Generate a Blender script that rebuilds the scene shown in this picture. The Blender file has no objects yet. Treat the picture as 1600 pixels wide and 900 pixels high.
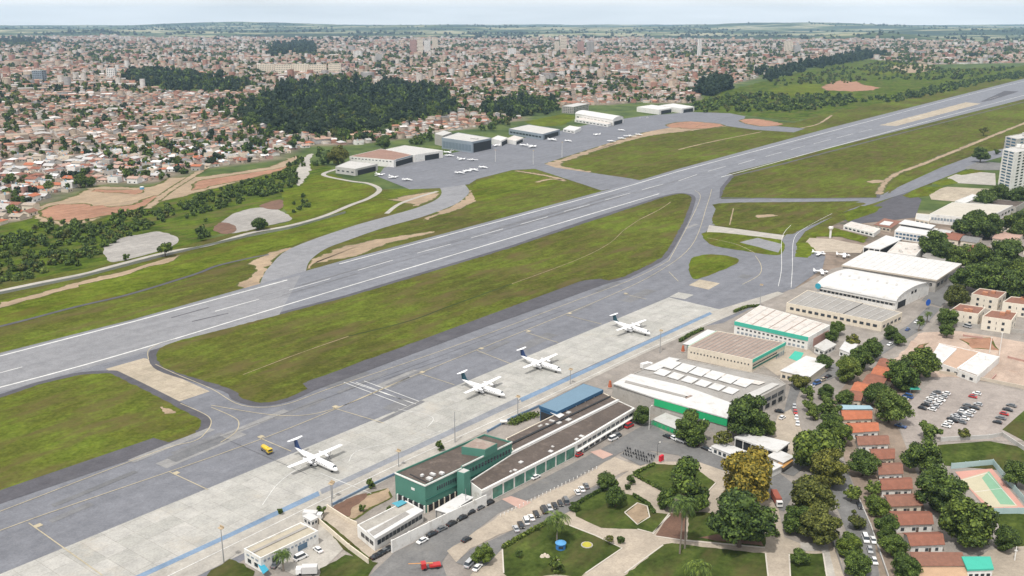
import bpy, math, random
import numpy as np
from mathutils import Vector, Matrix
random.seed(7); RNG = np.random.default_rng(11)
C = bpy.context.scene.collection
F, CH = 1480.0, 175.0                       # focal length in pixels of the 1600-wide frame, camera height in metres
TH = math.atan((450-26)/F)
ST, CT = math.sin(TH), math.cos(TH)

def G(px, py, z=0.0):
    """ground point (at height z) for a point surveyed off the photograph"""
    x = (px-800)/F; y = (450-py)/F
    d = (x, CT+y*ST, -ST+y*CT)
    t = (z-CH)/d[2]
    return Vector((d[0]*t, d[1]*t, z))
def P(x, y, z=0.0):
    """where a world point falls in the 1600-wide frame"""
    zz = z-CH
    dep = y*CT - zz*ST; up = y*ST + zz*CT
    return 800+F*x/dep, 450-F*up/dep
def Pn(x, y, z=0.0):
    zz = z-CH
    dep = y*CT - zz*ST; up = y*ST + zz*CT
    return 800+F*x/dep, 450-F*up/dep
def mpp(px, py, z=0.0):
    g = G(px, py, z); return (g-Vector((0,0,CH))).length/F
def inside(poly, x, y):
    x = np.asarray(x, float); y = np.asarray(y, float)
    r = np.zeros(x.shape, bool); n = len(poly)
    for i in range(n):
        x0, y0 = poly[i]; x1, y1 = poly[(i+1) % n]
        if y0 == y1: continue
        c = ((y0 > y) != (y1 > y)) & (x < (x1-x0)*(y-y0)/(y1-y0)+x0)
        r ^= c
    return r
RUN_ANG = math.atan2(*(lambda d: (d.y, d.x))(G(1030,303)-G(530,452)))

# ------------------------------------------------------------------ value noise
_perm = RNG.random((256, 256))
def vnoise(x, y):
    xi = np.floor(x).astype(int); yi = np.floor(y).astype(int); fx = x-xi; fy = y-yi
    fx = fx*fx*(3-2*fx); fy = fy*fy*(3-2*fy)
    p = lambda a, b: _perm[a & 255, b & 255]
    return (p(xi,yi)*(1-fx)+p(xi+1,yi)*fx)*(1-fy)+(p(xi,yi+1)*(1-fx)+p(xi+1,yi+1)*fx)*fy
def fbm(x, y, o=4):
    s = 0; a = .5; t = 0
    for i in range(o):
        s = s+a*vnoise(x*2**i+17*i, y*2**i+9*i); t += a; a *= .5
    return s/t

# ------------------------------------------------------------------ materials
class NT:
    def __init__(s, name):
        s.m = bpy.data.materials.new(name); s.m.use_nodes = True
        s.t = s.m.node_tree; s.n = s.t.nodes; s.b = s.n['Principled BSDF']
    def node(s, typ, **k):
        n = s.n.new(typ)
        for a, v in k.items():
            if a.startswith('i_'): n.inputs[a[2:].replace('_', ' ')].default_value = v
            else: setattr(n, a, v)
        return n
    def link(s, a, b): s.t.links.new(a, b)
    def ramp(s, fac, stops, interp='LINEAR'):
        r = s.n.new('ShaderNodeValToRGB'); r.color_ramp.interpolation = interp
        e = r.color_ramp.elements
        e[0].position, e[0].color = stops[0][0], (*stops[0][1], 1)
        e[1].position, e[1].color = stops[-1][0], (*stops[-1][1], 1)
        for p, c in stops[1:-1]:
            k = e.new(p); k.color = (*c, 1)
        s.link(fac, r.inputs[0]); return r.outputs[0]
    def mix(s, fac, a, b, mode='MIX'):
        m = s.n.new('ShaderNodeMix'); m.data_type = 'RGBA'; m.blend_type = mode
        for v, i in ((fac, 0), (a, 6), (b, 7)):
            if hasattr(v, 'is_linked') or isinstance(v, bpy.types.NodeSocket): s.link(v, m.inputs[i])
            else: m.inputs[i].default_value = v if i == 0 else (*v, 1)
        return m.outputs[2]
    def pos(s, scale=(1,1,1), rot=0.0, src='pos'):
        if src == 'pos': o = s.n.new('ShaderNodeNewGeometry').outputs['Position']
        else: o = s.n.new('ShaderNodeTexCoord').outputs['Object']
        mp = s.n.new('ShaderNodeMapping'); mp.vector_type = 'TEXTURE' if False else 'POINT'
        mp.inputs['Rotation'].default_value = (0, 0, -rot); mp.inputs['Scale'].default_value = scale
        if rot:
            m0 = s.n.new('ShaderNodeMapping'); m0.inputs['Rotation'].default_value = (0,0,-rot)
            s.link(o, m0.inputs[0]); mp.inputs['Rotation'].default_value = (0,0,0); o = m0.outputs[0]
        s.link(o, mp.inputs[0]); return mp.outputs[0]
    def noise(s, vec, scale, detail=4, rough=.55):
        n = s.n.new('ShaderNodeTexNoise'); n.inputs['Scale'].default_value = scale
        n.inputs['Detail'].default_value = detail; n.inputs['Roughness'].default_value = rough
        s.link(vec, n.inputs['Vector']); return n.outputs[0]
    def done(s, col, rough=.9, spec=.2):
        if isinstance(col, tuple): s.b.inputs['Base Color'].default_value = (*col, 1)
        else: s.link(col, s.b.inputs['Base Color'])
        s.b.inputs['Roughness'].default_value = rough
        s.b.inputs['Specular IOR Level'].default_value = spec
        return s.m
MATS = {}
def hx(c, k): return tuple(min(1, v*k) for v in c)
def surf(name, c, var=.25, scale=.3, rough=.85, src='pos', metal=0, spec=.25, dirt=None):
    """a plain painted / built surface with two sizes of uneven tone"""
    if name in MATS: return MATS[name]
    t = NT(name); v = t.pos(src=src)
    a = t.noise(v, scale, 5); b = t.noise(v, scale*9, 3)
    col = t.ramp(a, [(.3, hx(c, 1-var)), (.7, hx(c, 1+var*.6))])
    col = t.mix(.5, col, t.ramp(b, [(.3, hx(c, 1-var)), (.7, hx(c, 1+var*.6))]))
    if dirt:
        d = t.noise(v, scale*2.3, 6, .7)
        r = t.n.new('ShaderNodeMapRange'); r.inputs[1].default_value = .52; r.inputs[2].default_value = .72
        t.link(d, r.inputs[0]); col = t.mix(r.outputs[0], col, dirt)
    t.b.inputs['Metallic'].default_value = metal
    MATS[name] = t.done(col, rough, spec); return MATS[name]
def grass(name, dark, mid, light, big=.012, brown=None):
    t = NT(name); v = t.pos(); v2 = t.pos((1, 3.2, 1), RUN_ANG)
    a = t.noise(v, big, 6, .6); b = t.noise(v2, .05, 5, .6); c = t.noise(v, .5, 4, .7)
    col = t.ramp(a, [(.36, dark), (.5, mid), (.64, light)])
    col = t.mix(.45, col, t.ramp(b, [(.36, dark), (.5, mid), (.64, light)]))
    e = t.noise(v, .16, 5, .7)
    col = t.mix(.4, col, t.ramp(e, [(.33, (.5,.55,.45)), (.5, (1.,1.,1.)), (.68, (1.5,1.4,1.3))]), 'MULTIPLY')
    col = t.mix(.5, col, t.ramp(c, [(.33, (.45,.5,.42)), (.5, (1.,1.,1.)), (.68, (1.6,1.5,1.35))]), 'MULTIPLY')
    if brown:
        d = t.noise(v2, .022, 6, .65)
        r = t.n.new('ShaderNodeMapRange'); r.inputs[1].default_value = .48; r.inputs[2].default_value = .66
        t.link(d, r.inputs[0]); r.inputs[4].default_value = .8
        col = t.mix(r.outputs[0], col, brown)
    MATS[name] = t.done(col, 1, 0); return MATS[name]
def tarmac(name, c, streak=.3, patch=.15, joint=0, jc=(.2,.2,.2), stain=None, soft=None):
    t = NT(name); v = t.pos((.25, 2.2, 1), RUN_ANG); w = t.pos()
    a = t.noise(v, .08, 6, .6); b = t.noise(w, .02, 5, .6); f = t.noise(w, 1.2, 3, .7)
    col = t.ramp(a, [(.3, hx(c, 1-streak)), (.7, hx(c, 1+streak*.7))])
    col = t.mix(.5, col, t.ramp(b, [(.3, hx(c, 1-patch)), (.7, hx(c, 1+patch))]))
    col = t.mix(.35, col, t.ramp(f, [(.3, (.6,.6,.6)), (.7, (1.35,1.35,1.35))]), 'MULTIPLY')
    g = t.noise(w, .16, 6, .7); col = t.mix(.4, col, t.ramp(g, [(.34, (.72,.72,.73)), (.66, (1.26,1.25,1.23))]), 'MULTIPLY')
    if joint:
        br = t.n.new('ShaderNodeTexBrick'); br.offset = 0
        br.inputs['Scale'].default_value = 1; br.inputs['Brick Width'].default_value = joint; br.inputs['Row Height'].default_value = joint
        br.inputs['Mortar Size'].default_value = .09; br.inputs['Mortar Smooth'].default_value = .4
        br.inputs['Color1'].default_value = (1,1,1,1); br.inputs['Color2'].default_value = (.86,.87,.86,1); br.inputs['Mortar'].default_value = (.68,.67,.65,1)
        t.link(t.pos((1,1,1), RUN_ANG), br.inputs['Vector'])
        col = t.mix(1.0, col, br.outputs[0], 'MULTIPLY')
    if stain:
        d = t.noise(w, .06, 7, .7)
        r = t.n.new('ShaderNodeMapRange'); r.inputs[1].default_value = .56; r.inputs[2].default_value = .78; r.inputs[4].default_value = .75
        t.link(d, r.inputs[0]); col = t.mix(r.outputs[0], col, stain)
    if soft:        # ragged grass growing in from the rim
        at = t.n.new('ShaderNodeAttribute'); at.attribute_name = 'edge'; nz = t.noise(w, .22, 7, .7); n2 = t.noise(w, .045, 4, .6)
        ma = t.n.new('ShaderNodeMath'); ma.operation = 'ADD'; t.link(nz, ma.inputs[0]); t.link(n2, ma.inputs[1])
        mb_ = t.n.new('ShaderNodeMath'); mb_.operation = 'MULTIPLY_ADD'; t.link(ma.outputs[0], mb_.inputs[0]); mb_.inputs[1].default_value = 1.5; mb_.inputs[2].default_value = -1.5
        mc = t.n.new('ShaderNodeMath'); mc.operation = 'ADD'; t.link(at.outputs['Fac'], mc.inputs[0]); t.link(mb_.outputs[0], mc.inputs[1])
        r = t.n.new('ShaderNodeMapRange'); r.inputs[1].default_value = .32; r.inputs[2].default_value = .52; t.link(mc.outputs[0], r.inputs[0])
        gr = t.mix(.6, t.ramp(t.noise(w, .12, 5, .65), [(.35, hx(soft, .6)), (.65, hx(soft, 1.4))]), t.ramp(f, [(.3, hx(soft, .5)), (.7, hx(soft, 1.5))]))
        col = t.mix(r.outputs[0], gr, col)
    MATS[name] = t.done(col, .9, .1); return MATS[name]
def leafmat(name, dark, mid, light):
    t = NT(name); g = t.n.new('ShaderNodeNewGeometry'); oi = t.n.new('ShaderNodeObjectInfo')
    col = t.ramp(g.outputs['Random Per Island'], [(0, dark), (.5, mid), (1, light)])
    k = t.ramp(oi.outputs['Random'], [(0, (.75,.8,.8)), (.5, (1,1,1)), (1, (1.25,1.15,.95))])
    col = t.mix(1.0, col, k, 'MULTIPLY')
    MATS[name] = t.done(col, .7, .25); return MATS[name]
def island(name, stops, rough=.9, noise=.3):
    t = NT(name); g = t.n.new('ShaderNodeNewGeometry')
    col = t.ramp(g.outputs['Random Per Island'], stops, 'CONSTANT')
    f = t.noise(t.pos(), .25, 4, .7)
    col = t.mix(1.0, col, t.ramp(f, [(.25, (1-noise,)*3), (.75, (1+noise*.6,)*3)]), 'MULTIPLY')
    MATS[name] = t.done(col, rough, .15); return MATS[name]
def glass(name, c, rough=.15):
    t = NT(name); t.done(t.ramp(t.noise(t.pos(), .4, 2), [(.3, hx(c,.7)), (.7, hx(c,1.3))]), rough, .6); MATS[name] = t.m; return t.m

GR_A = grass('airfield_grass', (.054,.057,.016), (.081,.089,.018), (.115,.158,.022), .007, (.108,.083,.038))
GR_B = grass('rich_grass', (.055,.072,.01), (.092,.12,.014), (.135,.172,.024), .02, (.1,.084,.022))
GR_S = grass('scrub_grass', (.025,.042,.009), (.06,.092,.013), (.11,.15,.018), .03, (.115,.1,.04))
GR_P = grass('park_grass', (.032,.044,.013), (.05,.072,.017), (.08,.105,.027), .06, (.095,.077,.036))
ASPH = tarmac('asphalt', (.163,.168,.186), .24, .16)
ASPH2 = tarmac('weathered_asphalt', (.22,.222,.232), .2, .12, stain=(.19,.19,.2))
ASPHD = tarmac('dark_shoulder_asphalt', (.088,.086,.096), .2, .2, stain=(.12,.118,.125))
ASPHR = tarmac('runway_asphalt', (.18,.186,.205), .25, .12)
ROADM = tarmac('street_asphalt', (.165,.163,.16), .2, .2, stain=(.24,.22,.19))
CONC = tarmac('apron_concrete', (.385,.375,.35), .14, .12, joint=7.5, stain=(.4,.36,.3))
CONC2 = tarmac('tan_concrete', (.39,.335,.26), .2, .2, joint=6, stain=(.33,.28,.22))
PAVE = tarmac('pale_paving', (.36,.34,.305), .25, .2, stain=(.22,.2,.18))
BEIGE = tarmac('beige_path', (.36,.31,.25), .15, .2, stain=(.28,.23,.18))
GRC = (.07,.08,.018)
SOIL = tarmac('red_soil', (.3,.165,.108), .35, .3, stain=(.34,.24,.17), soft=GRC)
SOIL2 = tarmac('tan_soil', (.31,.235,.16), .35, .3, stain=(.2,.16,.1), soft=GRC)
SOILD = tarmac('dark_soil', (.15,.09,.065), .3, .3)
GRAV = tarmac('gravel', (.29,.275,.255), .3, .3, stain=(.2,.19,.17))
YARD = tarmac('yard_ground', (.26,.235,.21), .3, .3, stain=(.16,.14,.11))
WHITE = tarmac('road_white', (.62,.62,.6), .25, .15, stain=(.4,.4,.4))
YELL = tarmac('road_yellow', (.4,.35,.25), .25, .15, stain=(.27,.255,.22))
BLUEP = tarmac('blue_strip', (.165,.235,.33), .3, .3, stain=(.24,.27,.3))
GREYP = tarmac('faded_strip', (.22,.23,.25), .2, .2)
WHT = surf('white_wall', (.72,.71,.68), .12, .15, dirt=(.5,.47,.42))
WHTR = surf('white_roof', (.55,.545,.535), .1, .1, .8, dirt=(.43,.41,.37))
CREAM = surf('cream_wall', (.66,.59,.48), .12, .2, dirt=(.48,.42,.34))
BEIW = surf('beige_wall', (.5,.44,.36), .15, .2)
GREYR = surf('grey_roof', (.3,.285,.265), .22, .12, dirt=(.22,.2,.18))
LGREYR = surf('pale_grey_roof', (.46,.45,.43), .15, .1, dirt=(.34,.32,.29))
BRNR = surf('brown_felt_roof', (.1,.08,.068), .3, .12, dirt=(.16,.128,.108))
CORR = surf('brown_sheet_roof', (.29,.225,.19), .2, .12, dirt=(.36,.31,.27))
STRK = surf('stained_white_roof', (.55,.51,.47), .22, .12, dirt=(.33,.27,.22))
GREEN = surf('green_wall', (.075,.2,.155), .14, .25)
GREENB = surf('bright_green_fascia', (.02,.36,.14), .08, .2)
TEAL = surf('teal_fascia', (.06,.4,.3), .12, .3)
BLUER = surf('blue_roof', (.14,.22,.29), .1, .12)
BLUED = surf('dark_blue_fascia', (.035,.1,.19), .15, .3)
CONCW = surf('grey_concrete_wall', (.38,.36,.33), .2, .25, dirt=(.25,.23,.2))
PINKW = surf('pink_brick_wall', (.42,.26,.22), .15, .4)
METALG = surf('galvanised_metal', (.4,.41,.42), .1, .5, .45, metal=.6)
DARKM = surf('dark_trim_painted_shade', (.03,.032,.035), .2, .5)  # near-black: interior shade put into the colour; also used for dark trim and poles
GLZ = glass('dark_glass', (.035,.045,.055)); GLZG = glass('green_glass', (.07,.2,.15)); GLZB = glass('blue_glass', (.07,.13,.2))
GREYB = surf('grey_blue_cladding', (.24,.28,.32), .15, .12, .5)
TILE = {k: surf(k, c, .34, .6, .9, 'obj', dirt=d) for k, c, d in (
    ('orange_tiles', (.4,.135,.07), (.3,.145,.095)), ('terracotta_tiles', (.25,.105,.07), (.18,.1,.075)), ('brown_tiles', (.235,.115,.08), (.16,.095,.075)),
    ('faded_pink_tiles', (.43,.29,.235), (.33,.22,.18)), ('pale_grey_sheet', (.48,.47,.46), (.36,.34,.33)), ('white_sheet', (.72,.71,.69), (.55,.53,.5)),
    ('dark_grey_sheet', (.2,.195,.19), (.14,.135,.13)), ('weathered_tan', (.37,.31,.25), (.26,.22,.18)))}
L_DARK = leafmat('dark_green_leaves', (.015,.029,.008), (.05,.083,.017), (.135,.19,.032))
L_MID = leafmat('mid_green_leaves', (.016,.03,.008), (.055,.092,.016), (.15,.21,.034))
L_OLIVE = leafmat('olive_leaves', (.024,.03,.009), (.076,.09,.018), (.175,.185,.036))
L_LIGHT = leafmat('light_green_leaves', (.026,.045,.01), (.08,.12,.022), (.18,.23,.045))
L_YEL = leafmat('yellow_blossom_leaves', (.04,.05,.014), (.15,.13,.022), (.31,.24,.035))
L_CITY = leafmat('suburb_leaves', (.01,.022,.012), (.022,.04,.018), (.042,.064,.025))
BARK = surf('bark', (.11,.085,.065), .3, 2, src='obj')

# ------------------------------------------------------------------ mesh builder
class MB:
    def __init__(s): s.v = []; s.f = []; s.m = []
    def add(s, vs, fs, m=0):
        o = len(s.v); s.v += [tuple(p) for p in vs]
        for f in fs: s.f.append(tuple(i+o for i in f)); s.m.append(m)
        return s
    def prism(s, poly, z0, z1, m=0, top=True, bot=True):
        """poly: list of (x,y) or vectors; z1 may be a list"""
        n = len(poly); a = sum(poly[i][0]*poly[(i+1)%n][1]-poly[(i+1)%n][0]*poly[i][1] for i in range(n))
        p = list(poly)[::-1] if a < 0 else list(poly)
        vs = [(q[0], q[1], z0) for q in p]+[(q[0], q[1], z1) for q in p]
        fs = [(i, (i+1)%n, n+(i+1)%n, n+i) for i in range(n)]
        if top: fs.append(tuple(range(n, 2*n)))
        if bot: fs.append(tuple(range(n-1, -1, -1)))
        return s.add(vs, fs, m)
    def box(s, c, sz, rz=0, m=0, ry=0):
        x, y, z = [v/2 for v in sz]; R = Matrix.Rotation(rz, 3, 'Z') @ Matrix.Rotation(ry, 3, 'Y')
        vs = [Vector(c)+R @ Vector((a*x, b*y, d*z)) for d in (-1,1) for a, b in ((-1,-1),(1,-1),(1,1),(-1,1))]
        return s.add(vs, [(0,3,2,1),(4,5,6,7),(0,1,5,4),(1,2,6,5),(2,3,7,6),(3,0,4,7)], m)
    def tube(s, a, b, r0, r1=None, n=8, m=0, cap=True):
        a, b = Vector(a), Vector(b); r1 = r0 if r1 is None else r1
        d = (b-a).normalized(); u = d.orthogonal().normalized(); w = d.cross(u)
        vs = []
        for c, r in ((a, r0), (b, r1)):
            for i in range(n):
                t = 2*math.pi*i/n; vs.append(c+u*math.cos(t)*r+w*math.sin(t)*r)
        fs = [(i, (i+1)%n, n+(i+1)%n, n+i) for i in range(n)]
        if cap: fs += [tuple(range(n-1,-1,-1)), tuple(range(n, 2*n))]
        return s.add(vs, fs, m)
    def loft(s, secs, n=12, m=0):
        """secs: (x, z, ry, rz) rings along x"""
        vs = []
        for x, z, ry, rz in secs:
            for i in range(n):
                t = 2*math.pi*i/n; vs.append((x, ry*math.cos(t), z+rz*math.sin(t)))
        fs = []
        for k in range(len(secs)-1):
            for i in range(n):
                fs.append((k*n+i, k*n+(i+1)%n, (k+1)*n+(i+1)%n, (k+1)*n+i))
        fs += [tuple(range(n-1,-1,-1)), tuple(range((len(secs)-1)*n, len(secs)*n))]
        return s.add(vs, fs, m)
    def build(s, name, mats, parent=None, smooth=False, loc=None):
        me = bpy.data.meshes.new(name)
        off = Vector(parent.location) if (parent is not None and loc == 'world') else None
        v = [(p[0]-off.x, p[1]-off.y, p[2]-off.z) for p in s.v] if off else s.v
        me.from_pydata(v, [], s.f)
        for mt in (mats if isinstance(mats, (list, tuple)) else [mats]): me.materials.append(mt)
        if any(s.m): me.polygons.foreach_set('material_index', s.m)
        if smooth: me.polygons.foreach_set('use_smooth', [True]*len(me.polygons))
        o = bpy.data.objects.new(name, me); C.objects.link(o)
        if parent is not None: o.parent = parent
        return o
def np_mesh(name, verts, quads, mats, midx=None, tris=None):
    me = bpy.data.meshes.new(name)
    verts = np.ascontiguousarray(verts, np.float32)
    me.vertices.add(len(verts)); me.vertices.foreach_set('co', verts.ravel())
    q = np.ascontiguousarray(quads, np.int32); nq = len(q); k = q.shape[1]
    li = q.ravel(); ls = np.arange(nq, dtype=np.int32)*k; lt = np.full(nq, k, np.int32)
    if tris is not None and len(tris):
        t = np.ascontiguousarray(tris, np.int32)
        ls = np.concatenate([ls, len(li)+np.arange(len(t), dtype=np.int32)*3]); lt = np.concatenate([lt, np.full(len(t), 3, np.int32)])
        li = np.concatenate([li, t.ravel()])
    me.loops.add(len(li)); me.loops.foreach_set('vertex_index', li.astype(np.int32))
    me.polygons.add(len(ls)); me.polygons.foreach_set('loop_start', ls.astype(np.int32)); me.polygons.foreach_set('loop_total', lt)
    for mt in mats: me.materials.append(mt)
    if midx is not None: me.polygons.foreach_set('material_index', np.ascontiguousarray(midx, np.int32))
    me.update(calc_edges=True); me.validate()
    return me
def link(name, me, parent=None):
    o = bpy.data.objects.new(name, me); C.objects.link(o)
    if parent is not None: o.parent = parent
    return o
def tag(o, label=None, cat=None, group=None, kind=None):
    if label: o['label'] = label
    if cat: o['category'] = cat
    if group: o['group'] = group
    if kind: o['kind'] = kind
    return o
def thing(name, label, cat, loc=(0,0,0), rz=0, group=None):
    o = bpy.data.objects.new(name, None); C.objects.link(o); o.empty_display_size = .5
    o.location = loc; o.rotation_euler = (0, 0, rz)
    return tag(o, label, cat, group)
KIDS = {}
def kids(o):
    if o.name not in KIDS: KIDS[o.name] = list(o.children)
    return KIDS[o.name]
def dup(root, loc, rz=0, scale=None, label=None, group=None, mats=None):
    r = root.copy(); C.objects.link(r); r.location = loc; r.rotation_euler = (0, 0, rz)
    if scale is not None: r.scale = scale
    if label: r['label'] = label
    if group: r['group'] = group
    def rec(src, dst):
        for ch in kids(src):
            c = ch.copy(); C.objects.link(c); c.parent = dst
            base = ch.name.split('.')[0]
            if mats and base in mats and c.data:
                c.material_slots[0].link = 'OBJECT'; c.material_slots[0].material = mats[base]
            rec(ch, c)
    rec(root, r); return r
ORD = 'first second third fourth fifth sixth seventh eighth ninth tenth eleventh twelfth thirteenth fourteenth fifteenth sixteenth seventeenth eighteenth nineteenth twentieth'.split()
TENS = {2: 'twenty', 3: 'thirty', 4: 'forty', 5: 'fifty', 6: 'sixty', 7: 'seventy', 8: 'eighty', 9: 'ninety'}
TENTH = {3: 'thirtieth', 4: 'fortieth', 5: 'fiftieth', 6: 'sixtieth', 7: 'seventieth', 8: 'eightieth', 9: 'ninetieth'}
def nth(i):
    i += 1
    if i == 100: return 'hundredth'
    if i > 100: return 'hundred-and-'+nth(i-101)
    if i <= 20: return ORD[i-1]
    return TENTH[i//10] if i % 10 == 0 else TENS[i//10]+'-'+ORD[i % 10-1]

# ------------------------------------------------------------------ flat ground pieces
def smooth_px(pts, n=5, closed=True):
    out = []; L = len(pts)
    for i in range(L if closed else L-1):
        g = lambda k: Vector(pts[k % L] if closed else pts[max(0, min(L-1, k))])
        p0, p1, p2, p3 = g(i-1), g(i), g(i+1), g(i+2)
        for j in range(n):
            t = j/n
            out.append(tuple(.5*((2*p1)+(p2-p0)*t+(2*p0-5*p1+4*p2-p3)*t*t+(3*p1-p0-3*p2+p3)*t**3)))
    if not closed: out.append(tuple(pts[-1]))
    return out
def roughen(w, amp, step):
    out = []; n = len(w)
    for i in range(n):
        a, b = w[i], w[(i+1) % n]; L = (b-a).length; k = max(1, min(60, int(L/step)))
        for j in range(k):
            p = a.lerp(b, j/k)
            if amp:
                q = amp*min(1, L/k/step+.3); p = p+Vector((random.gauss(0, q), random.gauss(0, q), 0))
            out.append(p)
    return out
FLATS = []
def flat(name, px, z, mat, smooth=False, rough=0, step=6, kind='structure', parent=None, label=None):
    p = smooth_px(px) if smooth else px
    w = [G(a, b, 0) for a, b in p]
    FLATS.append((name, z, [tuple(G(a, b)[:2]) for a, b in p]))
    if rough: w = roughen(w, rough, step)
    n = len(w); a = sum(w[i].x*w[(i+1)%n].y-w[(i+1)%n].x*w[i].y for i in range(n))
    if a < 0: w = w[::-1]
    soft = mat in (SOIL, SOIL2)
    if soft:
        per = sum((w[i]-w[i-1]).length for i in range(n)); d = min(7, .3*max(.5, abs(a)/per)); inn = []
        A_ = np.array([(q.x, q.y) for q in w]); B_ = np.roll(A_, -1, 0); E_ = B_-A_; LL = (E_**2).sum(1)+1e-9
        def dist_in(q):
            if not inside(A_.tolist(), [q.x], [q.y])[0]: return 0
            t = np.clip(((np.array([q.x, q.y])-A_)*E_).sum(1)/LL, 0, 1); return float(np.sqrt((((A_+E_*t[:,None])-np.array([q.x, q.y]))**2).sum(1).min()))
        for i in range(n):
            e = (w[(i+2)%n]-w[i-2]).normalized(); nv = Vector((-e.y, e.x, 0)); best = w[i]+nv*.02
            for k in (1, .7, .45, .25, .1):
                if dist_in(w[i]+nv*d*k) > .75*d*k: best = w[i]+nv*d*k; break
            inn.append(best)
        mb = MB(); mb.add([(q.x, q.y, z) for q in w]+[(q.x, q.y, z+.03) for q in inn], [(i,(i+1)%n,n+(i+1)%n,n+i) for i in range(n)]+[tuple(range(n, 2*n))])
    else: mb = MB(); mb.add([(q.x, q.y, z) for q in w], [tuple(range(n))])
    o = mb.build(name, mat, parent)
    if soft: o.data.attributes.new('edge', 'FLOAT', 'POINT').data.foreach_set('value', [0.]*n+[1.]*n)
    o['kind'] = kind
    return o
def ribbon_pts(w, width, z):
    vs = []; n = len(w)
    for i in range(n):
        d = (w[min(n-1, i+1)]-w[max(0, i-1)]); d.z = 0; d.normalize(); s = Vector((-d.y, d.x, 0))*width/2
        vs += [w[i]+s, w[i]-s]
    vs = [(v.x, v.y, z) for v in vs]
    return vs, [(2*i+1, 2*i+3, 2*i+2, 2*i) for i in range(n-1)]
def ribbon(name, px, width, z, mat, smooth=True, rough=0):
    p = smooth_px(px, 6, False) if smooth and len(px) > 2 else px
    w = [G(a, b, 0) for a, b in p]
    vs, _ = ribbon_pts(w, width, z); k = len(w); mb = MB(); mb.add([v for i in range(k) for v in (vs[2*i], tuple(Vector(vs[2*i]).lerp(Vector(vs[2*i+1]), .5)), vs[2*i+1])], [q for i in range(k-1) for q in ((3*i+1,3*i+4,3*i+3,3*i),(3*i+2,3*i+5,3*i+4,3*i+1))])
    o = mb.build(name, mat); o['kind'] = 'structure'
    if mat in (SOIL, SOIL2): o.data.attributes.new('edge', 'FLOAT', 'POINT').data.foreach_set('value', [.12,1.,.12]*k)
    return o
# ================================================================== THE SETTING
CITY_PX = [(-260,378),(0,356),(62,336),(58,318),(150,286),(230,288),(300,268),(420,250),(465,232),(520,226),(560,226),(650,214),(740,198),(800,188),(880,168),
           (960,162),(1000,160),(1085,161),(1100,141),(1180,122),(1270,101),(1330,90),(1450,101),(1600,98),(1900,90),(1900,66),(1600,68),(1300,64),(900,60),(500,60),(0,58),(-260,58)]
CITY_W = [tuple(G(a, b)[:2]) for a, b in CITY_PX]
FOREST_PX = [[(378,196),(395,165),(440,142),(520,134),(580,142),(640,140),(695,148),(712,178),(640,192),(585,208),(500,216),(430,206)],
             [(188,132),(210,120),(250,117),(330,128),(392,138),(378,148),(300,148),(235,144)],
             [(748,180),(765,166),(820,160),(872,160),(862,178),(800,184)],
             [(420,90),(430,70),(490,66),(495,84)],[(0,72),(-80,75),(-80,58),(70,60),(90,68)],
             [(1085,148),(1120,133),(1145,138),(1110,150)],[(1180,118),(1240,108),(1300,95),(1340,84),(1385,86),(1330,100),(1270,110),(1200,130)]]
FOREST_W = [[tuple(G(a, b)[:2]) for a, b in p] for p in FOREST_PX]
def height(x, y):
    """gentle relief under the town and the far country; the airfield is level"""
    x = np.asarray(x, float); y = np.asarray(y, float)
    px, py = Pn(x, np.maximum(y, 300.), 0)
    edge = np.interp(px, [-300,0,150,300,470,560,650,800,960,1085,1180,1270,1330,1600,1900], [360,330,280,255,222,215,205,180,155,138,116,95,84,90,85])
    yb = np.interp(edge, [40,60,80,100,120,150,200,250,300,400], [float(G(800,e).y) for e in (40,60,80,100,120,150,200,250,300,400)])
    m = np.clip((y-yb-60)/700, 0, 1); m = m*m*(3-2*m)
    h = m*(fbm(x/700+3, y/700+5, 3)-.47)*34
    far = np.clip((y-6500)/3000, 0, 1)
    h = h+far*(fbm(x/2600+11, y/1500+2, 4)-.5)*55
    for hxp, hyp, hh, r1, r2 in ((1364,62,58,430,600),(1250,44,85,1700,1500),(390,43,85,2000,1500),(700,46,45,2500,1200),(1500,50,40,1500,1200),(70,52,30,1500,900)):
        g = G(hxp, hyp); h = h+hh*np.exp(-(((x-g.x)/r1)**2+((y-g.y)/r2)**2))
    return h
def hz(x, y): return float(height(np.array([x]), np.array([y]))[0])

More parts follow.
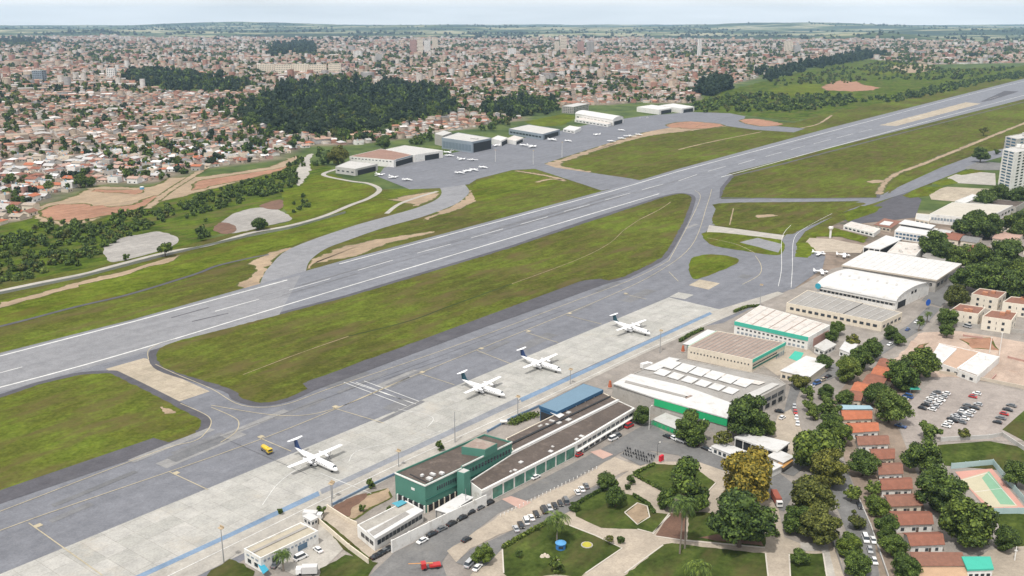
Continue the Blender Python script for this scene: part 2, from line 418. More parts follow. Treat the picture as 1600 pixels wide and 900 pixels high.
def make_ground():
    xs = np.unique(np.concatenate([np.arange(-2000, 2400, 40), np.arange(-6000, -2000, 100), np.arange(2400, 7000, 100), np.arange(-17000, -6000, 500), np.arange(7000, 17500, 500)]).astype(float))
    ys = np.unique(np.concatenate([np.arange(-600, 5000, 40), np.arange(5000, 10000, 100), np.arange(10000, 21600, 250)]).astype(float))
    X, Y = np.meshgrid(xs, ys); Z = height(X, Y)
    V = np.stack([X.ravel(), Y.ravel(), Z.ravel()], 1); nx, ny = len(xs), len(ys)
    i = (np.arange(ny-1)[:, None]*nx+np.arange(nx-1)[None]).ravel()
    Q = np.stack([i, i+1, i+nx+1, i+nx], 1)
    t = NT('ground_cover'); v = t.pos()
    at = t.n.new('ShaderNodeAttribute'); at.attribute_name = 'zone'
    town = t.ramp(t.noise(v, .035, 6, .7), [(.3, (.06,.065,.045)), (.45, (.16,.13,.105)), (.6, (.26,.205,.165)), (.75, (.13,.125,.12))])
    fld = t.noise(t.pos((.55, 1., 1), .12), .0009, 5, .6)
    rural = t.ramp(fld, [(.36, (.006,.02,.014)), (.46, (.014,.034,.022)), (.51, (.08,.11,.045)), (.56, (.42,.38,.25)), (.61, (.03,.055,.025)), (.7, (.008,.022,.014))])
    rural = t.mix(.25, rural, t.ramp(t.noise(v, .006, 6, .7), [(.38, (.025,.042,.02)), (.6, (.13,.14,.06))]))
    scrub = t.ramp(t.noise(v, .02, 6, .65), [(.32, (.028,.048,.018)), (.5, (.07,.1,.03)), (.68, (.12,.15,.045))])
    sep = t.n.new('ShaderNodeSeparateColor'); t.link(at.outputs['Color'], sep.inputs[0])
    col = t.mix(sep.outputs[0], scrub, town); col = t.mix(sep.outputs[1], col, rural)
    mat = t.done(col, .95, .05)
    me = np_mesh('ground', V, Q, [mat])
    px, py = Pn(X.ravel(), np.maximum(Y.ravel(), 200.), 0)
    town_m = inside(CITY_W, X.ravel(), Y.ravel()).astype(float)
    for f in FOREST_W: town_m *= ~inside(f, X.ravel(), Y.ravel())
    sx, sy = px, py
    near_town = ((sx > 1180) & (sy > 330) & (Y.ravel() < 1300)) | (Y.ravel() < 330)
    town_m = np.maximum(town_m, near_town.astype(float))
    far = np.clip((Y.ravel()-6000)/1500, 0, 1)*(town_m < .5)
    colr = np.stack([town_m, far, far*0, far*0+1], 1).astype(np.float32)
    ca = me.attributes.new('zone', 'FLOAT_COLOR', 'POINT'); ca.data.foreach_set('color', colr.ravel())
    o = link('ground', me); o['kind'] = 'structure'
make_ground()

# --- airfield sheets (z in metres, each a little above the one below)
flat('airfield_lawn', [(-500,1150),(-500,512),(0,446),(100,424),(200,400),(330,372),(455,345),(510,328),(560,308),(590,296),(640,296),(700,282),(800,250),(900,218),(1050,186),(1170,188),(1240,192),(1310,172),
      (1450,135),(1600,102),(1900,40),(1950,60),(1700,165),(1600,224),(1540,250),(1440,296),(1300,352),(1240,400),(1210,470),(1000,700),(400,1150)], .05, GR_A, rough=1.5, step=12)
flat('grass_strip', [(-500,565),(0,470),(130,440),(270,404),(390,372),(455,350),(560,322),(600,300),(640,298),(620,330),(540,352),(455,384),(420,404),(340,412),(300,428),(200,458),(118,478),(34,500),(-60,524),(-500,620)], .08, GR_B, rough=1.2, step=8)
flat('grass_knoll', [(440,300),(470,290),(490,274),(520,272),(550,286),(580,290),(585,298),(560,312),(520,328),(470,345),(448,345)], .09, GR_B, rough=1.5, step=8)
flat('scrub_land', [(-400,520),(-400,380),(0,352),(60,338),(120,338),(200,330),(300,300),(430,262),(470,250),(520,262),(505,275),(480,292),(445,305),(440,330),(330,372),(170,412),(0,445)], .06, GR_S, rough=2, step=10)
flat('scrub_land', [(1080,178),(1085,160),(1110,148),(1190,128),(1260,110),(1320,96),(1400,92),(1480,108),(1600,104),(1800,80),(1800,98),(1600,112),(1480,140),(1400,156),(1310,174),(1240,190),(1170,180)], .06, GR_S, rough=3, step=20)
flat('grass_clearing', [(1200,140),(1260,128),(1290,134),(1290,145),(1220,150)], .1, GR_B, rough=3, step=15)
flat('grass_clearing', [(1345,112),(1390,94),(1430,96),(1460,104),(1430,112),(1380,118)], .1, GR_B, rough=3, step=15)
flat('grass_clearing', [(820,190),(880,178),(905,182),(880,196),(840,198)], .1, GR_B, rough=1.5, step=8)
# soil
S = lambda px, m=SOIL, z=.12, r=1.5, st=6, sm=True: flat('bare_soil', px, z, m, smooth=sm, rough=r, step=st)
S([(48,338),(60,322),(110,308),(150,292),(232,292),(262,278),(310,276),(410,262),(460,244),(466,252),(420,272),(300,304),(240,318),(200,328),(130,350),(90,352)], SOIL2)
S([(150,296),(205,296),(225,298),(210,303),(150,300)], SOIL, .18); S([(60,330),(110,318),(190,322),(240,306),(255,312),(200,330),(120,346),(75,345)], SOIL, .18)
S([(305,284),(350,276),(430,264),(452,256),(430,270),(330,292),(300,298)], SOIL, .18)
S([(1282,136),(1300,128),(1316,125),(1330,128),(1338,127),(1352,133),(1376,137),(1366,141),(1330,143),(1290,141)], SOIL, .16, 3, 10, False); S([(1380,106),(1440,100),(1465,108),(1420,114)], SOIL2, .16)
S([(830,262),(850,256),(900,240),(1000,208),(1050,198),(1110,193),(1135,198),(1010,214),(905,246),(880,258),(930,270),(955,280),(900,272)], SOIL2, .12)
S([(1040,196),(1070,190),(1120,193),(1130,198),(1080,202)], SOIL, .3); S([(1155,188),(1185,186),(1225,194),(1200,198),(1170,195)], SOIL, .3)
S([(735,298),(760,306),(740,318),(700,334),(662,344),(672,336),(716,316)], SOIL2, .12)
ribbon('dirt_track', [(806,267),(850,274),(880,281)], 9, .19, SOIL2); ribbon('dirt_track', [(838,285),(862,280),(884,283)], 7, .19, SOIL2)
S([(388,410),(430,392),(455,388),(428,408),(415,432),(402,452),(372,446),(398,424)], SOIL2, .12); S([(610,312),(640,304),(684,300),(680,312),(655,322),(635,318)], SOIL2, .12)
S([(480,420),(500,412),(560,400),(600,384),(680,362),(600,372),(540,384),(495,402)], SOIL2, .12)
S([(0,474),(60,458),(135,437),(200,422),(270,401),(276,404),(200,428),(130,446),(0,482)], SOIL2, .13)
S([(1090,390),(1100,380),(1150,386),(1110,392)], SOIL2, .04, .6)
S([(1345,283),(1360,280),(1368,284),(1352,286)], SOIL2, .12, .8); S([(1310,282),(1338,282),(1335,286),(1312,285)], SOIL2, .12, .8); S([(1178,336),(1205,335),(1210,339),(1180,341)], SOIL2, .12, .8)
# pavements of the far side
flat('gravel_pad', [(162,386),(189,372),(222,366),(250,362),(280,374),(262,388),(240,395),(184,409),(169,406)], .16, GRAV, smooth=True, rough=.5, step=4)
flat('gravel_pad', [(340,356),(352,342),(368,333),(399,325),(432,327),(456,343),(420,352),(385,361),(358,365)], .16, GRAV, smooth=True, rough=.5, step=4)
flat('bare_soil', [(333,359),(345,348),(366,352),(368,362),(350,366)], .24, SOILD, smooth=True, rough=.5)
flat('bare_soil', [(405,322),(438,312),(442,322),(432,328)], .23, SOILD, smooth=True, rough=.5)
ribbon('perimeter_path', [(-300,524),(0,455),(128,429),(169,418),(263,394),(324,384),(388,365),(452,353),(506,338),(547,321),(576,310),(593,297),(576,287),(547,283),(506,274),(521,266),(545,262)], 5.5, .22, PAVE)
ribbon('path', [(604,334),(622,320),(648,310),(684,299)], 4.5, .2, PAVE)
ribbon('drain_track', [(-40,520),(34,502),(118,480),(203,460),(304,429),(338,416),(388,404),(420,398)], 3.2, .2, ASPHD, rough=1)
ribbon('dirt_track', [(1252,200),(1278,194),(1300,180)], 6, .2, SOIL2); ribbon('dirt_track', [(1700,156),(1600,193),(1500,233),(1438,258),(1405,270),(1383,285),(1373,304)], 9, .3, SOIL2)
ribbon('dirt_track', [(380,586),(470,552),(545,526)], .6, .29, SOIL2); ribbon('drain_furrow', [(545,526),(640,502),(700,480),(800,444)], 1.1, .29, tarmac('furrow_green',(.03,.045,.012),.3,.3)); ribbon('dirt_track', [(800,444),(900,407),(950,382),(975,360),(1000,343)], .6, .29, SOIL2); ribbon('dirt_track', [(1000,343),(1030,328),(1048,316)], 1.1, .29, SOIL2)
ribbon('dirt_track', [(1060,234),(1110,222),(1190,206)], 4, .13, SOIL2); S([(1352,284),(1372,281),(1384,284),(1366,287)], SOIL2, .3, .6, 3); S([(1180,337),(1204,335),(1214,338),(1186,341)], SOIL2, .3, .5, 3); S([(250,637),(268,640),(275,646),(258,647)], SOIL2, .29, .3, 2); ribbon('dirt_track', [(1146,326),(1140,352)], 1.6, .29, SOIL2)
ribbon('dirt_street', [(230,326),(262,300),(300,276),(330,258),(372,244)], 10, .25, SOIL2)
flat('drain_channel', [(459,280),(468,291),(474,282),(482,273),(485,258),(484,250),(490,241),(482,242),(472,250),(465,262)], .25, PAVE, smooth=True, rough=.8, step=4)

PLOT = tarmac('plot_rubble_ground', (.4,.31,.25), .35, .3, stain=(.3,.17,.115))
# --- the paved airfield
flat('taxiway', [(-600,800),(0,617),(275,540),(560,459),(830,380),(1080,303),(1090,297),(1140,272),(1150,276),(1136,290),(1128,307),(1120,330),(1112,352),(1100,366),(1098,372),(1120,392),(1215,402),(1232,380),(1244,380),(1241,450),(1212,462),
      (1130,505),(1070,515),(900,590),(700,690),(330,905),(100,1060),(-600,1300)], .16, ASPH)
flat('taxiway', [(1098,378),(1120,386),(1222,392),(1226,378),(1290,400),(1285,420),(1240,452),(1120,470),(1080,440)], .17, ASPH)
flat('runway', [(-600,760),(0,617),(275,540),(560,459),(830,380),(1090,300),(1140,271),(1600,155),(1930,68),(1890,62),(1600,123),(1300,199),(1060,264),(952,296),(530,409),(206,500),(0,552),(-600,700)], .20, ASPHR)
flat('runway_threshold_pavement', [(-600,757),(0,614),(275,537),(436,493),(470,430),(420,443),(206,502),(0,554),(-600,702)], .24, ASPH2)
flat('runway_repair_patch', [(1374,196),(1401,197),(1533,162),(1509,160)], .26, CONC2, rough=.6); flat('runway_repair_patch', [(1530,160),(1548,157),(1592,143),(1570,142)], .26, ASPHD, rough=.6)
# curved taxiway to the hangars and the hangar apron
flat('taxiway', smooth_px([(405,447),(412,430),(422,416),(453,389),(540,357),(606,338),(651,325),(680,313),(690,302),(686,291)],4,False)+smooth_px([(723,285),(733,298),(727,308),(708,321),(660,339),(600,356),(540,377),(507,390),(484,408),(478,424)],4,False)+[(480,426)], .18, ASPH2)
flat('hangar_apron', [(590,276),(600,262),(650,252),(690,243),(740,232),(800,219),(860,208),(930,192),(1000,182),(1080,175),(1140,177),(1165,182),(1160,190),(1200,196),(1258,201),(1240,207),(1180,203),(1120,195),(1050,199),(1000,208),(900,240),(850,256),
      (868,262),(985,279),(1010,284),(940,298),(910,288),(836,264),(800,266),(745,280),(733,288),(690,294),(640,296)], .19, ASPH)
flat('apron_patch', [(1040,197),(1072,192),(1098,192),(1090,199),(1050,200)], .32, SOIL)
# terminal-side sheets
flat('service_yard', [(-600,1320),(100,1010),(330,884),(500,790),(700,684),(900,588),(1070,510),(1120,486),(1212,455),(1245,450),(1300,420),(1420,395),(1500,360),(1640,330),(2200,420),(2400,1500),(200,1900)], .12, YARD)
flat('apron_concrete', [(-600,1150),(0,898),(694,611),(1045,465),(1125,484),(1100,492),(900,582),(800,630),(500,772),(300,862),(215,902),(-600,1330)], .20, CONC)
flat('concrete_pad', [(165,577),(225,560),(232,562),(241,573),(266,584),(328,612),(270,631),(185,588)], .20, CONC2)
flat('concrete_pad', [(1076,446),(1093,437),(1125,443),(1107,453)], .20, CONC2); flat('concrete_pad', [(1046,464),(1060,457),(1084,461),(1070,468)], .20, CONC)
flat('service_road', [(-200,1092),(250,888),(500,770),(800,632),(1113,487),(1215,456),(1225,459),(1120,502),(1000,556),(850,628),(760,674),(620,742),(520,796),(250,930),(-200,1150)], .22, PAVE)
flat('apron_edge_strip', [(200,914),(360,840),(500,775),(497,768),(358,834),(200,906)], .24, BLUEP)
flat('apron_edge_strip', [(503,773),(700,682),(812,630),(808,622),(698,674),(500,766)], .24, GREYP)
flat('apron_edge_strip', [(815,629),(900,590),(1070,511),(1113,491),(1109,488),(1066,508),(897,585),(812,623)], .24, BLUEP)
flat('access_road', [(1214,448),(1240,450),(1243,382),(1258,362),(1310,334),(1365,318),(1420,300),(1480,276),(1540,252),(1600,236),(1600,226),(1530,240),(1470,262),(1400,294),(1370,308),(1300,326),(1240,352),(1222,375)], .21, ASPH)
flat('crossing_taxiway', [(1120,318),(1240,316),(1372,314),(1374,308),(1240,310),(1124,311)], .218, ASPH)
flat('light_track', [(1108,352),(1226,368),(1222,375),(1150,366),(1104,364)], .21, PAVE)
flat('small_apron', [(1380,315),(1420,298),(1440,312),(1430,340),(1340,350),(1318,345)], .205, ASPHD)
flat('parking_bay', [(1480,278),(1507,267),(1555,271),(1556,290),(1488,286)], .23, PAVE); flat('parking_bay', [(1450,300),(1480,292),(1555,296),(1500,316),(1455,312)], .23, CONC2)
flat('parking_lot', [(1508,262),(1530,252),(1600,258),(1600,266),(1512,266)], .23, ROADM)
# grass islands on the pavement
flat('grass_island', smooth_px([(244,556),(250,545),(275,534),(330,520)],4,False)+[(545,464),(800,387)]+smooth_px([(1035,309),(1062,303),(1079,307),(1078,320),(1066,350),(1040,395),(1028,406),(1010,416),(975,433)],4,False)+[(952,439),(938,436),(915,438),(905,441),(480,597)]+smooth_px([(485,606),(455,620),(428,628),(400,629),(375,621),(360,608),(268,580),(248,567)],4,False), .25, GR_A, rough=.3, step=3)
flat('shoulder', [(904,441),(938,436.5),(953,439),(485,613),(473,600)], .26, ASPHD)
flat('grass_island', [(-600,800),(0,622),(60,602)]+smooth_px([(120,587),(165,584),(187,591),(300,649),(314,660),(311,669),(298,680),(262,692)],4,False)+[(240,686),(0,768),(-600,980)], .25, GR_A, rough=.3, step=3)
flat('shoulder', [(-600,979),(0,767),(240,685),(264,692),(30,770),(0,782),(-600,1000)], .26, ASPHD)
flat('grass_island', [(1127,309),(1131,295)]+smooth_px([(1146,276),(1200,263)],2,False)+[(1400,211),(1600,160),(1900,90),(1900,95),(1600,191),(1400,270),(1374,290),(1369,309),(1250,310)], .24, GR_A, rough=.5, step=6)
flat('grass_island', [(1386,304),(1400,285),(1440,261),(1520,230),(1600,200),(1650,190),(1600,222),(1530,238),(1470,260),(1420,282)], .24, GR_A, rough=.5, step=6)
flat('grass_island', smooth_px([(1114,350),(1118,328),(1124,318),(1240,316),(1348,317),(1330,327),(1256,357),(1228,367),(1150,356)],3), .25, GR_A, rough=.3, step=4)
flat('grass_island', smooth_px([(1097,369),(1108,363),(1165,368),(1222,377),(1222,396),(1206,399),(1160,392),(1115,384)],3), .25, GR_B, rough=.3, step=4)
flat('asphalt_pad', [(1155,379),(1184,372),(1222,382),(1217,395)], .27, ASPH2, rough=.3)
flat('grass_island', smooth_px([(1081,404),(1105,398),(1135,400),(1154,406),(1146,415),(1092,436),(1079,431),(1077,418)],4), .25, GR_B, rough=.3, step=4)
for q in ([(1318,336),(1345,322),(1378,323),(1368,332),(1325,347)],[(1410,306),(1440,292),(1475,292),(1450,306),(1422,310)],[(1456,286),(1484,279),(1498,286),(1470,291)],[(1264,365),(1300,355),(1356,371),(1350,380),(1312,370),(1270,370)],[(1243,402),(1245,380),(1262,379),(1274,392),(1262,403)],[(1492,272),(1516,264),(1540,268),(1502,274)]):
    flat('grass_patch', q, .24, GR_B, rough=.4, step=3)
flat('soil_yard', [(1255,383),(1265,372),(1300,374),(1352,384),(1345,396),(1270,394)], .235, BEIGE)
flat('grass_strip', [(735,298),(745,284),(800,269),(850,277),(880,283),(760,316),(745,314)], .17, GR_B, rough=1, step=6)

# dark shoulder round the grass
def shoulder(px, d, z):
    w = [G(a, b) for a, b in px]; ar = sum(w[i].x*w[(i+1)%len(w)].y-w[(i+1)%len(w)].x*w[i].y for i in range(len(w)))
    if ar < 0: w = w[::-1]
    n = len(w); out = []
    for i in range(n):
        e = (w[(i+1)%n]-w[i-1]).normalized(); out.append(w[i]+Vector((e.y, -e.x, 0))*d)
    mb = MB(); mb.add([(q.x, q.y, z) for q in out], [tuple(range(n))]); mb.build('shoulder', ASPHD)['kind'] = 'structure'
shoulder(smooth_px([(244,556),(250,545),(275,534),(330,520)],4,False)+[(400,502),(545,464),(700,417),(800,387),(930,342)]+smooth_px([(1035,309),(1062,303),(1079,307),(1078,320),(1066,350),(1040,395),(1028,406),(1010,416),(975,433)],4,False)+[(940,442),(800,492),(600,560),(500,600)]+smooth_px([(485,606),(455,620),(428,628),(400,629),(375,621),(360,608),(268,580),(248,567)],4,False), 4.2, .232)
shoulder([(-600,800),(0,622),(60,602)]+smooth_px([(120,587),(165,584),(187,591),(300,649),(314,660),(311,669),(298,680),(262,692)],4,False)+[(0,780),(-600,985)], 4.2, .232)
shoulder([(1127,309),(1131,295)]+smooth_px([(1146,276),(1200,263)],2,False)+[(1400,211),(1600,160),(1900,90),(1900,95),(1600,191),(1400,270),(1374,290),(1369,309),(1250,310)], 4, .225)
# --- painted markings, one sheet of paint each
def line_set(name, lines, w, z, mat):
    w *= .8; mb = MB()
    for ln in lines:
        a = smooth_px(ln, 6, False) if len(ln) > 2 else ln
        mb.add(*ribbon_pts([G(p, q) for p, q in a], w, z))
    o = mb.build(name, mat); o['kind'] = 'structure'
line_set('runway_edge_marking', [[(-600,752),(0,606),(270,531)],[(270,531),(530,452),(1030,303)],[(1127,277),(1600,149),(1920,65)],[(-600,708),(0,557)],[(0,557),(209,503)],[(209,503),(449,438)],[(530,413),(952,300)],[(952,300),(1060,268)],[(1060,268),(1330,197),(1567,135),(1880,63)]], 1.5, .29, WHITE)
line_set('runway_centre_marking', [[(559,423),(614,407)],[(652,396),(704,382)],[(736,372),(786,358)],[(813,351),(856,339)],[(881,331),(921,320)],[(945,313),(985,302)],[(1003,297),(1036,288)],[(1060,283),(1089,273)],[(1106,268),(1134,260)],[(1153,257),(1180,249)],[(1196,245),(1221,238)],
    [(1236,234),(1258,228)],[(1271,225),(1298,218)],[(1307,216),(1333,209)],[(1342,207),(1362,202)],[(452,454),(516,436)],[(336,487),(405,468)],[(-10,586),(35,574)],[(1420,186),(1440,181)],[(1545,155),(1560,151)]], .9, .29, WHITE)
line_set('runway_blackout_marking', [[(268,497),(326,481)],[(300,503),(357,490)]], 1.6, .29, ASPHD)
line_set('taxiway_marking', [[(-200,875),(0,800),(240,708),(303,690),(322,676),(330,662),(326,652),(310,643),(282,631)],[(232,562),(232,548),(248,538),(275,530)],[(243,570),(275,585),(330,608),(378,634),(440,634),(520,606),(700,545),(900,470),(990,436),(1045,408)],[(1045,408),(1075,352),(1094,310),(1086,298)],
    [(-200,920),(0,830),(400,690),(640,590),(850,505),(940,468),(1020,430),(1080,385),(1105,320),(1112,296)],[(330,637),(360,650),(373,660),(368,676),(345,692)],[(330,634),(440,650),(520,640),(640,590)],
    [(265,738),(325,766)],[(403,684),(455,706)],[(520,638),(600,662)],[(655,584),(710,602)],[(745,548),(800,570)],[(822,520),(872,536)],[(885,493),(940,507)],[(975,460),(1010,468)],[(45,818),(160,900)],[(1180,400),(1189,415),(1186,430),(1160,445)],[(1105,372),(1150,382),(1180,396)],[(1045,425),(1060,440)]], .55, .29, YELL)
line_set('stop_bar_marking', [[(537,598),(635,635)],[(546,597),(650,632)],[(569,596),(655,628)],[(556,598),(645,631)]], .5, .29, WHITE)
line_set('stand_marking', [[(545,722),(562,704),(640,688)],[(622,640),(675,652),(668,668)],[(410,790),(435,756),(470,730)],[(500,740),(580,772)],[(640,690),(690,674)]], .3, .29, WHITE)
line_set('road_edge_marking', [[(1216,448),(1221,420),(1222,372),(1236,352)],[(1236,450),(1238,420),(1240,376),(1256,358),(1300,334)],[(505,782),(640,718),(760,664),(860,618),(1000,552),(1118,499)],[(255,905),(400,834),(505,782)]], .38, .29, WHITE)
line_set('seam_marking', [[(310,697),(560,604),(900,478)],[(360,690),(480,742)],[(600,594),(700,560)]], .25, .285, ASPHD)
for i, (a, b) in enumerate(((60,822),(275,740),(408,683),(524,636),(660,582),(752,545),(826,518),(890,490),(978,459))):
    g = G(a, b); mb = MB(); mb.box((g.x, g.y, .295), (2.4, 2.4, .02), RUN_ANG); tag(mb.build('taxiway_marking_spot', YELL), kind='structure')

# --- streets, park and yards on the town side
flat('street', [(520,960),(576,902),(616,864),(760,794),(900,722),(943,700),(984,677),(1014,660),(1060,690),(1160,718),(1216,738),(1246,762),(1225,800),(1195,790),(1150,760),(1060,712),(985,700),(930,730),(900,748),(780,802),(704,860),(690,880),(720,960)], .24, ROADM)
flat('drop_off_crossing', [(784,781),(798,776),(830,786),(812,796)], .29, surf('pink_paving',(.45,.3,.25),.15,.4)); flat('drop_off_crossing', [(922,707),(938,703),(958,711),(942,718)], .29, MATS['pink_paving'])
flat('tan_walkway', [(700,862),(780,806),(900,750),(932,732),(960,715),(1000,730),(960,745),(905,770),(860,797),(800,828),(735,858),(712,880)], .26, BEIGE, rough=.3, step=3)
flat('parking_strip', [(712,880),(735,860),(800,830),(860,800),(905,772),(945,755),(955,765),(900,795),(860,815),(785,858),(760,885),(740,890)], .27, ROADM)
flat('motorcycle_park', [(968,712),(988,698),(1026,709),(1020,724),(1000,728)], .28, ROADM)
flat('park_ground', [(700,960),(740,892),(785,856),(862,813),(900,790),(945,762),(985,735),(1020,722),(1090,722),(1170,750),(1215,790),(1225,840),(1250,850),(1310,850),(1330,960)], .25, BEIGE)
lawn = lambda px, z=.31: flat('park_lawn', px, z, GR_P, rough=.15, step=2)
lawn([(785,859),(861,815),(888,822),(930,838),(972,858),(915,897),(906,905),(870,898),(800,910),(787,897)])
lawn([(897,792),(942,766),(989,775),(1013,788),(1023,802),(1047,805),(1020,834),(996,828),(940,826),(900,808)])
lawn([(990,743),(1023,726),(1080,728),(1118,755),(1084,792),(1053,778)]); lawn([(1036,852),(1050,850),(1196,866),(1202,930),(940,930)]); lawn([(1233,866),(1286,866),(1296,940),(1236,940)])
flat('planting_bed', [(1024,838),(1047,803),(1072,802),(1069,845)], .30, SOILD); flat('park_lawn', [(1076,803),(1100,800),(1150,812),(1196,838),(1196,856),(1073,844)], .30, GR_P, rough=.2, step=2); flat('planting_bed', [(1090,842),(1120,836),(1190,848),(1194,854)], .33, SOILD, rough=.2, step=2); flat('sand_pit', [(976,802),(996,787),(1011,792),(1015,809),(996,820)], .33, SOIL2)
def kerb(px, w=.45, h=.16):
    mb = MB(); ws = [G(a, b) for a, b in px]; vs, q = ribbon_pts(ws, w, .3); n = len(ws)
    for z in (.3, .3+h): mb.v += [(x, y, z) for x, y, _ in vs]
    N = 2*n
    for i in range(n-1): a, b, c, d = 2*i, 2*i+1, 2*i+3, 2*i+2; mb.f += [(b+N,c+N,d+N,a+N),(a,d,d+N,a+N),(b,b+N,c+N,c)]; mb.m += [0,0,0]
    mb.build('lawn_kerb', CREAMK)['kind'] = 'structure'
CREAMK = surf('kerb_stone', (.52,.48,.42), .15, .5)
for px in ([(889,822),(930,838),(972,858),(915,897)],[(785,860),(787,897)],[(1014,789),(1023,802)],[(996,828),(1020,834),(1047,806)],[(976,802),(996,787),(1011,792),(1015,809),(996,821),(976,802)],[(976,897),(1036,853)],[(1196,866),(1202,920)],[(1024,839),(1070,846),(1195,857)],[(1020,836),(1046,803)],[(1054,779),(1084,793),(1118,756)],[(1233,867),(1236,930)],[(1286,866),(1296,930)]): kerb(px)
flat('grey_path', [(1250,849),(1293,852),(1312,930),(1296,930),(1284,862),(1252,862)], .33, PAVE)
flat('street', [(1238,592),(1256,596),(1244,625),(1244,650),(1252,685),(1270,720),(1240,745),(1215,738),(1218,690),(1226,640)], .25, ROADM)
flat('street', [(1236,600),(1290,575),(1350,548),(1420,508),(1452,478),(1470,482),(1440,515),(1370,560),(1300,592),(1250,612)], .26, ROADM)
flat('street', [(1290,690),(1325,740),(1345,790),(1365,840),(1378,930),(1345,930),(1334,860),(1310,800),(1280,740),(1262,705)], .26, ROADM)
flat('paved_lot', [(1215,650),(1236,640),(1262,690),(1240,715),(1205,690)], .27, BEIGE)
flat('parking_lot', [(1402,662),(1425,625),(1468,584),(1600,612),(1700,634),(1640,690),(1540,690),(1470,690),(1415,692)], .25, tarmac('lot_paving',(.3,.265,.24),.2,.2,stain=(.22,.19,.17)))
flat('lawn', [(1465,696),(1545,690),(1600,700),(1700,720),(1700,760),(1560,735),(1475,728)], .27, GR_P); flat('lawn', [(1552,800),(1620,806),(1700,830),(1660,900),(1575,860)], .25, GR_P); flat('lawn', [(1566,672),(1605,638),(1700,650),(1680,700),(1600,690)], .29, GR_P)
flat('building_plot', [(1385,575),(1440,520),(1500,518),(1600,535),(1700,560),(1640,612),(1500,590),(1440,590)], .258, PLOT, rough=.5, step=4)
flat('building_plot', [(1392,590),(1436,540),(1450,536),(1432,570),(1415,592)], .27, SOIL, rough=.4); flat('building_plot', [(1500,530),(1550,528),(1560,548),(1520,545)], .27, SOIL, rough=.4)
flat('house_plots', [(1290,640),(1330,590),(1400,560),(1440,600),(1400,660),(1440,760),(1450,860),(1470,920),(1380,920),(1350,800),(1320,720)], .24, tarmac('plot_soil',(.24,.19,.15),.3,.3,stain=(.12,.12,.07)))
flat('street', [(1520,880),(1545,860),(1640,850),(1700,900),(1560,930)], .26, BEIGE)
flat('tennis_court_floor', [(1492,738),(1550,733),(1606,800),(1545,800)], .28, surf('court_red',(.5,.27,.22),.1,.2)); flat('tennis_court_floor', [(1501,750),(1543,738),(1590,792),(1548,794)], .30, surf('court_sand',(.46,.42,.3),.1,.2))
flat('tennis_court_floor', [(1534,748),(1545,737),(1586,790),(1563,789)], .32, surf('court_green',(.2,.36,.24),.1,.2))
line_set('court_marking', [[(1504,751),(1543,740)],[(1543,740),(1587,790)],[(1522,770),(1566,764)]], .25, .34, WHITE)
flat('soil_yard', [(519,794),(560,777),(606,764),(614,776),(556,812),(548,814)], .26, SOIL2, rough=.3, step=3); flat('bare_soil', [(521,795),(550,778),(572,772),(570,782),(548,796),(545,808)], .34, SOILD, rough=.3, step=3, smooth=True)
flat('paved_lane', [(494,794),(515,796),(558,818),(598,858),(578,880),(545,858),(497,815)], .27, BEIGE)
flat('paved_yard', [(498,815),(520,835),(540,855),(505,890),(460,900),(420,880),(470,850),(497,830)], .262, PAVE); flat('grass_verge', [(500,812),(510,815),(560,858),(585,880),(570,886),(535,858)], .3, GR_P, rough=.2, step=2)
flat('grass_verge', [(500,890),(540,868),(590,880),(570,910),(500,912)], .31, GR_P, rough=.2, step=2); flat('grass_verge', [(330,892),(362,874),(398,894),(380,930),(300,930)], .3, GR_P, rough=.2, step=2)
flat('beige_court', [(1180,563),(1222,540),(1262,545),(1280,560),(1215,588)], .24, BEIGE); flat('green_court', [(1232,560),(1242,549),(1256,552),(1248,566)], .27, TEAL)
flat('front_court', [(1440,470),(1466,440),(1500,425),(1520,430),(1470,480)], .26, ROADM)

# old rubber on the runway and patched tarmac
RUBM = tarmac('rubber_streak', (.15,.15,.157), .25, .15); PATCH = [tarmac('tarmac_patch_'+n, c, .2, .2) for n, c in (('dark', (.145,.147,.153)), ('pale', (.235,.232,.228)), ('mid', (.165,.166,.172)))]
a0, a1 = G(300,520)*.5+G(260,492)*.5, G(1320,208)*.5+G(1310,201)*.5
dr_ = (a1-a0).normalized(); sd_ = Vector((-dr_.y, dr_.x, 0)); LR = (a1-a0).length
mb = MB()
for k in range(34):
    u = random.choice((random.uniform(0,.35), random.uniform(.2,.9))); o = random.choice((-1,1))*random.gauss(4.5,1.6); p = a0+dr_*u*LR+sd_*o; l = random.uniform(60,260)
    mb.add(*ribbon_pts([p, p+dr_*l*.3+sd_*random.uniform(-.3,.3), p+dr_*l], random.uniform(.35,.9), .262+k*.0006))
mb.build('runway_rubber_marking', RUBM)['kind'] = 'structure'
for k in range(26):
    cx, cy = random.choice(((150,770),(300,700),(480,640),(620,590),(760,535),(880,490),(970,455),(1060,400),(1085,350),(700,250),(800,240),(660,262),(900,225),(560,600),(420,665),(90,800),(1150,425),(640,640),(840,540)))
    g = G(cx+random.uniform(-40,40), cy+random.uniform(-8,8)); w_, h_ = random.uniform(8,40), random.uniform(2.5,9); q = [g+dr_*sx*w_+sd_*sy*h_ for sx, sy in ((-.5,-.5),(.5,-.5),(.5,.5),(-.5,.5))]
    mb = MB(); mb.add([(v.x, v.y, .2+.0022*k) for v in q], [(0,1,2,3)]); mb.build('tarmac_patch', random.choice(PATCH))['kind'] = 'structure'
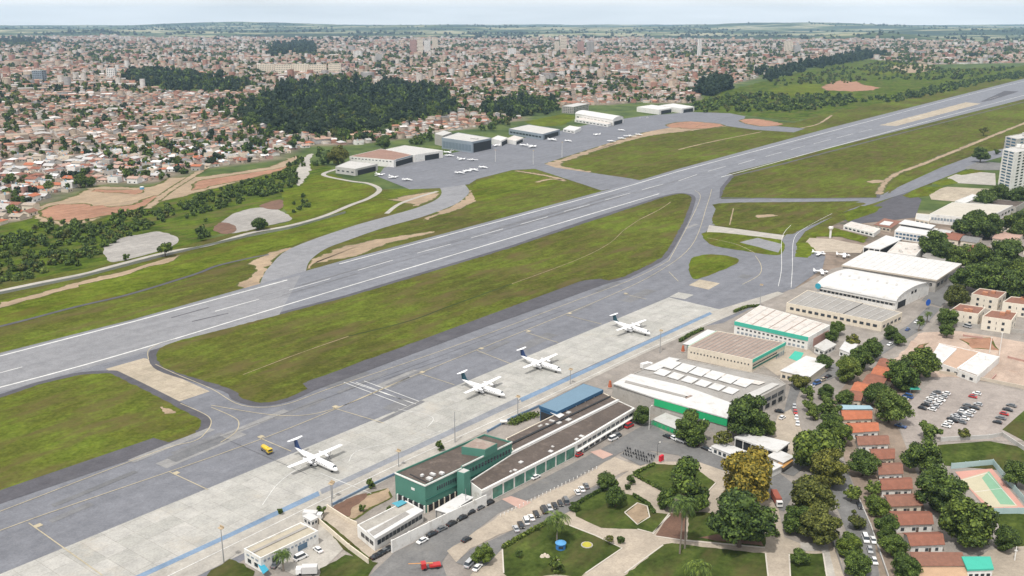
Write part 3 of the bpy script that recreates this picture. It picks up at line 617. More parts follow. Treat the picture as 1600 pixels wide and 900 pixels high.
# ================================================================== BUILDINGS
def inset(w, d):
    n = len(w); out = []
    for i in range(n):
        p, q, r = w[i-1], w[i], w[(i+1) % n]
        e1 = (q-p).normalized(); e2 = (r-q).normalized()
        n1 = Vector((-e1.y, e1.x, 0)); n2 = Vector((-e2.y, e2.x, 0))
        k = (n1+n2); k = k/max(.3, k.dot(n1)) if k.length > 1e-6 else n1
        out.append(q+k*d)
    return out
def ccw(w):
    a = sum(w[i].x*w[(i+1)%len(w)].y-w[(i+1)%len(w)].x*w[i].y for i in range(len(w)))
    return w if a > 0 else w[::-1]
class Bld:
    """one building: an Empty at its base with walls, roof, windows ... as parts"""
    def __init__(s, name, label, px, H, wall, roof, cat='building', par=.5, group=None, z0=-.3, over=0, fascia=None, fh=.6, world=None):
        w = world or [G(a, b, H) for a, b in px]
        for p in w: p.z = 0
        s.raw = w; s.H = H; s.w = ccw(list(w)); c = sum(w, Vector())/len(w)
        s.c = c; s.t = thing(name, label, cat, (c.x, c.y, 0), 0, group)
        L = lambda q: q-c
        w = [L(q) for q in s.w]
        mb = MB()
        if par and not over:
            inn = inset(w, .35); n = len(w)
            vs = [(q.x,q.y,z0) for q in w]+[(q.x,q.y,H) for q in w]+[(q.x,q.y,H) for q in inn]+[(q.x,q.y,H-par) for q in inn]
            fs = []
            for i in range(n):
                j = (i+1) % n
                fs += [(i,j,n+j,n+i),(n+i,n+j,2*n+j,2*n+i),(2*n+i,2*n+j,3*n+j,3*n+i)]
            mb.add(vs, fs); mb.build('wall', wall, s.t)
            mb = MB(); mb.prism(inn, H-par-.25, H-par+.01, bot=False); s.roof = mb.build('roof', roof, s.t)
        else:
            mb.prism(w, z0, H-.25, top=True, bot=False); mb.build('wall', wall, s.t)
            mb = MB(); mb.prism(inset(w, -over), H-.24, H); s.roof = mb.build('roof', roof, s.t)
        if fascia:
            mb = MB(); o = inset(w, -over-.08); i2 = inset(w, -over+.05); n = len(w)
            vs = [(q.x,q.y,H-fh) for q in o]+[(q.x,q.y,H+.03) for q in o]+[(q.x,q.y,H+.03) for q in i2]+[(q.x,q.y,H-fh) for q in i2]
            fs = []
            for i in range(n):
                j = (i+1) % n
                fs += [(i,j,n+j,n+i),(n+i,n+j,2*n+j,2*n+i),(2*n+i,2*n+j,3*n+j,3*n+i),(3*n+i,3*n+j,j,i)]
            mb.add(vs, fs); mb.build('fascia', fascia, s.t)
    def edge(s, i): # by the order given
        return s.raw[i]-s.c, s.raw[(i+1) % len(s.raw)]-s.c
    def nrm(s, a, b):
        d = (b-a).normalized(); n = Vector((d.y, -d.x, 0))
        if n.dot((a+b)/2) < 0: n = -n
        return d, n
    def windows(s, i, z, h, n, frac=.6, mat=None, t0=.03, t1=.97, name='window', frame=None, depth=.12):
        a, b = s.edge(i) if isinstance(i, int) else i; d, nn = s.nrm(a, b); L = (b-a).length; a2 = a+d*L*t0; pitch = L*(t1-t0)/n
        for k in range(n):
            p = a2+d*pitch*(k+.5)+nn*(.05)
            mb = MB(); rz = math.atan2(d.y, d.x)
            if frame:
                W = pitch*frac; f = .14
                for cx, cz, sx, sz in ((0, h/2-f/2, W, f), (0, -h/2+f/2, W, f), (-W/2+f/2, 0, f, h-2*f), (W/2-f/2, 0, f, h-2*f)):
                    mb.box((p.x+d.x*cx, p.y+d.y*cx, z+h/2+cz), (sx, depth*1.6, sz), rz)
                o = mb.build(name, frame, s.t)
                g = MB(); g.box((p.x, p.y, z+h/2), (W-2*f, depth*.8, h-2*f), rz); g.build('pane', mat or GLZ, o)
            else:
                mb.box((p.x, p.y, z+h/2), (pitch*frac, depth, h), rz); mb.build(name, mat or GLZ, s.t)
    def band(s, i, z, h, mat, name='panel', t0=0, t1=1, depth=.2):
        a, b = s.edge(i) if isinstance(i, int) else i; d, nn = s.nrm(a, b); L = (b-a).length
        p = a+d*L*(t0+t1)/2+nn*depth*.3; mb = MB(); mb.box((p.x, p.y, z+h/2), (L*(t1-t0), depth, h), math.atan2(d.y, d.x)); return mb.build(name, mat, s.t)
    def slab(s, px, z, th, mat, name='roof_panel'):
        w = ccw([G(a, b, z)-s.c for a, b in px]); mb = MB(); mb.prism(w, z-th, z); return mb.build(name, mat, s.t)
    def block(s, px, z1, z0, mat, name='rooftop_room', roof=None):
        w = ccw([G(a, b, z1)-s.c for a, b in px]); mb = MB(); mb.prism(w, z0, z1); o = mb.build(name, mat, s.t)
        if roof:
            mb = MB(); mb.prism(inset(w, .3), z1-.05, z1+.06); mb.build('roof', roof, o)
        return o
    def posts(s, i, n, z, r, mat, out=0, t0=0, t1=1, name='post'):
        a, b = s.edge(i); d, nn = s.nrm(a, b)
        for k in range(n):
            p = a.lerp(b, t0+(t1-t0)*k/max(1, n-1))+nn*out; mb = MB(); mb.box((p.x, p.y, z/2), (r, r, z), math.atan2(d.y, d.x)); mb.build(name, mat, s.t)
    def bits(s, n, mat, smin=.8, smax=2, h=.7, name='roof_vent'):
        w = [q-s.c for q in s.w]
        for k in range(n):
            u, v = random.uniform(.15,.85), random.uniform(.15,.85)
            p = (w[0]*(1-u)+w[1]*u)*(1-v)+(w[3 % len(w)]*(1-u)+w[2]*u)*v
            mb = MB(); mb.box((p.x, p.y, s.H-.4+h/2), (random.uniform(smin,smax), random.uniform(smin,smax), h), RUN_ANG); mb.build(name, mat, s.t)

# ---- the terminal
T = Bld('terminal_block', 'two-storey green airport terminal block with brown flat roof and small rooftop room', [(617,738),(664,758),(721,731),(722,728),(800,690),(757,678)], 11.5, GREEN, BRNR, 'terminal building', par=.7)
for i in (0, 1, 3): T.band(i, 11.0, .55, WHT, 'coping', depth=.3)
T.windows(1, 7.2, 1.5, 11, .55, GLZ, .3, .97); T.windows(3, 7.2, 1.6, 15, .6, GLZ, .06, .97); T.windows(0, 7.4, .9, 1, .22, WHT, .35, .85, 'wall_sign')
T.band(0, -.2, 3.2, DARKM, 'ground_floor_shade_panel', .1, .96); T.band(1, -.2, 3.0, DARKM, 'ground_floor_shade_panel', .04, .96)  # dark panels on the solid wall, painted as the shade of the recessed floor
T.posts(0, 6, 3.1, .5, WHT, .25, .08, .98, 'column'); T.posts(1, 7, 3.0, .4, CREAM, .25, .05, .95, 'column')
T.band(1, 5.2, .3, surf('dark_green_trim',(.03,.13,.1),.1,.3), 'trim_line'); T.band(3, 5.0, .3, MATS['dark_green_trim'], 'trim_line')
T.block([(721,698),(758,703),(777,693),(744,684)], 14.0, 10.8, GREEN, 'rooftop_room', CORR)
T.block([(714,737),(725,740),(735,735),(724,731)], 12.0, 0, GREEN, 'stair_pier', LGREYR)
T.slab([(640,741),(668,755),(669,754),(641,740)], 10.95, .15, DARKM, 'roof_gutter'); T.bits(4, WHTR, 1, 2.2, .8)
B = Bld('terminal_wing', 'long low terminal wing with brown felt roof and green glass front on white columns', [(733,752),(752,766),(900,691),(991,637),(967,626),(800,709)], 6.5, WHT, BRNR, 'terminal building', par=.35)
B.windows(1, .3, 4.8, 8, .92, GLZG, .1, .99, 'glass_panel', WHT); B.band(1, 5.2, 1.2, WHT, 'fascia_band', depth=.5); B.band(2, 5.3, 1.1, WHT, 'fascia_band', depth=.5)
B.windows(2, 3.2, 1.3, 12, .8, GLZ, .02, .98); B.windows(2, .4, 2.0, 10, .7, GLZ, .02, .98, 'shopfront'); B.band(2, 2.6, .35, WHT, 'canopy', depth=1.6); B.bits(7, WHTR, .8, 2.4, .4)
a, b = B.edge(4); B.band((a, b), 6.2, .8, WHTR, 'roof_ridge', depth=1.3)
B = Bld('terminal_rear_wing', 'rear terminal wing with stained brown roof between the white ridge and the blue canopy', [(790,685),(803,706),(966,625),(940,612)], 6.6, CREAM, BRNR, 'terminal building', par=.3)
B.slab([(795,693),(797,695),(955,619),(953,618)], 6.75, .15, DARKM, 'roof_gutter'); B.bits(6, LGREYR, 1, 2.6, .5); B.windows(3, 2, 1.6, 9, .6)
B = Bld('arrivals_canopy', 'long blue metal canopy roof on dark posts behind the terminal', [(844,634),(870,643),(941,609),(912,600)], 8.2, BLUED, BLUER, 'canopy', par=0, over=.3, fascia=BLUED, fh=1.4)
for i in (0, 1, 3): B.band(i, -.2, 5.8, DARKM, 'canopy_shade_panel', .05, .95, .2)  # near-black panels stand in for the shade under the canopy
B.posts(1, 6, 6.8, .4, METALG, .3); B.slab([(858,643),(866,640),(882,648),(874,653)], 7.0, .2, WHTR, 'awning')
B = Bld('white_annex', 'low white annex with strip window and pale grey deck roof beside the green terminal', [(558,820),(585,842),(661,797),(634,782)], 5.0, WHT, PAVE, 'building', par=.5)
B.slab([(572,829),(586,842),(662,797),(650,791)], 5.5, .35, WHTR, 'roof_panel'); B.slab([(577,831),(583,837),(640,803),(633,799)], 5.62, .11, GREYR, 'roof_panel')
B.windows(1, 2.0, 1.7, 12, .85, GLZ, .05, .98); B.windows(0, 2.0, 1.5, 3, .8, GLZ, .2, .95); B.slab([(612,786),(628,781),(636,785),(622,792)], 5.1, .1, surf('pool_blue',(.08,.3,.38),.1,.3), 'water_tray')
B = Bld('street_canopy', 'flat white canopy behind the white street wall in front of the green block', [(682,796),(700,801),(738,777),(722,772)], 4.6, LGREYR, WHTR, 'canopy', par=0, over=.4)
B.posts(0, 3, 4.2, .25, METALG, .3); B.windows(1, 1, 2, 6, .6, GLZ)
B = Bld('fire_station', 'white single-storey hall with beige roof and blue windows at the apron fence', [(381,857),(407,872),(497,829),(470,816)], 5.5, WHT, surf('sand_roof',(.4,.36,.28),.15,.12,dirt=(.3,.26,.2)), 'building', par=.5)
B.windows(1, 3.6, .7, 14, .55, GREYB, .03, .97); B.windows(1, 1.3, 2.1, 1, .9, GLZB, .62, .8); B.windows(1, 1.2, 2.2, 2, .6, GLZ, .15, .5); B.windows(0, 3.6, .6, 3, .6, GREYB, .1, .9); B.windows(0, 1.2, 1.4, 2, .5, GLZ, .1, .9)
B.slab([(402,880),(408,876),(420,890),(411,897)], 2.6, .12, surf('teal_awning',(.05,.3,.42),.1,.3), 'awning'); B.slab([(390,863),(393,865),(484,822),(481,820)], 5.3, .2, GREYR, 'roof_seam')
B = Bld('gate_house', 'tiny white guard hut beside the apron lamp post', [(474,806),(486,813),(496,808),(484,801)], 3.2, WHT, WHTR, 'hut', par=0, over=.3); B.windows(0, 1.2, 1, 2); B.windows(1, 1.2, 1, 2)
# ---- hangars and sheds beside the apron
B = Bld('freight_hall', 'wide white-roofed hall with rows of roof lights and bright green fascia', [(957,599),(1023,622),(1137,654),(1152,630),(1180,624),(1228,600),(1214,590),(1046,557)], 8.5, CONCW, GREYR, 'warehouse', par=.4)
B.slab([(958,599),(1023,621),(1136,653),(1150,632),(1070,603),(986,584)], 9.0, .5, WHTR); B.slab([(976,597),(1072,621),(1075,619),(978,594)], 9.3, .3, GREYR, 'roof_step'); B.slab([(1072,622),(1082,618),(1079,617),(1070,620)], 9.3, .3, CORR, 'roof_step')
a, b = B.edge(1); B.band(1, 5.0, 3.4, GREENB, 'green_fascia', depth=.5)
for i in range(6):                          # two rows of roof lights
    u = i/6; q = lambda s, t: (1021+s*117+t*-24, 580+s*36+t*14)   # noqa
    x0, y0 = 1020+u*128, 580.5+u*34
    B.slab([(x0+12,y0-5),(x0+29,y0+0),(x0+18,y0+7),(x0+1,y0+2)], 8.7, .3, WHTR, 'roof_light')
    x0, y0 = 1034+u*138, 570.5+u*34
    B.slab([(x0+10,y0-9),(x0+31,y0-4),(x0+16,y0+6),(x0-4,y0+0)], 8.75, .3, WHTR, 'roof_light')
B.slab([(1006,576),(1046,558),(1062,561),(1024,579)], 8.7, .2, WHTR); B.slab([(1100,578),(1150,588),(1196,597),(1186,601),(1146,592),(1100,583)], 8.7, .2, STRK)
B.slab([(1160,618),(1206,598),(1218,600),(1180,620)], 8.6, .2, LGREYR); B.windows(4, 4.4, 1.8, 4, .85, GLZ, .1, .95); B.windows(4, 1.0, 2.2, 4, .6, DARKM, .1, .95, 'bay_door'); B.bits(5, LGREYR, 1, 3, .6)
B = Bld('brown_roof_warehouse', 'cream warehouse with brown ribbed roof and teal edge on its street end', [(1075,541),(1176,562),(1227,535),(1120,517)], 7.0, CREAM, CORR, 'warehouse', par=.25)
B.windows(0, 3.6, .8, 18, .35); B.band(1, 5.4, 1.7, TEAL, 'teal_fascia', depth=.4); B.band(1, 3.4, .5, DARKM, 'louvre_band', .02, .75); B.band(1, 1.6, .9, MATS['dark_green_trim'], 'louvre_band', .02, .8); B.windows(1, .2, 2.6, 4, .6, GREYB, .72, .99, 'door'); B.band(3, 6.2, .9, TEAL, 'teal_fascia')
for k in range(1, 14):
    u = k/14; B.slab([(1075+u*101, 541+u*21), (1075.8+u*101, 541.2+u*21), (1120.8+u*106.5, 517.2+u*18), (1120+u*106.5, 517+u*18)], 6.95, .2, GREYR, 'roof_seam')
B = Bld('stained_roof_warehouse', 'white warehouse with streaky weathered roof and a long teal fascia', [(1148,502),(1263,527),(1297,508),(1187,477)], 7.5, WHT, STRK, 'warehouse', par=.25)
B.band(0, 5.4, 2.2, TEAL, 'teal_fascia', depth=.4); B.windows(0, 3.4, .9, 16, .5); B.windows(0, .8, 1.2, 16, .6, GREYB); B.band(1, -.2, 5.2, PINKW, 'brick_panel', .25, .95)
for k in range(1, 9):
    u = k/9; B.slab([(1148+u*115, 502+u*25), (1149+u*115, 502.2+u*25), (1188+u*110, 477.2+u*31), (1187+u*110, 477+u*31)], 7.45, .2, LGREYR if k % 2 else CORR, 'roof_seam')
B = Bld('grey_roof_depot', 'long depot with flat ribbed grey roof in front of the arched white hangar', [(1229,473),(1378,503),(1410,488),(1262,453)], 6.0, CREAM, GREYR, 'warehouse', par=.3)
B.windows(0, 2.2, 1.6, 14, .6); B.windows(1, 2, 1.5, 5, .6)
for k in range(1, 12):
    u = k/12; B.slab([(1229+u*149, 473+u*30), (1230+u*149, 473.2+u*30), (1263+u*148, 453.2+u*35), (1262+u*148, 453+u*35)], 5.95, .2, DARKM if k == 7 else LGREYR, 'roof_seam')
def vault(name, label, a, b, c, eave, rise, wall, roof, n=14, group=None):
    """barrel-vaulted hangar: a-b is the near eave line, b-c the arched gable (pixels at eave height)"""
    A, Bq, Cq = [G(*p, eave) for p in (a, b, c)]
    for q in (A, Bq, Cq): q.z = 0
    D = A+(Cq-Bq); cen = (A+Bq+Cq+D)/4; t = thing(name, label, 'hangar', (cen.x, cen.y, 0), 0, group)
    A, Bq, Cq, D = [q-cen for q in (A, Bq, Cq, D)]
    mb = MB(); mb.prism([A, Bq, Cq, D], -.3, eave, top=False, bot=False); 
    for s0, s1 in ((Bq, Cq), (D, A)):
        vs = [tuple((s0.lerp(s1, (1-math.cos(math.pi*k/n))/2)).xy)+(eave+rise*math.sin(math.pi*k/n),) for k in range(n+1)]
        mb.add(vs, [tuple(range(n+1))])
    mb.build('wall', wall, t)
    mb = MB(); vs = []; ax = (Bq-A).normalized()*.5; 
    for k in range(n+1):
        f = (1-math.cos(math.pi*k/n))/2; z = eave+rise*math.sin(math.pi*k/n)+.1; o = (Cq-Bq)*(f*1.02-.01)
        for q in (A-ax+o, Bq+ax+o): vs += [(q.x, q.y, z), (q.x, q.y, z+.3)]
    fs = []
    for k in range(n):
        i = 4*k; j = i+4; fs += [(i+1,i+3,j+3,j+1),(i,j,j+2,i+2),(i,i+1,j+1,j),(i+2,j+2,j+3,i+3)]
    fs += [(0,2,3,1),(4*n,4*n+1,4*n+3,4*n+2)]; mb.add(vs, fs); mb.build('roof', roof, t, smooth=False)
    s = Bld.__new__(Bld); s.t = t; s.raw = [A, Bq, Cq, D]; s.w = s.raw; s.c = Vector(); s.H = eave; return s
V = vault('arched_hangar', 'large white barrel-vaulted hangar with strip windows under its eave', (1277,447), (1400,471), (1452,447), 5.8, 4.6, WHT, WHTR)
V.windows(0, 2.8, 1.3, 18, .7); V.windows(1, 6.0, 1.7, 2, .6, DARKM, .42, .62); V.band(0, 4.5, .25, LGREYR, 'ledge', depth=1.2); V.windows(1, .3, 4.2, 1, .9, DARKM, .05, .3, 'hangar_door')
a, b = V.edge(0); p = a+(b-a)*.02; mb = MB(); mb.tube((p.x-.6, p.y-.6, 6.2), (p.x-1, p.y-1, 6.2), 1.9, n=14); mb.build('round_sign', surf('teal_sign',(.04,.3,.4),.1,.4), V.t)
for k in range(7):
    q = a+(b-a)*(.1+.12*k)+(V.raw[2]-V.raw[1])*.42; mb = MB(); mb.box((q.x,q.y,10.65), (1.2,4.5,.5), math.atan2((b-a).y,(b-a).x)+.3); mb.build('roof_vent', LGREYR, V.t)
B = Bld('white_roof_hangar', 'big hangar with white low-pitched roof behind the arched hangar', [(1317,414),(1463,437),(1501,412),(1358,391)], 9.0, CONCW, WHTR, 'hangar', par=0, over=.6, fascia=BEIW, fh=1.0)
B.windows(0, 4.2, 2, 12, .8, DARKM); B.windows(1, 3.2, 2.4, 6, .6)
for k in range(1, 14):
    u = k/14; B.slab([(1317+u*146, 414+u*23), (1317.6+u*146, 414.1+u*23), (1358.6+u*143, 391.1+u*21), (1358+u*143, 391+u*21)], 9.06, .1, LGREYR, 'roof_seam')
B = Bld('aircraft_shelter', 'open white flat-roofed aircraft shelter next to the sandy yard', [(1350,386),(1375,389),(1409,373),(1385,368)], 7, DARKM, WHTR, 'shelter', par=0, over=.5, fascia=WHTR); B.posts(0, 4, 6.5, .5, WHT, .6)  # solid walls painted near-black for the shade inside the open shelter
B = Bld('white_office', 'white two-storey office with glazed front behind the aircraft shelter', [(1386,394),(1431,399),(1446,382),(1404,377)], 7, WHT, STRK, 'building', par=.5); B.windows(0, 4, 1.6, 10, .7, GLZ); B.windows(0, .8, 1.8, 10, .7, GLZG); B.bits(4, LGREYR)
B = Bld('grey_lean_to', 'grey gabled lean-to shed under the trees by the white office', [(1441,400),(1480,414),(1492,409),(1449,394)], 5, CONCW, GREYR, 'shed', par=0, over=.3); B.windows(0, 2, 1.3, 4)
B = Bld('clinic_building', 'white building of stepped flat roofs with pale blue glazing near the beige hall', [(1398,360),(1452,368),(1466,357),(1413,346)], 7, WHT, WHTR, 'building', par=.4); B.slab([(1404,349),(1455,357),(1462,352),(1414,343)], 8.6, .4, WHTR, 'upper_roof'); B.windows(0, 1, 1.7, 9, .75, GLZB); B.windows(0, 4, 1.6, 9, .75, GLZB); B.windows(1, 3, 1.6, 4, .6)
B = Bld('beige_roof_hall', 'broad hall with plain beige roof and white glazed front beside the tower block', [(1453,334),(1537,343),(1581,321),(1488,316)], 8, WHT, surf('beige_roof',(.46,.43,.37),.1,.06,dirt=(.36,.33,.28)), 'hall', par=.3)
B.windows(0, 3, 2.2, 16, .75, GREYB); B.band(1, 6.6, 1.6, LGREYR, 'gutter_edge', depth=1.2); B.windows(1, 2.5, 2, 8, .6)
B = Bld('beige_front_annex', 'low pale annex in front of the beige-roofed hall', [(1430,342),(1452,346),(1456,335),(1432,333)], 4, CREAM, LGREYR, 'building', par=.3); B.windows(0, 1.5, 1.2, 3)
B = Bld('brown_roof_shed', 'low shed with purple-brown roof behind the beige hall', [(1516,315),(1588,323),(1602,315),(1530,309)], 6, CONCW, BRNR, 'shed', par=.3); B.windows(0, 2, 1.6, 8)
B = Bld('pale_link_block', 'narrow white flat-roofed block between beige hall and parking bays', [(1492,314),(1508,317),(1532,307),(1520,303)], 6, WHT, WHTR, 'building', par=.4); B.windows(0, 2, 1.4, 3)
B = Bld('brown_yard_house', 'brown-roofed courtyard building next to the stepped white building', [(1366,351),(1392,356),(1408,346),(1382,341)], 4, BEIW, TILE['brown_tiles'], 'building', par=0, over=.3); B.slab([(1374,350),(1390,352),(1396,347),(1382,345)], 4.5, .4, WHTR, 'roof_panel'); B.windows(0, 1.3, 1.2, 4)
B = Bld('hangar_terrace', 'pale flat-roofed annex stretching along the taxi lane by the brown courtyard', [(1318,352),(1366,364),(1376,357),(1330,346)], 3.5, WHT, STRK, 'building', par=.3); B.windows(0, 1, 1.3, 7)
B = Bld('small_grey_shed', 'small square shed with pale grey roof beside the stained warehouse', [(1273,541),(1288,548),(1306,538),(1291,530)], 3.5, WHT, LGREYR, 'shed', par=0, over=.4); B.windows(0, 1.2, 1.1, 2); B.windows(1, 1.2, 1.1, 3)
B = Bld('white_tent_hall', 'white membrane-roofed store beside the beige forecourt and street trees', [(1220,579),(1264,589),(1296,565),(1260,556)], 4.5, CREAM, WHTR, 'building', par=0, over=.3); B.windows(0, 1, 1.5, 5)
B = Bld('broken_roof_store', 'small white store with sagging roof under the street trees', [(1312,545),(1330,552),(1340,538),(1322,531)], 4, WHT, WHTR, 'building', par=0, over=.2); B.windows(0, 1, 1.2, 3)
B = Bld('white_low_canopy', 'flat white canopy over the fenced yard next to the brown ribbed roof', [(1068,537),(1080,539),(1120,518),(1106,515)], 3.5, LGREYR, WHTR, 'canopy', par=0, over=.3); B.posts(0, 3, 3.2, .3, METALG, .3)
B = Bld('market_canopy', 'long white canopy roof behind the broad dark tree near the plaza', [(1150,683),(1214,705),(1232,691),(1168,676)], 4.5, DARKM, WHTR, 'canopy', par=0, over=.4, fascia=WHTR); B.posts(0, 6, 4, .3, WHT, .5)  # walls coloured near-black in place of the shade below the roof
B = Bld('white_kiosk_row', 'row of small white kiosks below the long canopy', [(1112,697),(1206,735),(1222,727),(1128,690)], 3.2, WHT, WHTR, 'kiosk', par=0, over=.3); B.windows(0, .8, 1.4, 12, .6, GLZ)
B = Bld('junk_stall', 'white and tan stall under patched awnings at the end of the kiosk row', [(1200,712),(1224,722),(1240,713),(1216,703)], 4, BEIW, WHTR, 'stall', par=0, over=.3); B.slab([(1212,726),(1224,731),(1240,719),(1228,714)], 3, .15, surf('orange_awning',(.45,.24,.08),.2,.4), 'awning'); B.posts(0, 4, 3.5, .25, METALG, .4)
B = Bld('green_stall_building', 'low green and grey yard building under the bright green fascia', [(1020,655),(1062,672),(1082,660),(1040,645)], 3, surf('mural_green',(.08,.33,.16),.3,.5,dirt=(.3,.2,.4)), LGREYR, 'building', par=0, over=.2); B.windows(0, .6, 1.3, 6, .5, GREENB)
# ---- tower blocks, flats, plots at the right
def tower(name, label, px, H, wall, floors, n0, n1, m0=GLZ, m1=GLZ, group=None, roof=LGREYR, w0=.75, w1=.5):
    b = Bld(name, label, px, H, wall, roof, 'tower block', par=.8, group=group); st = H/floors
    for k in range(floors):
        b.windows(0, k*st+st*.3, st*.5, n0, w0, m0, .08, .92)
        b.windows(1, k*st+st*.3, st*.5, n1, w1, m1, .1, .95)
    b.bits(2, wall, 3, 5, 3.4, 'lift_room'); return b
tower('tower_block', 'tall white residential tower with a column of blue-glazed balconies beside the parking bays', [(1567,233),(1587,238),(1622,231),(1600,226)], 45, WHT, 15, 2, 4, GLZB, GLZ)
tower('tower_block', 'paler glazed tower standing behind the tall white residential tower', [(1571,213),(1590,217),(1625,211),(1604,207)], 46, LGREYR, 14, 2, 4, GLZB, GLZB)
for i, (px, lab) in enumerate(([[(1485,484),(1529,490.5),(1540,480),(1500,474)], 'cream apartment block with brown roof nearest the building plot and street trees'], [[(1535,494),(1581,500.5),(1590,488),(1549,484)], 'cream apartment block with reddish roof edge in front of its three neighbours'],
        [[(1518,458.5),(1560,466.5),(1573,456),(1531,450)], 'cream apartment block set back under the tall dark trees'], [[(1567,471.5),(1612,477.5),(1622,467),(1580,463)], 'cream apartment block at the frame edge behind the reddish-edged block'])):
    B = Bld('apartment_block', lab, px, 8.2, surf('pale_cream_wall',(.7,.64,.54),.1,.2,dirt=(.56,.5,.42)), TILE['brown_tiles'], 'apartment block', par=.4, group='cream four-square apartment blocks')
    for k in range(2): B.windows(0, 1.2+k*3.4, 1.6, 2, .2, GLZ); B.windows(0, 1.2+k*3.4, 1.3, 1, .1, GLZ, .4, .6); B.windows(1, 1.2+k*3.4, 1.5, 2, .2, GLZ)
    B.bits(2, surf('brick_tank',(.42,.2,.12),.2,.4), 2, 3, 1.6, 'water_tank_room')
B = Bld('unfinished_building', 'roofless white-walled shell with bare screed floors on the brown building plot', [(1452,561),(1527,588),(1562,557),(1468,536)], 4, WHT, surf('screed_floor',(.44,.31,.23),.15,.3,dirt=(.34,.24,.18)), 'building shell', par=.3)
B.slab([(1453,559),(1470,566),(1494,544),(1468,537)], 4.1, .2, WHTR, 'floor_slab'); B.slab([(1496,575),(1527,586),(1561,557),(1531,550)], 4.1, .2, WHTR, 'floor_slab'); B.windows(0, 1, 1.3, 6, .4)
B.block([(1470,566),(1472,567),(1495,545),(1493,544)], 4.5, 3.5, WHT, 'partition_wall'); B.block([(1495,575),(1497,576),(1532,551),(1530,550)], 4.5, 3.5, WHT, 'partition_wall')
for (a, b, h) in ((1561,556,13), (1546,552,9), (1527,570,6), (1538,574,6)):
    g = G(a, b); t = thing('steel_mast', {13:'tallest white steel mast at the corner of the roofless shell',9:'shorter white mast beside the tallest mast on the building plot',6:'thin grey pole standing over the white screed floor'}[h], 'mast', g, 0, 'masts on the building plot'); mb = MB(); mb.tube((0,0,0),(0,0,h),.22,.16); mb.build('pole', WHT, t); mb = MB(); mb.box((0,0,h),(1.2,.2,.25)); mb.build('cross_arm', WHT, t)
# ---- gabled houses
def gable(name, label, quad, H, rise, wall, roof, cat='house', group=None, over=.5, world=None, win=2, extra=None):
    """quad in order: near-left, near-right, far-right, far-left of the roof outline at eave height; ridge runs left-right"""
    w = world or [G(a, b, H) for a, b in quad]
    for q in w: q.z = 0
    c = sum(w, Vector())/4; t = thing(name, label, cat, (c.x, c.y, 0), 0, group); w = [q-c for q in w]
    s = ccw(w[:]); wi = inset(s, over)
    if s is not w: wi = wi[::-1] if s == w[::-1] else wi
    wi = inset(w, over) if (w[1]-w[0]).cross(w[2]-w[1]).z > 0 else [v for v in inset(w[::-1], over)][::-1]
    m0, m1 = (wi[0]+wi[3])/2, (wi[1]+wi[2])/2
    z = lambda q, h: (q.x, q.y, h)
    mb = MB(); mb.prism(wi, -.3, H, top=False, bot=False); mb.add([z(wi[3],H), z(wi[0],H), z(m0,H+rise)], [(0,1,2)]); mb.add([z(wi[1],H), z(wi[2],H), z(m1,H+rise)], [(0,1,2)]); mb.build('wall', wall, t)
    r0, r1 = (w[0]+w[3])/2, (w[1]+w[2])/2; th = .18; k = .12
    vs = [z(w[0],H-k), z(w[1],H-k), z(r1,H+rise), z(r0,H+rise), z(w[3],H-k), z(w[2],H-k)]; vs += [(a,b,c2+th) for a,b,c2 in vs]
    mb = MB(); mb.add(vs, [(6,7,8,9),(9,8,11,10),(0,3,2,1),(3,4,5,2),(0,1,7,6),(4,10,11,5),(0,6,9,3),(3,9,10,4),(1,2,8,7),(2,5,11,8)]); mb.build('roof', roof, t)
    b = Bld.__new__(Bld); b.t = t; b.raw = wi; b.w = wi; b.c = Vector(); b.H = H
    if win:
        b.windows(0, .9, 1.2, win, .3); b.windows(0, 0, 2.1, 1, .12, BRNR, .3, .9, 'door'); b.windows(1, .9, 1.2, 1, .3)
    return b
Z = lambda *p: [(1060+x/2.961, 596+y/2.961) for x, y in p]
rows = [(Z((760,178),(897,173),(895,135),(745,132)), 'orange_tiles', 'bright orange tiled row house nearest the parking lot, first in its row'), (Z((798,238),(930,229),(918,188),(768,193)), 'orange_tiles', 'orange tiled row house, second from the parking lot end'),
    (Z((830,296),(978,290),(965,248),(815,253)), 'brown_tiles', 'brown tiled row house, third from the parking lot end'), (Z((895,362),(1002,357),(1000,310),(880,312)), 'terracotta_tiles', 'short dark terracotta row house with a white lean-to, fourth in its row'),
    (Z((925,432),(1042,427),(1030,375),(918,378)), 'brown_tiles', 'brown row house, fifth from the parking lot end of the row'), (Z((938,502),(1085,497),(1075,443),(925,450)), 'terracotta_tiles', 'reddish-brown row house opposite the dark tree, sixth in the row'),
    (Z((973,580),(1132,573),(1115,517),(945,525)), 'brown_tiles', 'long brown row house beside the tennis court trees, seventh in the row'), (Z((1003,667),(1183,660),(1160,600),(970,600)), 'terracotta_tiles', 'terracotta row house with cream gable, eighth in the row'),
    (Z((1073,762),(1234,755),(1210,695),(1035,700)), 'terracotta_tiles', 'terracotta row house next to the long low brown building')]
for i, (q, k, lab) in enumerate(rows):
    b = gable('row_house', lab, q, 3.4, 1.5, WHT if i % 3 else CREAM, TILE[k], 'house', 'tiled row houses along the tree-lined street', win=3)
B = Bld('low_brown_building', 'long low building with dark brown roof at the end of the row houses', Z((1095,850),(1330,850),(1310,792),(1075,790)), 3.5, BEIW, TILE['brown_tiles'], 'building', par=0, over=.3); B.windows(0, 1, 1.2, 6)
B = Bld('tan_roof_annex', 'tan flat-roofed annex in front of the long low brown building', Z((1110,905),(1345,905),(1335,855),(1105,852)), 3, BEIW, surf('orange_tan_roof',(.46,.31,.2),.2,.3), 'building', par=.2); B.windows(0, 1, 1.2, 6)
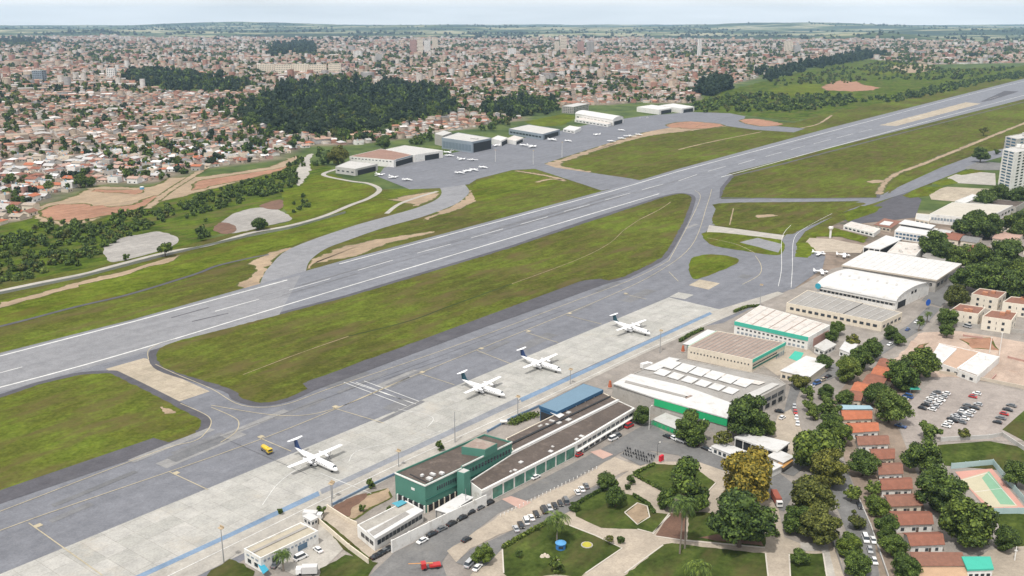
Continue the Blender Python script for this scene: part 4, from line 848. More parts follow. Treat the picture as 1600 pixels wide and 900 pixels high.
B = Bld('green_roof_kiosk', 'white kiosk with emerald green sheet roof beside the low brown building', Z((1340,868),(1455,864),(1440,812),(1315,812)), 4, WHT, TEAL, 'kiosk', par=0, over=.2, fascia=TEAL); B.windows(0, .5, 1.6, 4, .6, DARKM)
B = Bld('blue_shed', 'thin pale blue sheet roof shed above the first orange row house', Z((735,128),(900,126),(885,112),(735,108)), 3, LGREYR, surf('pale_blue_sheet',(.3,.42,.48),.1,.3), 'shed', par=0, over=.2); B.windows(0, 1, 1, 4)
for q, k, lab in ((Z((770,85),(845,90),(870,50),(795,40)), 'terracotta_tiles', 'terracotta house partly hidden between the street trees and the yellow-green tree'), (Z((795,40),(885,52),(900,15),(830,0)), 'orange_tiles', 'orange hipped house behind the terracotta house in the trees'),
                  ([(1345,600),(1378,606),(1392,588),(1362,582)], 'terracotta_tiles', 'reddish tiled house below the round dark tree of the building plot'), ([(1358,588),(1392,596),(1402,578),(1372,570)], 'orange_tiles', 'orange tiled house beside the round dark tree at the plot edge'), ([(1368,572),(1398,579),(1408,566),(1380,559)], 'terracotta_tiles', 'terracotta tiled house at the upper end of the tree-lined street')):
    gable('town_house', lab, q, 3.8, 1.6, CREAM, TILE[k], 'house', 'town houses among the street trees')
for q, k, lab in (([(1540,405),(1580,412),(1590,402),(1552,396)], 'white_sheet', 'white-roofed house under the dark trees behind the apartment blocks'), ([(1510,392),(1535,396),(1548,386),(1522,382)], 'terracotta_tiles', 'terracotta house between the white hangar and the dark trees'),
     ([(1550,372),(1590,378),(1600,366),(1562,361)], 'faded_pink_tiles', 'faded pink house roof among the dark trees near the frame edge'), ([(1470,372),(1498,376),(1510,366),(1482,362)], 'terracotta_tiles', 'reddish house next to the stepped white building'), ([(1560,352),(1600,358),(1612,346),(1572,341)], 'pale_grey_sheet', 'pale grey roof house beyond the beige hall'),
     ([(1462,366),(1482,369),(1490,361),(1470,358)], 'pale_grey_sheet', 'grey-roofed house squeezed between the stepped white building and the beige hall'), ([(1555,388),(1585,393),(1594,384),(1564,379)], 'orange_tiles', 'orange house between two dark trees of the wooded quarter'), ([(1516,408),(1546,413),(1556,404),(1526,399)], 'pale_grey_sheet', 'long grey-roofed house just behind the white hangar gable'), ([(1570,412),(1600,417),(1608,408),(1578,403)], 'white_sheet', 'second white-roofed house of the wooded quarter nearer the frame edge'), ([(1500,376),(1528,380),(1536,372),(1508,368)], 'dark_grey_sheet', 'dark grey roofed house above the white hangar corner'),
     ([(1500,362),(1530,366),(1540,356),(1512,352)], 'white_sheet', 'small white roof house in front of the beige hall trees'), ([(1590,420),(1630,427),(1640,415),(1600,409)], 'orange_tiles', 'orange roof house at the frame edge above the apartment blocks'), ([(1598,390),(1640,396),(1650,384),(1608,378)], 'terracotta_tiles', 'terracotta roof house at the frame edge under tall trees'),
     ([(1575,432),(1598,436),(1604,428),(1582,424)], 'white_sheet', 'tiny white roof among the trees over the apartment blocks'), ([(1520,440),(1560,448),(1600,462),(1580,440)], 'pale_grey_sheet', 'long slanting grey roof behind the cream apartment blocks')):
    gable('side_street_house', lab, q, 4, 1.5, CREAM, TILE[k], 'house', 'houses in the wooded quarter beside the hangars')
# ---- far side hangars
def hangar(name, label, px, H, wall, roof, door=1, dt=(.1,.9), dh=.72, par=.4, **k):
    b = Bld(name, label, px, H, wall, roof, 'hangar', par=par, **k); b.band(door, 0, H*dh, DARKM, 'hangar_door', dt[0], dt[1], .3); return b  # flat doorway panel with the interior shade painted near-black
B = hangar('grey_hangar', 'small grey hangar with curved roof and a wide dark door, nearest the curved taxiway', [(524,260),(555,264),(590,256),(546,251)], 8, LGREYR, LGREYR); B.windows(0, 3, 1.5, 4, .5)
B = hangar('brown_roof_hangar', 'white hangar with rusty brown roof and dark open door', [(546,244),(615,250),(648,241),(595,232.5)], 9, WHT, surf('rusty_roof',(.25,.15,.115),.2,.05,dirt=(.34,.22,.17))); B.windows(0, 6.2, 1, 12, .5); B.band(1, 7.2, 1.6, GREYB, 'sign_band', .1, .95)
B = hangar('white_front_hangar', 'white hangar with pale grey roof and square dark door beside the rusty-roofed one', [(603,233),(648,242),(692,235),(632,227)], 9.5, WHT, LGREYR, dt=(.35,.85)); B.windows(0, 5, 1, 6, .5)
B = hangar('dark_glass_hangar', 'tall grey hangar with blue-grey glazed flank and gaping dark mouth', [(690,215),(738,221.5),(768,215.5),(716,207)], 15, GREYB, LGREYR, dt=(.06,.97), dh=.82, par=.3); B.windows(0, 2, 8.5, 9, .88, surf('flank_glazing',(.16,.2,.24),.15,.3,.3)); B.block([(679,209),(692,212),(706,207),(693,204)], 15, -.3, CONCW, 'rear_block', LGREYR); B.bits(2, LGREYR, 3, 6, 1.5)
B = hangar('small_white_hangar', 'small white hangar tucked beside the tall glazed one', [(768,216),(783,220),(793,215),(778,211.5)], 8, WHT, WHTR)
B = hangar('side_white_hangar', 'low white open hangar between the tall glazed hangar and the grey flat one', [(790,217),(806,220),(818,215),(803,211.5)], 6, WHT, STRK)
B = hangar('grey_flat_hangar', 'wide flat grey hangar beside the orange-tinged trees', [(795,201),(848,209.5),(875,202),(826,194.5)], 9, GREYB, LGREYR); B.windows(0, 3, 2.4, 10, .8)
B = Bld('white_annex_shed', 'little white annex in front of the arched far hangar', [(880,201),(898,204),(908,199),(890,196)], 5, WHT, WHTR, 'shed', par=.3); B.windows(0, 1.5, 1.4, 3)
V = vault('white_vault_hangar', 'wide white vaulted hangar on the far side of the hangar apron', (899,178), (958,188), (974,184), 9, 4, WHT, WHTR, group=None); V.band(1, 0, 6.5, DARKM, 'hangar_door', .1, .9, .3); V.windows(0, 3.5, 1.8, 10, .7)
B = Bld('vault_annex', 'low white annex running in front of the vaulted far hangar', [(898,186),(950,194),(958,190.5),(906,183)], 5, WHT, STRK, 'building', par=.3); B.windows(0, 1.5, 1.5, 9, .6)
B = hangar('far_white_hangar', 'white flat-roofed hangar at the far end of the hangar apron', [(995,167),(1030,171.5),(1051,168),(1018,163.5)], 9, WHT, WHTR, dt=(.15,.9))
B = hangar('end_white_hangar', 'last white hangar of the row, beside the apron end', [(1030,164.5),(1065,169.5),(1085,166.5),(1052,161.5)], 9, WHT, WHTR, dt=(.15,.9))
B = Bld('grey_slab_block', 'long grey apartment slab rising behind the far hangars', [(878,165.5),(896,167),(920,162),(902,160.5)], 13, CONCW, LGREYR, 'apartment block', par=.5)
for k in range(4): B.windows(0, 1+k*3, 1.5, 6, .5); B.windows(1, 1+k*3, 1.5, 10, .5)
# ---- high buildings in the town
tw = [((646,60.5),10,20,82,PINKW,'pinkish tower, broadest of the central high-rise cluster'),((657,60),8,22,83,CREAM,'cream tower beside the pinkish tower of the central cluster'),((668,64),9,18,82,WHT,'white tower in the middle of the central high-rise cluster'),((680,63),8,18,80,CREAM,'slim cream tower at the end of the central high-rise cluster'),
      ((870,66),7,17,84,CREAM,'lower cream slab joined to the tallest yellow tower'),((880,58),9,25,84,CREAM,'tallest yellow-cream tower standing alone over the suburb'),((907,66),10,18,85,PINKW,'brownish twin tower next to the yellow-cream tower'),((922,66),11,18,85,CONCW,'grey twin tower next to the brownish one'),
      ((1016,61),3,12,74,PINKW,'thin chimney-like tower on the skyline of the suburb'),((1092,65),5,26,92,WHT,'thin white tower rising from the hillside suburb'),((1231,62),11,18,82,CREAM,'cream tower above the hillside suburb near the runway end'),((1245,67),9,12,82,LGREYR,'grey block beside the cream hillside tower'),
      ((64,118),14,17,135,GREYB,'bluish grey block among the low houses of the near suburb'),((176,113),11,14,128,WHT,'white cubic block among the low houses near the small dark grove'),((560,80),12,12,95,WHT,'white block in the pale central district'),((592,84),10,14,100,LGREYR,'grey block in the pale central district'),((800,74),12,10,86,WHT,'white block on the ridge between the two high-rise clusters'),
      ((540,95),28,8,108,PINKW,'long brick-red block near the pale central district'),((690,90),14,10,104,CREAM,'cream block below the central high-rise cluster'),((735,92),12,9,104,WHT,'white block under the ridge by the central district')]
for i, ((cx, ty), wpx, hpx, by, wall, lab) in enumerate(tw):
    m = mpp(cx, by); g = G(cx, by); W = wpx*m; Hh = max(8, hpx*m*1.0); gz = hz(g.x, g.y)
    dd = min(W, 22); ang = .25*math.sin(i*3.1)
    u = Vector((math.cos(ang), math.sin(ang), 0))*W/2; v = Vector((-math.sin(ang), math.cos(ang), 0))*dd/2; o = Vector((g.x, g.y, 0))
    b = Bld('high_rise', lab, None, Hh, wall, LGREYR, 'tower block', par=.8, group='high buildings in the town', world=[o-u-v, o+u-v, o+u+v, o-u+v]); b.t.location.z = gz-1
    fl = max(3, int(Hh/4.2)); n = max(2, min(5, int(W/5)))
    while fl*(n+3) > 90: fl -= 1
    for k in range(fl): b.windows(0, (k+.25)*Hh/fl, Hh/fl*.5, n, .55); b.windows(1, (k+.25)*Hh/fl, Hh/fl*.5, 2, .5)
slabs = [(405+i*27, 108+(i%2), 24) for i in range(4)]+[(515,107,18)]
for i, (x, y, w) in enumerate(slabs):
    g = G(x+w/2, y+14); m = mpp(x, y+14); o = Vector((g.x, g.y, 0)); u = Vector((w*m/2, 0, 0)); v = Vector((0, 8, 0)); Hh = 14*m
    b = Bld('slab_block', nth(i)+' block from the near grove end in the long cream row of apartment slabs', None, Hh, CREAM, LGREYR, 'apartment block', par=.5, group='row of cream apartment slabs', world=[o-u-v, o+u-v, o+u+v, o-u+v]); b.t.location.z = hz(g.x, g.y)-1
    for k in range(5): b.windows(0, (k+.3)*Hh/5, Hh/5*.45, 9, .4)
# ================================================================== AIRCRAFT
PLW = surf('aircraft_white', (.8,.8,.8), .04, .3, .35, 'obj', spec=.5); NAVY = surf('tail_navy', (.02,.045,.13), .1, .5, .35, 'obj', spec=.5); TEALN = surf('tail_dark_teal', (.015,.06,.085), .1, .5, .35, 'obj', spec=.5)
RUB = surf('rubber', (.02,.02,.022), .2, 2, .8, 'obj'); GREYM = surf('propeller_grey', (.12,.12,.13), .1, 1, .5, 'obj')
def wing_mb(pts_root, pts_tip, t_root, t_tip):
    """root/tip: (x lead, x trail, y, z)"""
    mb = MB(); vs = []
    for (xl, xt, y, z), t in ((pts_root, t_root), (pts_tip, t_tip)):
        xm = xl+(xt-xl)*.3
        vs += [(xl,y,z),(xm,y,z+t),(xt,y,z),(xm,y,z-t*.6)]
    mb.add(vs, [(0,1,5,4),(1,2,6,5),(2,3,7,6),(3,0,4,7),(3,2,1,0),(4,5,6,7)]); return mb
def airliner(label, loc, rz, finmat, first=None):
    t = thing('turboprop_airliner', label, 'aircraft', loc, rz, 'turboprop airliners on the concrete apron')
    mb = MB(); mb.loft([(13.6,1.9,.1,.1),(13.2,1.95,.55,.5),(12.4,2.1,.95,.9),(11.2,2.3,1.28,1.22),(9.8,2.4,1.4,1.4),(-3,2.4,1.4,1.4),(-7,2.75,1.1,1.1),(-11,3.3,.6,.65),(-13.2,3.6,.2,.25)], 16)
    mb.build('fuselage', PLW, t, True)
    mb = MB()
    for s in (-1, 1): mb.box((-.8, s*1.35, 1.15), (5.2, .9, 1.0))
    mb.build('gear_sponson', PLW, t)
    mb = MB(); mb.add([(12.5,-.75,2.55),(12.5,.75,2.55),(11.75,1.02,3.1),(11.75,-1.02,3.1),(12.6,-.72,2.5),(11.85,-1.0,3.3),(11.6,0,3.62),(12.55,0,2.98)], [(0,1,7),(7,1,2,6),(0,7,6,3)]); mb.build('cockpit_window', GLZ, t)
    for s in (-1, 1):
        for k in range(14): mb = MB(); mb.box((8.4-k*1.02, s*1.385, 2.7), (.34, .06, .42)); mb.build('cabin_window', GLZ, t)
    for s in (-1, 1): wing_mb((1.6,-1.3,0,3.85), (.9,-.75,s*13.5,4.1), .22, .1).build('wing', PLW, t)
    for s in (-1, 1):
        mb = MB(); mb.loft([(3.6,3.4,.25,.25),(3.0,3.4,.5,.5),(1,3.45,.58,.6),(-2.2,3.6,.35,.35),(-3,3.7,.1,.12)], 10)
        mb.v = [(x, y+s*4.05, z) for x, y, z in mb.v]; n = mb.build('engine_nacelle', PLW, t, True)
        mb = MB(); mb.tube((3.6, s*4.05, 3.4), (4.1, s*4.05, 3.4), .24, .06)
        for k in range(6):
            a = k*math.pi/3; c = Vector((3.75, s*4.05+math.cos(a)*1.05, 3.4+math.sin(a)*1.05)); d = Vector((0, math.cos(a), math.sin(a))); w = d.cross(Vector((1,0,0)))*.14
            q = [c-d*.9-w*.6, c-d*.9+w*.6, c+d*.9+w, c+d*.9-w]; mb.add([v+Vector((.05,0,0)) for v in q]+[v-Vector((.03,0,0)) for v in q], [(0,1,2,3),(7,6,5,4),(0,4,5,1),(1,5,6,2),(2,6,7,3),(3,7,4,0)])
        mb.build('propeller', GREYM, n)
    mb = MB(); prof = [(-8.2,3.55),(-10.2,4.6),(-11.6,7.2),(-13.7,7.35),(-13.1,3.75),(-12,3.5)]
    vs = [(x, .16, z) for x, z in prof]+[(x, -.16, z) for x, z in prof]; n = 6
    mb.add(vs, [tuple(range(n-1,-1,-1)), tuple(range(n,2*n))]+[(i,(i+1)%n,n+(i+1)%n,n+i) for i in range(n)]); mb.build('tail_fin', finmat, t)
    mb = MB(); mb.add([(-11.55,.2,7.1),(-13.6,.2,7.25),(-13.7,.2,7.5),(-11.9,.2,7.5),(-11.55,-.2,7.1),(-13.6,-.2,7.25),(-13.7,-.2,7.5),(-11.9,-.2,7.5)], [(3,2,1,0),(4,5,6,7),(0,1,5,4),(1,2,6,5),(2,3,7,6),(3,0,4,7)]); mb.build('fin_tip', finmat, t)
    for s in (-1, 1): wing_mb((-11.8,-13.6,0,7.55), (-12.5,-13.5,s*3.65,7.6), .12, .06).build('tailplane', PLW, t)
    for x, y in ((10.2, 0), (-.6, 2.0), (-.6, -2.0)):
        mb = MB(); mb.tube((x, y, .4), (x, y*.8, 1.5), .1)
        g = mb.build('landing_gear', GREYM, t); mb = MB()
        for d in (-.25, .25): mb.tube((x, y+d-.12, .42), (x, y+d+.12, .42), .42, n=12)
        mb.build('wheel', RUB, g)
    mb = MB(); mb.box((9.0, 1.36, 2.35), (.8, .1, 1.7)); mb.build('door', LGREYR, t)
    return t
for tail, nose, fm, lab in (((455,697),(533,738.5),NAVY,'white twin-propeller airliner with violet-blue tail fin nearest the yellow tanker truck'), ((724,594),(785.5,617.5),TEALN,'white twin-propeller airliner with dark fin standing beside the striped stop bars'),
        ((816,557),(873.5,579),NAVY,'white twin-propeller airliner with dark fin in line with the blue canopy'), ((963,503),(1010,520.5),TEALN,'white twin-propeller airliner with dark fin nearest the far concrete end of the apron')):
    a, b = G(*tail, 3.6), G(*nose, 1.9); c = (a+b)/2; d = b-a
    airliner(lab, (c.x, c.y, .22), math.atan2(d.y, d.x), fm)
def lightplane():
    t = thing('light_aircraft', 'x', 'aircraft', (0,0,0), 0, 'small aircraft on the hangar apron')
    mb = MB(); mb.loft([(4.6,1.5,.15,.2),(4,1.55,.6,.6),(1.5,1.7,.75,.85),(-1,1.75,.65,.75),(-5,1.9,.15,.25)], 10); mb.build('fuselage', PLW, t, True)
    wing_mb((1.5,-.6,-6.6,1.5), (1.5,-.6,6.6,1.5), .16, .16).build('wing', PLW, t)
    wing_mb((-4,-5.2,-2.3,2), (-4,-5.2,2.3,2), .07, .07).build('tailplane', PLW, t)
    mb = MB(); mb.add([(x,y,z) for y in (-.08,.08) for x,z in ((-3.4,2.1),(-4.7,3.6),(-5.5,3.6),(-5.1,1.9))], [(0,1,2,3),(7,6,5,4),(0,4,5,1),(1,5,6,2),(2,6,7,3),(3,7,4,0)]); mb.build('tail_fin', PLW, t)
    mb = MB(); mb.box((2.0,0,2.4), (1.5,1.1,.5)); mb.build('cockpit_window', GLZ, t)
    for y in (-1.2, 1.2, 0):
        mb = MB(); mb.tube((.2 if y else 3.4, y, .35), (.2 if y else 3.4, y*.5, 1.2), .1); mb.tube((.2 if y else 3.4, y-.12, .35), (.2 if y else 3.4, y+.12, .35), .35, n=10); mb.build('landing_gear', RUB, t)
    return t
LP = lightplane()
sp = [((593,275),'in the trio in front of the grey curved-roof hangar, nearest that hangar'),((614,279),'in the middle of the trio near the curved taxiway'),((636,283),'at the outer end of the trio near the curved taxiway'),((718,272),'first of the row of four along the lawn edge'),((729,269.5),'second of the row of four along the lawn edge'),((741,267.5),'third of the row of four along the lawn edge'),
      ((755,263.5),'fourth of the row of four along the lawn edge, slightly apart'),((721,250.5),'first of the pair on open tarmac before the white hangars'),((738,251.6),'second of the pair on open tarmac before the white hangars'),((700,240),'beside the white hangar wall corner'),((702,245),'just below the one at the white hangar corner'),((818,228.5),'first of the pair before the tall glazed hangar'),((831,231),'second of the pair before the tall glazed hangar'),
      ((863,220.5),'before the grey flat hangar'),((888,222),'alone beside the light mast on the hangar apron'),((932,212),'alone by the low annex of the vaulted hangar'),((971,205),'close to the vaulted hangar mouth'),((955,222.3),'first of the group of four by the dry grass edge'),((971,218),'second of the group of four by the dry grass edge'),((984,214.8),'third of the group of four by the dry grass edge'),((998,212),'fourth of the group of four by the dry grass edge'),((622,256),'in front of the rusty-roofed hangar door'),((775,229),'in the mouth of the tall glazed hangar')]
for i, (p, lab) in enumerate(sp):
    g = G(*p); rz = RUN_ANG+random.choice((.15, -.2, 1.9, -1.5))+random.uniform(-.2,.2); k = 1.15 if i not in (12, 13, 19) else 1.5
    if i == 0: o = LP; o.location = (g.x, g.y, .2); o.rotation_euler.z = rz
    else: o = dup(LP, (g.x, g.y, .2), rz)
    o.scale = (k, k, k); o['label'] = 'small white aircraft '+lab
for p, lab in (((1280,399),'standing on the dark tarmac at the end of the sandy yard'),((1318,402),'with its nose under the white hangar front'),((1283,428),'parked before the mouth of the arched hangar')):
    g = G(*p); o = dup(LP, (g.x, g.y, .2), RUN_ANG-1.4+random.uniform(-.3,.3), (1.05,1.05,1.05), 'small white aircraft '+lab, 'small aircraft before the town-side hangars')
# ================================================================== VEHICLES
def paint(n, c): return surf('car_paint_'+n, c, .05, .5, .28, 'obj', spec=.6)
PT = {'white': paint('white', (.75,.75,.74)), 'silver': paint('silver', (.42,.43,.44)), 'black': paint('black', (.02,.02,.022)), 'grey': paint('grey', (.13,.135,.14)), 'red': paint('red', (.42,.02,.02)), 'blue': paint('blue', (.03,.09,.25)), 'yellow': paint('yellow', (.62,.42,.02)), 'beige': paint('beige', (.42,.36,.27))}
LAMP = surf('lamp_glass', (.7,.68,.6), .05, 1, .2, 'obj'); TAILL = surf('tail_lamp_red', (.35,.02,.02), .05, 1, .3, 'obj')
def car(kind):
    t = thing({'sedan':'parked_car','hatch':'parked_car','van':'parked_van','pickup':'pickup_truck'}[kind], 'x', 'van' if kind == 'van' else 'car')
    L, W, H, cab = {'sedan': (4.5,1.75,1.45,(-1.5,1.0)), 'hatch': (3.9,1.7,1.5,(-1.7,.8)), 'van': (5.0,1.95,2.1,(-2.35,1.5)), 'pickup': (5.1,1.85,1.7,(-.5,1.1))}[kind]
    h1 = .88 if kind != 'van' else 1.1; x0, x1 = cab; w = W/2
    mb = MB(); pf = [(-L/2,.32),(-L/2-.02,.7),(-L/2+.15,h1),(x1+.5,h1),(L/2-.25,h1-.16),(L/2,.62),(L/2-.03,.3)]; n = len(pf)
    vs = [(x, s*(w-(.08 if z > .8 else 0)), z) for s in (-1, 1) for x, z in pf]; mb.add(vs, [tuple(range(n)), tuple(range(2*n-1, n-1, -1))]+[(i, n+i, n+(i+1)%n, (i+1)%n) for i in range(n)]); 
    roofx0, roofx1 = x0+.45, x1-.35
    mb.add([(roofx0,-w+.25,H),(roofx1,-w+.25,H),(roofx1,w-.25,H),(roofx0,w-.25,H),(roofx0,-w+.25,H-.06),(roofx1,-w+.25,H-.06),(roofx1,w-.25,H-.06),(roofx0,w-.25,H-.06)], [(0,1,2,3),(0,4,5,1),(1,5,6,2),(2,6,7,3),(3,7,4,0)])
    mb.build('body', PT['white'], t)
    mb = MB(); mb.add([(x0,-w+.1,h1-.02),(x1+.25,-w+.1,h1-.02),(x1+.25,w-.1,h1-.02),(x0,w-.1,h1-.02),(roofx0,-w+.27,H-.05),(roofx1,-w+.27,H-.05),(roofx1,w-.27,H-.05),(roofx0,w-.27,H-.05)], [(0,1,5,4),(1,2,6,5),(2,3,7,6),(3,0,4,7)]); mb.build('window', GLZ, t)
    for x in (-L*.3, L*.31):
        for s in (-1, 1):
            mb = MB(); mb.tube((x, s*(w-.2), .31), (x, s*(w+.01), .31), .31, n=10); mb.build('wheel', RUB, t)
    for s in (-1, 1):
        mb = MB(); mb.box((L/2-.03, s*(w-.3), .62), (.1,.35,.14)); mb.build('headlight', LAMP, t)
        mb = MB(); mb.box((-L/2, s*(w-.28), .66), (.08,.3,.16)); mb.build('tail_light', TAILL, t)
    return t
PROTO = {k: car(k) for k in ('sedan', 'hatch', 'van', 'pickup')}
USED = set()
def put_car(px, rz, col, kind, where, group=None, z=.28):
    g = G(*px); lab = f"{col} {dict(sedan='saloon car', hatch='small hatchback', van='van', pickup='pickup truck')[kind]} {where}"
    p = PROTO[kind]
    if kind not in USED and kind != 'never':
        USED.add(kind); kids(p); o = p; o.location = (g.x, g.y, z); o.rotation_euler.z = rz
        for ch in p.children:
            if ch.name.startswith('body'): ch.material_slots[0].link = 'OBJECT'; ch.material_slots[0].material = PT[col]
        o['label'] = lab
        if group: o['group'] = group
        return o
    return dup(p, (g.x, g.y, z), rz, label=lab, group=group, mats={'body': PT[col]})
COLS = ['white','white','silver','silver','black','grey','black','red','blue','white','beige']
def ang(a, b): d = G(*b)-G(*a); return math.atan2(d.y, d.x)
def row(a, b, n, rz, where, group, skip=(), kinds='sedan hatch hatch sedan van'.split(), cols=None):
    for i in range(n):
        if i in skip: continue
        u = i/max(1, n-1); p = (a[0]+(b[0]-a[0])*u, a[1]+(b[1]-a[1])*u)
        c = cols[i] if cols else random.choice(COLS); k = random.choice(kinds)
        put_car(p, rz+random.uniform(-.05,.05)+(math.pi if random.random() < .4 else 0), c, k, where.format(nth(i)), group)
rd = ang((616,864),(900,722))
row((806,829),(838,806), 5, rd+1.0, '{} from the lawn corner in the angled park-side parking', 'cars parked beside the park', cols='silver black white white black'.split())
row((850,800),(884,786), 5, rd+1.0, '{} in the middle bay of the park-side parking', 'cars parked beside the park', cols='black silver black black grey'.split())
row((902,772),(916,762), 3, rd+1.0, '{} under the leaning park tree by the walkway', 'cars parked beside the park', cols='white white grey'.split())
row((660,848),(662,847), 1, rd, 'stopped on the terminal road beside the white wall{}'.replace('{}',''), None, cols=['white'], kinds=['sedan'])
row((674,838),(722,812), 4, rd, '{} along the tall white street wall', 'cars along the white street wall', cols='black grey black black'.split(), kinds=['sedan'])
row((735,803),(765,788), 3, rd, '{} where the white street wall meets the terminal', 'cars along the white street wall', cols='black grey black'.split(), kinds=['hatch'])
put_car((837,748), rd, 'white', 'sedan', 'at the kerb under the green glass front'); put_car((905,713), rd, 'red', 'hatch', 'at the kerb of the terminal wing')
row((958,688),(964,684), 2, rd, '{} at the far end of the terminal kerb', 'cars at the terminal end', cols='white grey'.split()); put_car((983,668), rd, 'red', 'van', 'faded, under the end of the terminal wing')
row((1042,684),(1085,697), 5, rd+1.4, '{} in the row under the green fascia trees', 'cars across the plaza', cols='black white white silver black'.split())
row((1102,703),(1142,717), 6, rd+1.4, '{} in the row before the white kiosks', 'cars before the kiosks', cols='black white black silver black grey'.split())
put_car((729,846), rd, 'black', 'hatch', 'alone on the wide tan walkway'); put_car((734,884), rd+.3, 'silver', 'van', 'parked beside the little round tree at the corner'); put_car((746,890), rd+.3, 'white', 'sedan', 'behind the silver van at the corner')
put_car((1222,655), rd, 'white', 'hatch', 'alone in the sandy lot by the broad dark tree'); put_car((1218,645), rd-1.3, 'black', 'sedan', 'in the sandy lot under the freight hall windows')
row((1241,637),(1246,664), 4, ang((1240,630),(1248,690)), '{} on the curving street by the young trees', 'cars on the curving street', cols='silver red white white'.split())
row((1352,845),(1366,880), 3, ang((1345,830),(1368,890)), '{} along the walled street beside the row houses', 'cars on the walled street', cols='white silver white'.split()); put_car((1364,847), ang((1345,830),(1368,890)), 'white', 'sedan', 'against the low wall opposite the park')
put_car((1343,793), ang((1345,830),(1368,890)), 'black', 'sedan', 'under the trees of the walled street')
row((1258,612),(1294,590), 5, ang((1250,612),(1300,592)), '{} on the tree-lined street above the young trees', 'cars on the tree-lined street'); row((1390,540),(1432,505), 4, ang((1370,560),(1440,515)), '{} at the upper end of the tree-lined street', 'cars on the upper street')
row((1440,460),(1478,440), 6, ang((1440,460),(1480,440)), '{} in the court beside the white hangar', 'cars in the hangar court', cols='blue silver blue white grey blue'.split())
pr = ang((1445,640),(1470,600))
for nm, a, b, n, cl in (('street-side row of the paved parking lot',(1441,640),(1464,615),6,'black black silver white silver grey'),('row next to the street-side row of the parking lot',(1456,642),(1478,617),6,'white silver white white silver white'),('front file of the lot middle',(1478,668),(1492,652),4,'white white black silver'),('second file of the lot middle',(1490,660),(1512,636),6,'black silver black white black grey'),
        ('third file of the lot middle',(1502,662),(1528,634),6,'grey white silver white black silver'),('grass-side file of the parking lot',(1558,662),(1580,636),5,'black grey red black grey')):
    row(a, b, n, pr+1.45, '{} in the '+nm, 'cars in the paved parking lot', cols=cl.split(), kinds=['sedan','hatch'])
row((1520,622),(1526,617), 2, pr+1.45, '{} of two apart at the back of the parking lot', 'cars in the paved parking lot', cols=['red','white'], kinds=['hatch']); put_car((1412,625), pr+1.4, 'silver', 'sedan', 'by the teal tarpaulin in the lot corner'); put_car((1418,622), pr+1.4, 'blue', 'van', 'beside the teal tarpaulin in the lot corner'); put_car((1407,668), pr+1.4, 'blue', 'pickup', 'by the white gate post of the parking lot')
put_car((1511,512), ang((1440,515),(1470,482))+1.2, 'silver', 'van', 'on the lane below the cream apartment blocks'); put_car((470,874), rd, 'white', 'van', 'in the yard of the white hall with blue windows'); put_car((497,862), rd+1.5, 'white', 'sedan', 'near the fence of the yard with blue windows'); put_car((431,885), rd+.5, 'grey', 'sedan', 'under the yard palm')
row((588,872),(608,860), 4, rd, '{} beside the beige lane gate', 'cars beside the lane gate', cols='black black grey black'.split(), kinds=['sedan'])
hr = ang((650,252),(740,232))
for i, (p, c, k) in enumerate((((652,248),'white','hatch'),((657,247),'silver','sedan'),((663,246),'white','van'),((670,244.5),'white','sedan'),((706,236),'white','van'),((712,235),'silver','hatch'),((752,226.5),'white','hatch'),((760,225.5),'grey','sedan'),((848,213),'white','van'),((856,212),'white','sedan'),((905,207),'silver','hatch'),((1000,185),'white','sedan'),((1012,184),'white','van'))):
    put_car(p, hr+random.uniform(-.6,.6), c, k, f"{nth(i)} along the hangar fronts, counted from the rusty-roofed hangar", 'cars along the hangar fronts')
# one-off vehicles
def tanker():
    g = G(417,707); t = thing('tanker_truck', 'yellow airport tanker truck on the taxiway behind the nearest airliner', 'truck', (g.x, g.y, .22), ang((410,700),(425,710)))
    mb = MB(); mb.box((0,0,.8), (6.5,2.2,.4)); mb.build('chassis', GREYM, t); mb = MB(); mb.loft([(-3.2,1.75,.7,.6),(-3,1.75,1.05,.85),(1,1.75,1.05,.85),(1.2,1.75,.7,.6)], 12); mb.build('tank', PT['yellow'], t, True)
    mb = MB(); mb.box((2.4,0,1.6), (1.7,2.1,1.6)); mb.build('cab', PT['yellow'], t); mb = MB(); mb.box((3.26,0,1.9), (.06,1.8,.7)); mb.build('windscreen', GLZ, t)
    for x in (-2.2, 2.2):
        for s in (-1, 1): mb = MB(); mb.tube((x, s*.8, .45), (x, s*1.15, .45), .45, n=10); mb.build('wheel', RUB, t)
tanker()
def crane_truck():
    g = G(674,889); t = thing('crane_truck', 'red lorry with raised orange boom on the terminal road', 'truck', (g.x, g.y, .28), rd+2.6)
    mb = MB(); mb.box((-.6,0,.75), (6,1.0,.35)); mb.build('chassis', GREYM, t); mb = MB(); mb.box((-1.2,0,1.2), (3.8,2.2,.6)); mb.build('bed', PT['red'], t); mb = MB(); mb.box((2.6,0,1.6), (1.6,2.2,1.9)); mb.build('cab', PT['red'], t); mb = MB(); mb.box((3.42,0,2), (.06,1.8,.8)); mb.build('windscreen', GLZ, t)
    mb = MB(); mb.tube((-.5,0,1.9), (7.6,.2,3.0), .2, .12, 6); mb.build('boom', surf('boom_orange',(.6,.3,.12),.1,1), t)
    for x in (-2, 2.3):
        for s in (-1, 1): mb = MB(); mb.tube((x, s*.8, .5), (x, s*1.15, .5), .5, n=10); mb.build('wheel', RUB, t)
crane_truck()
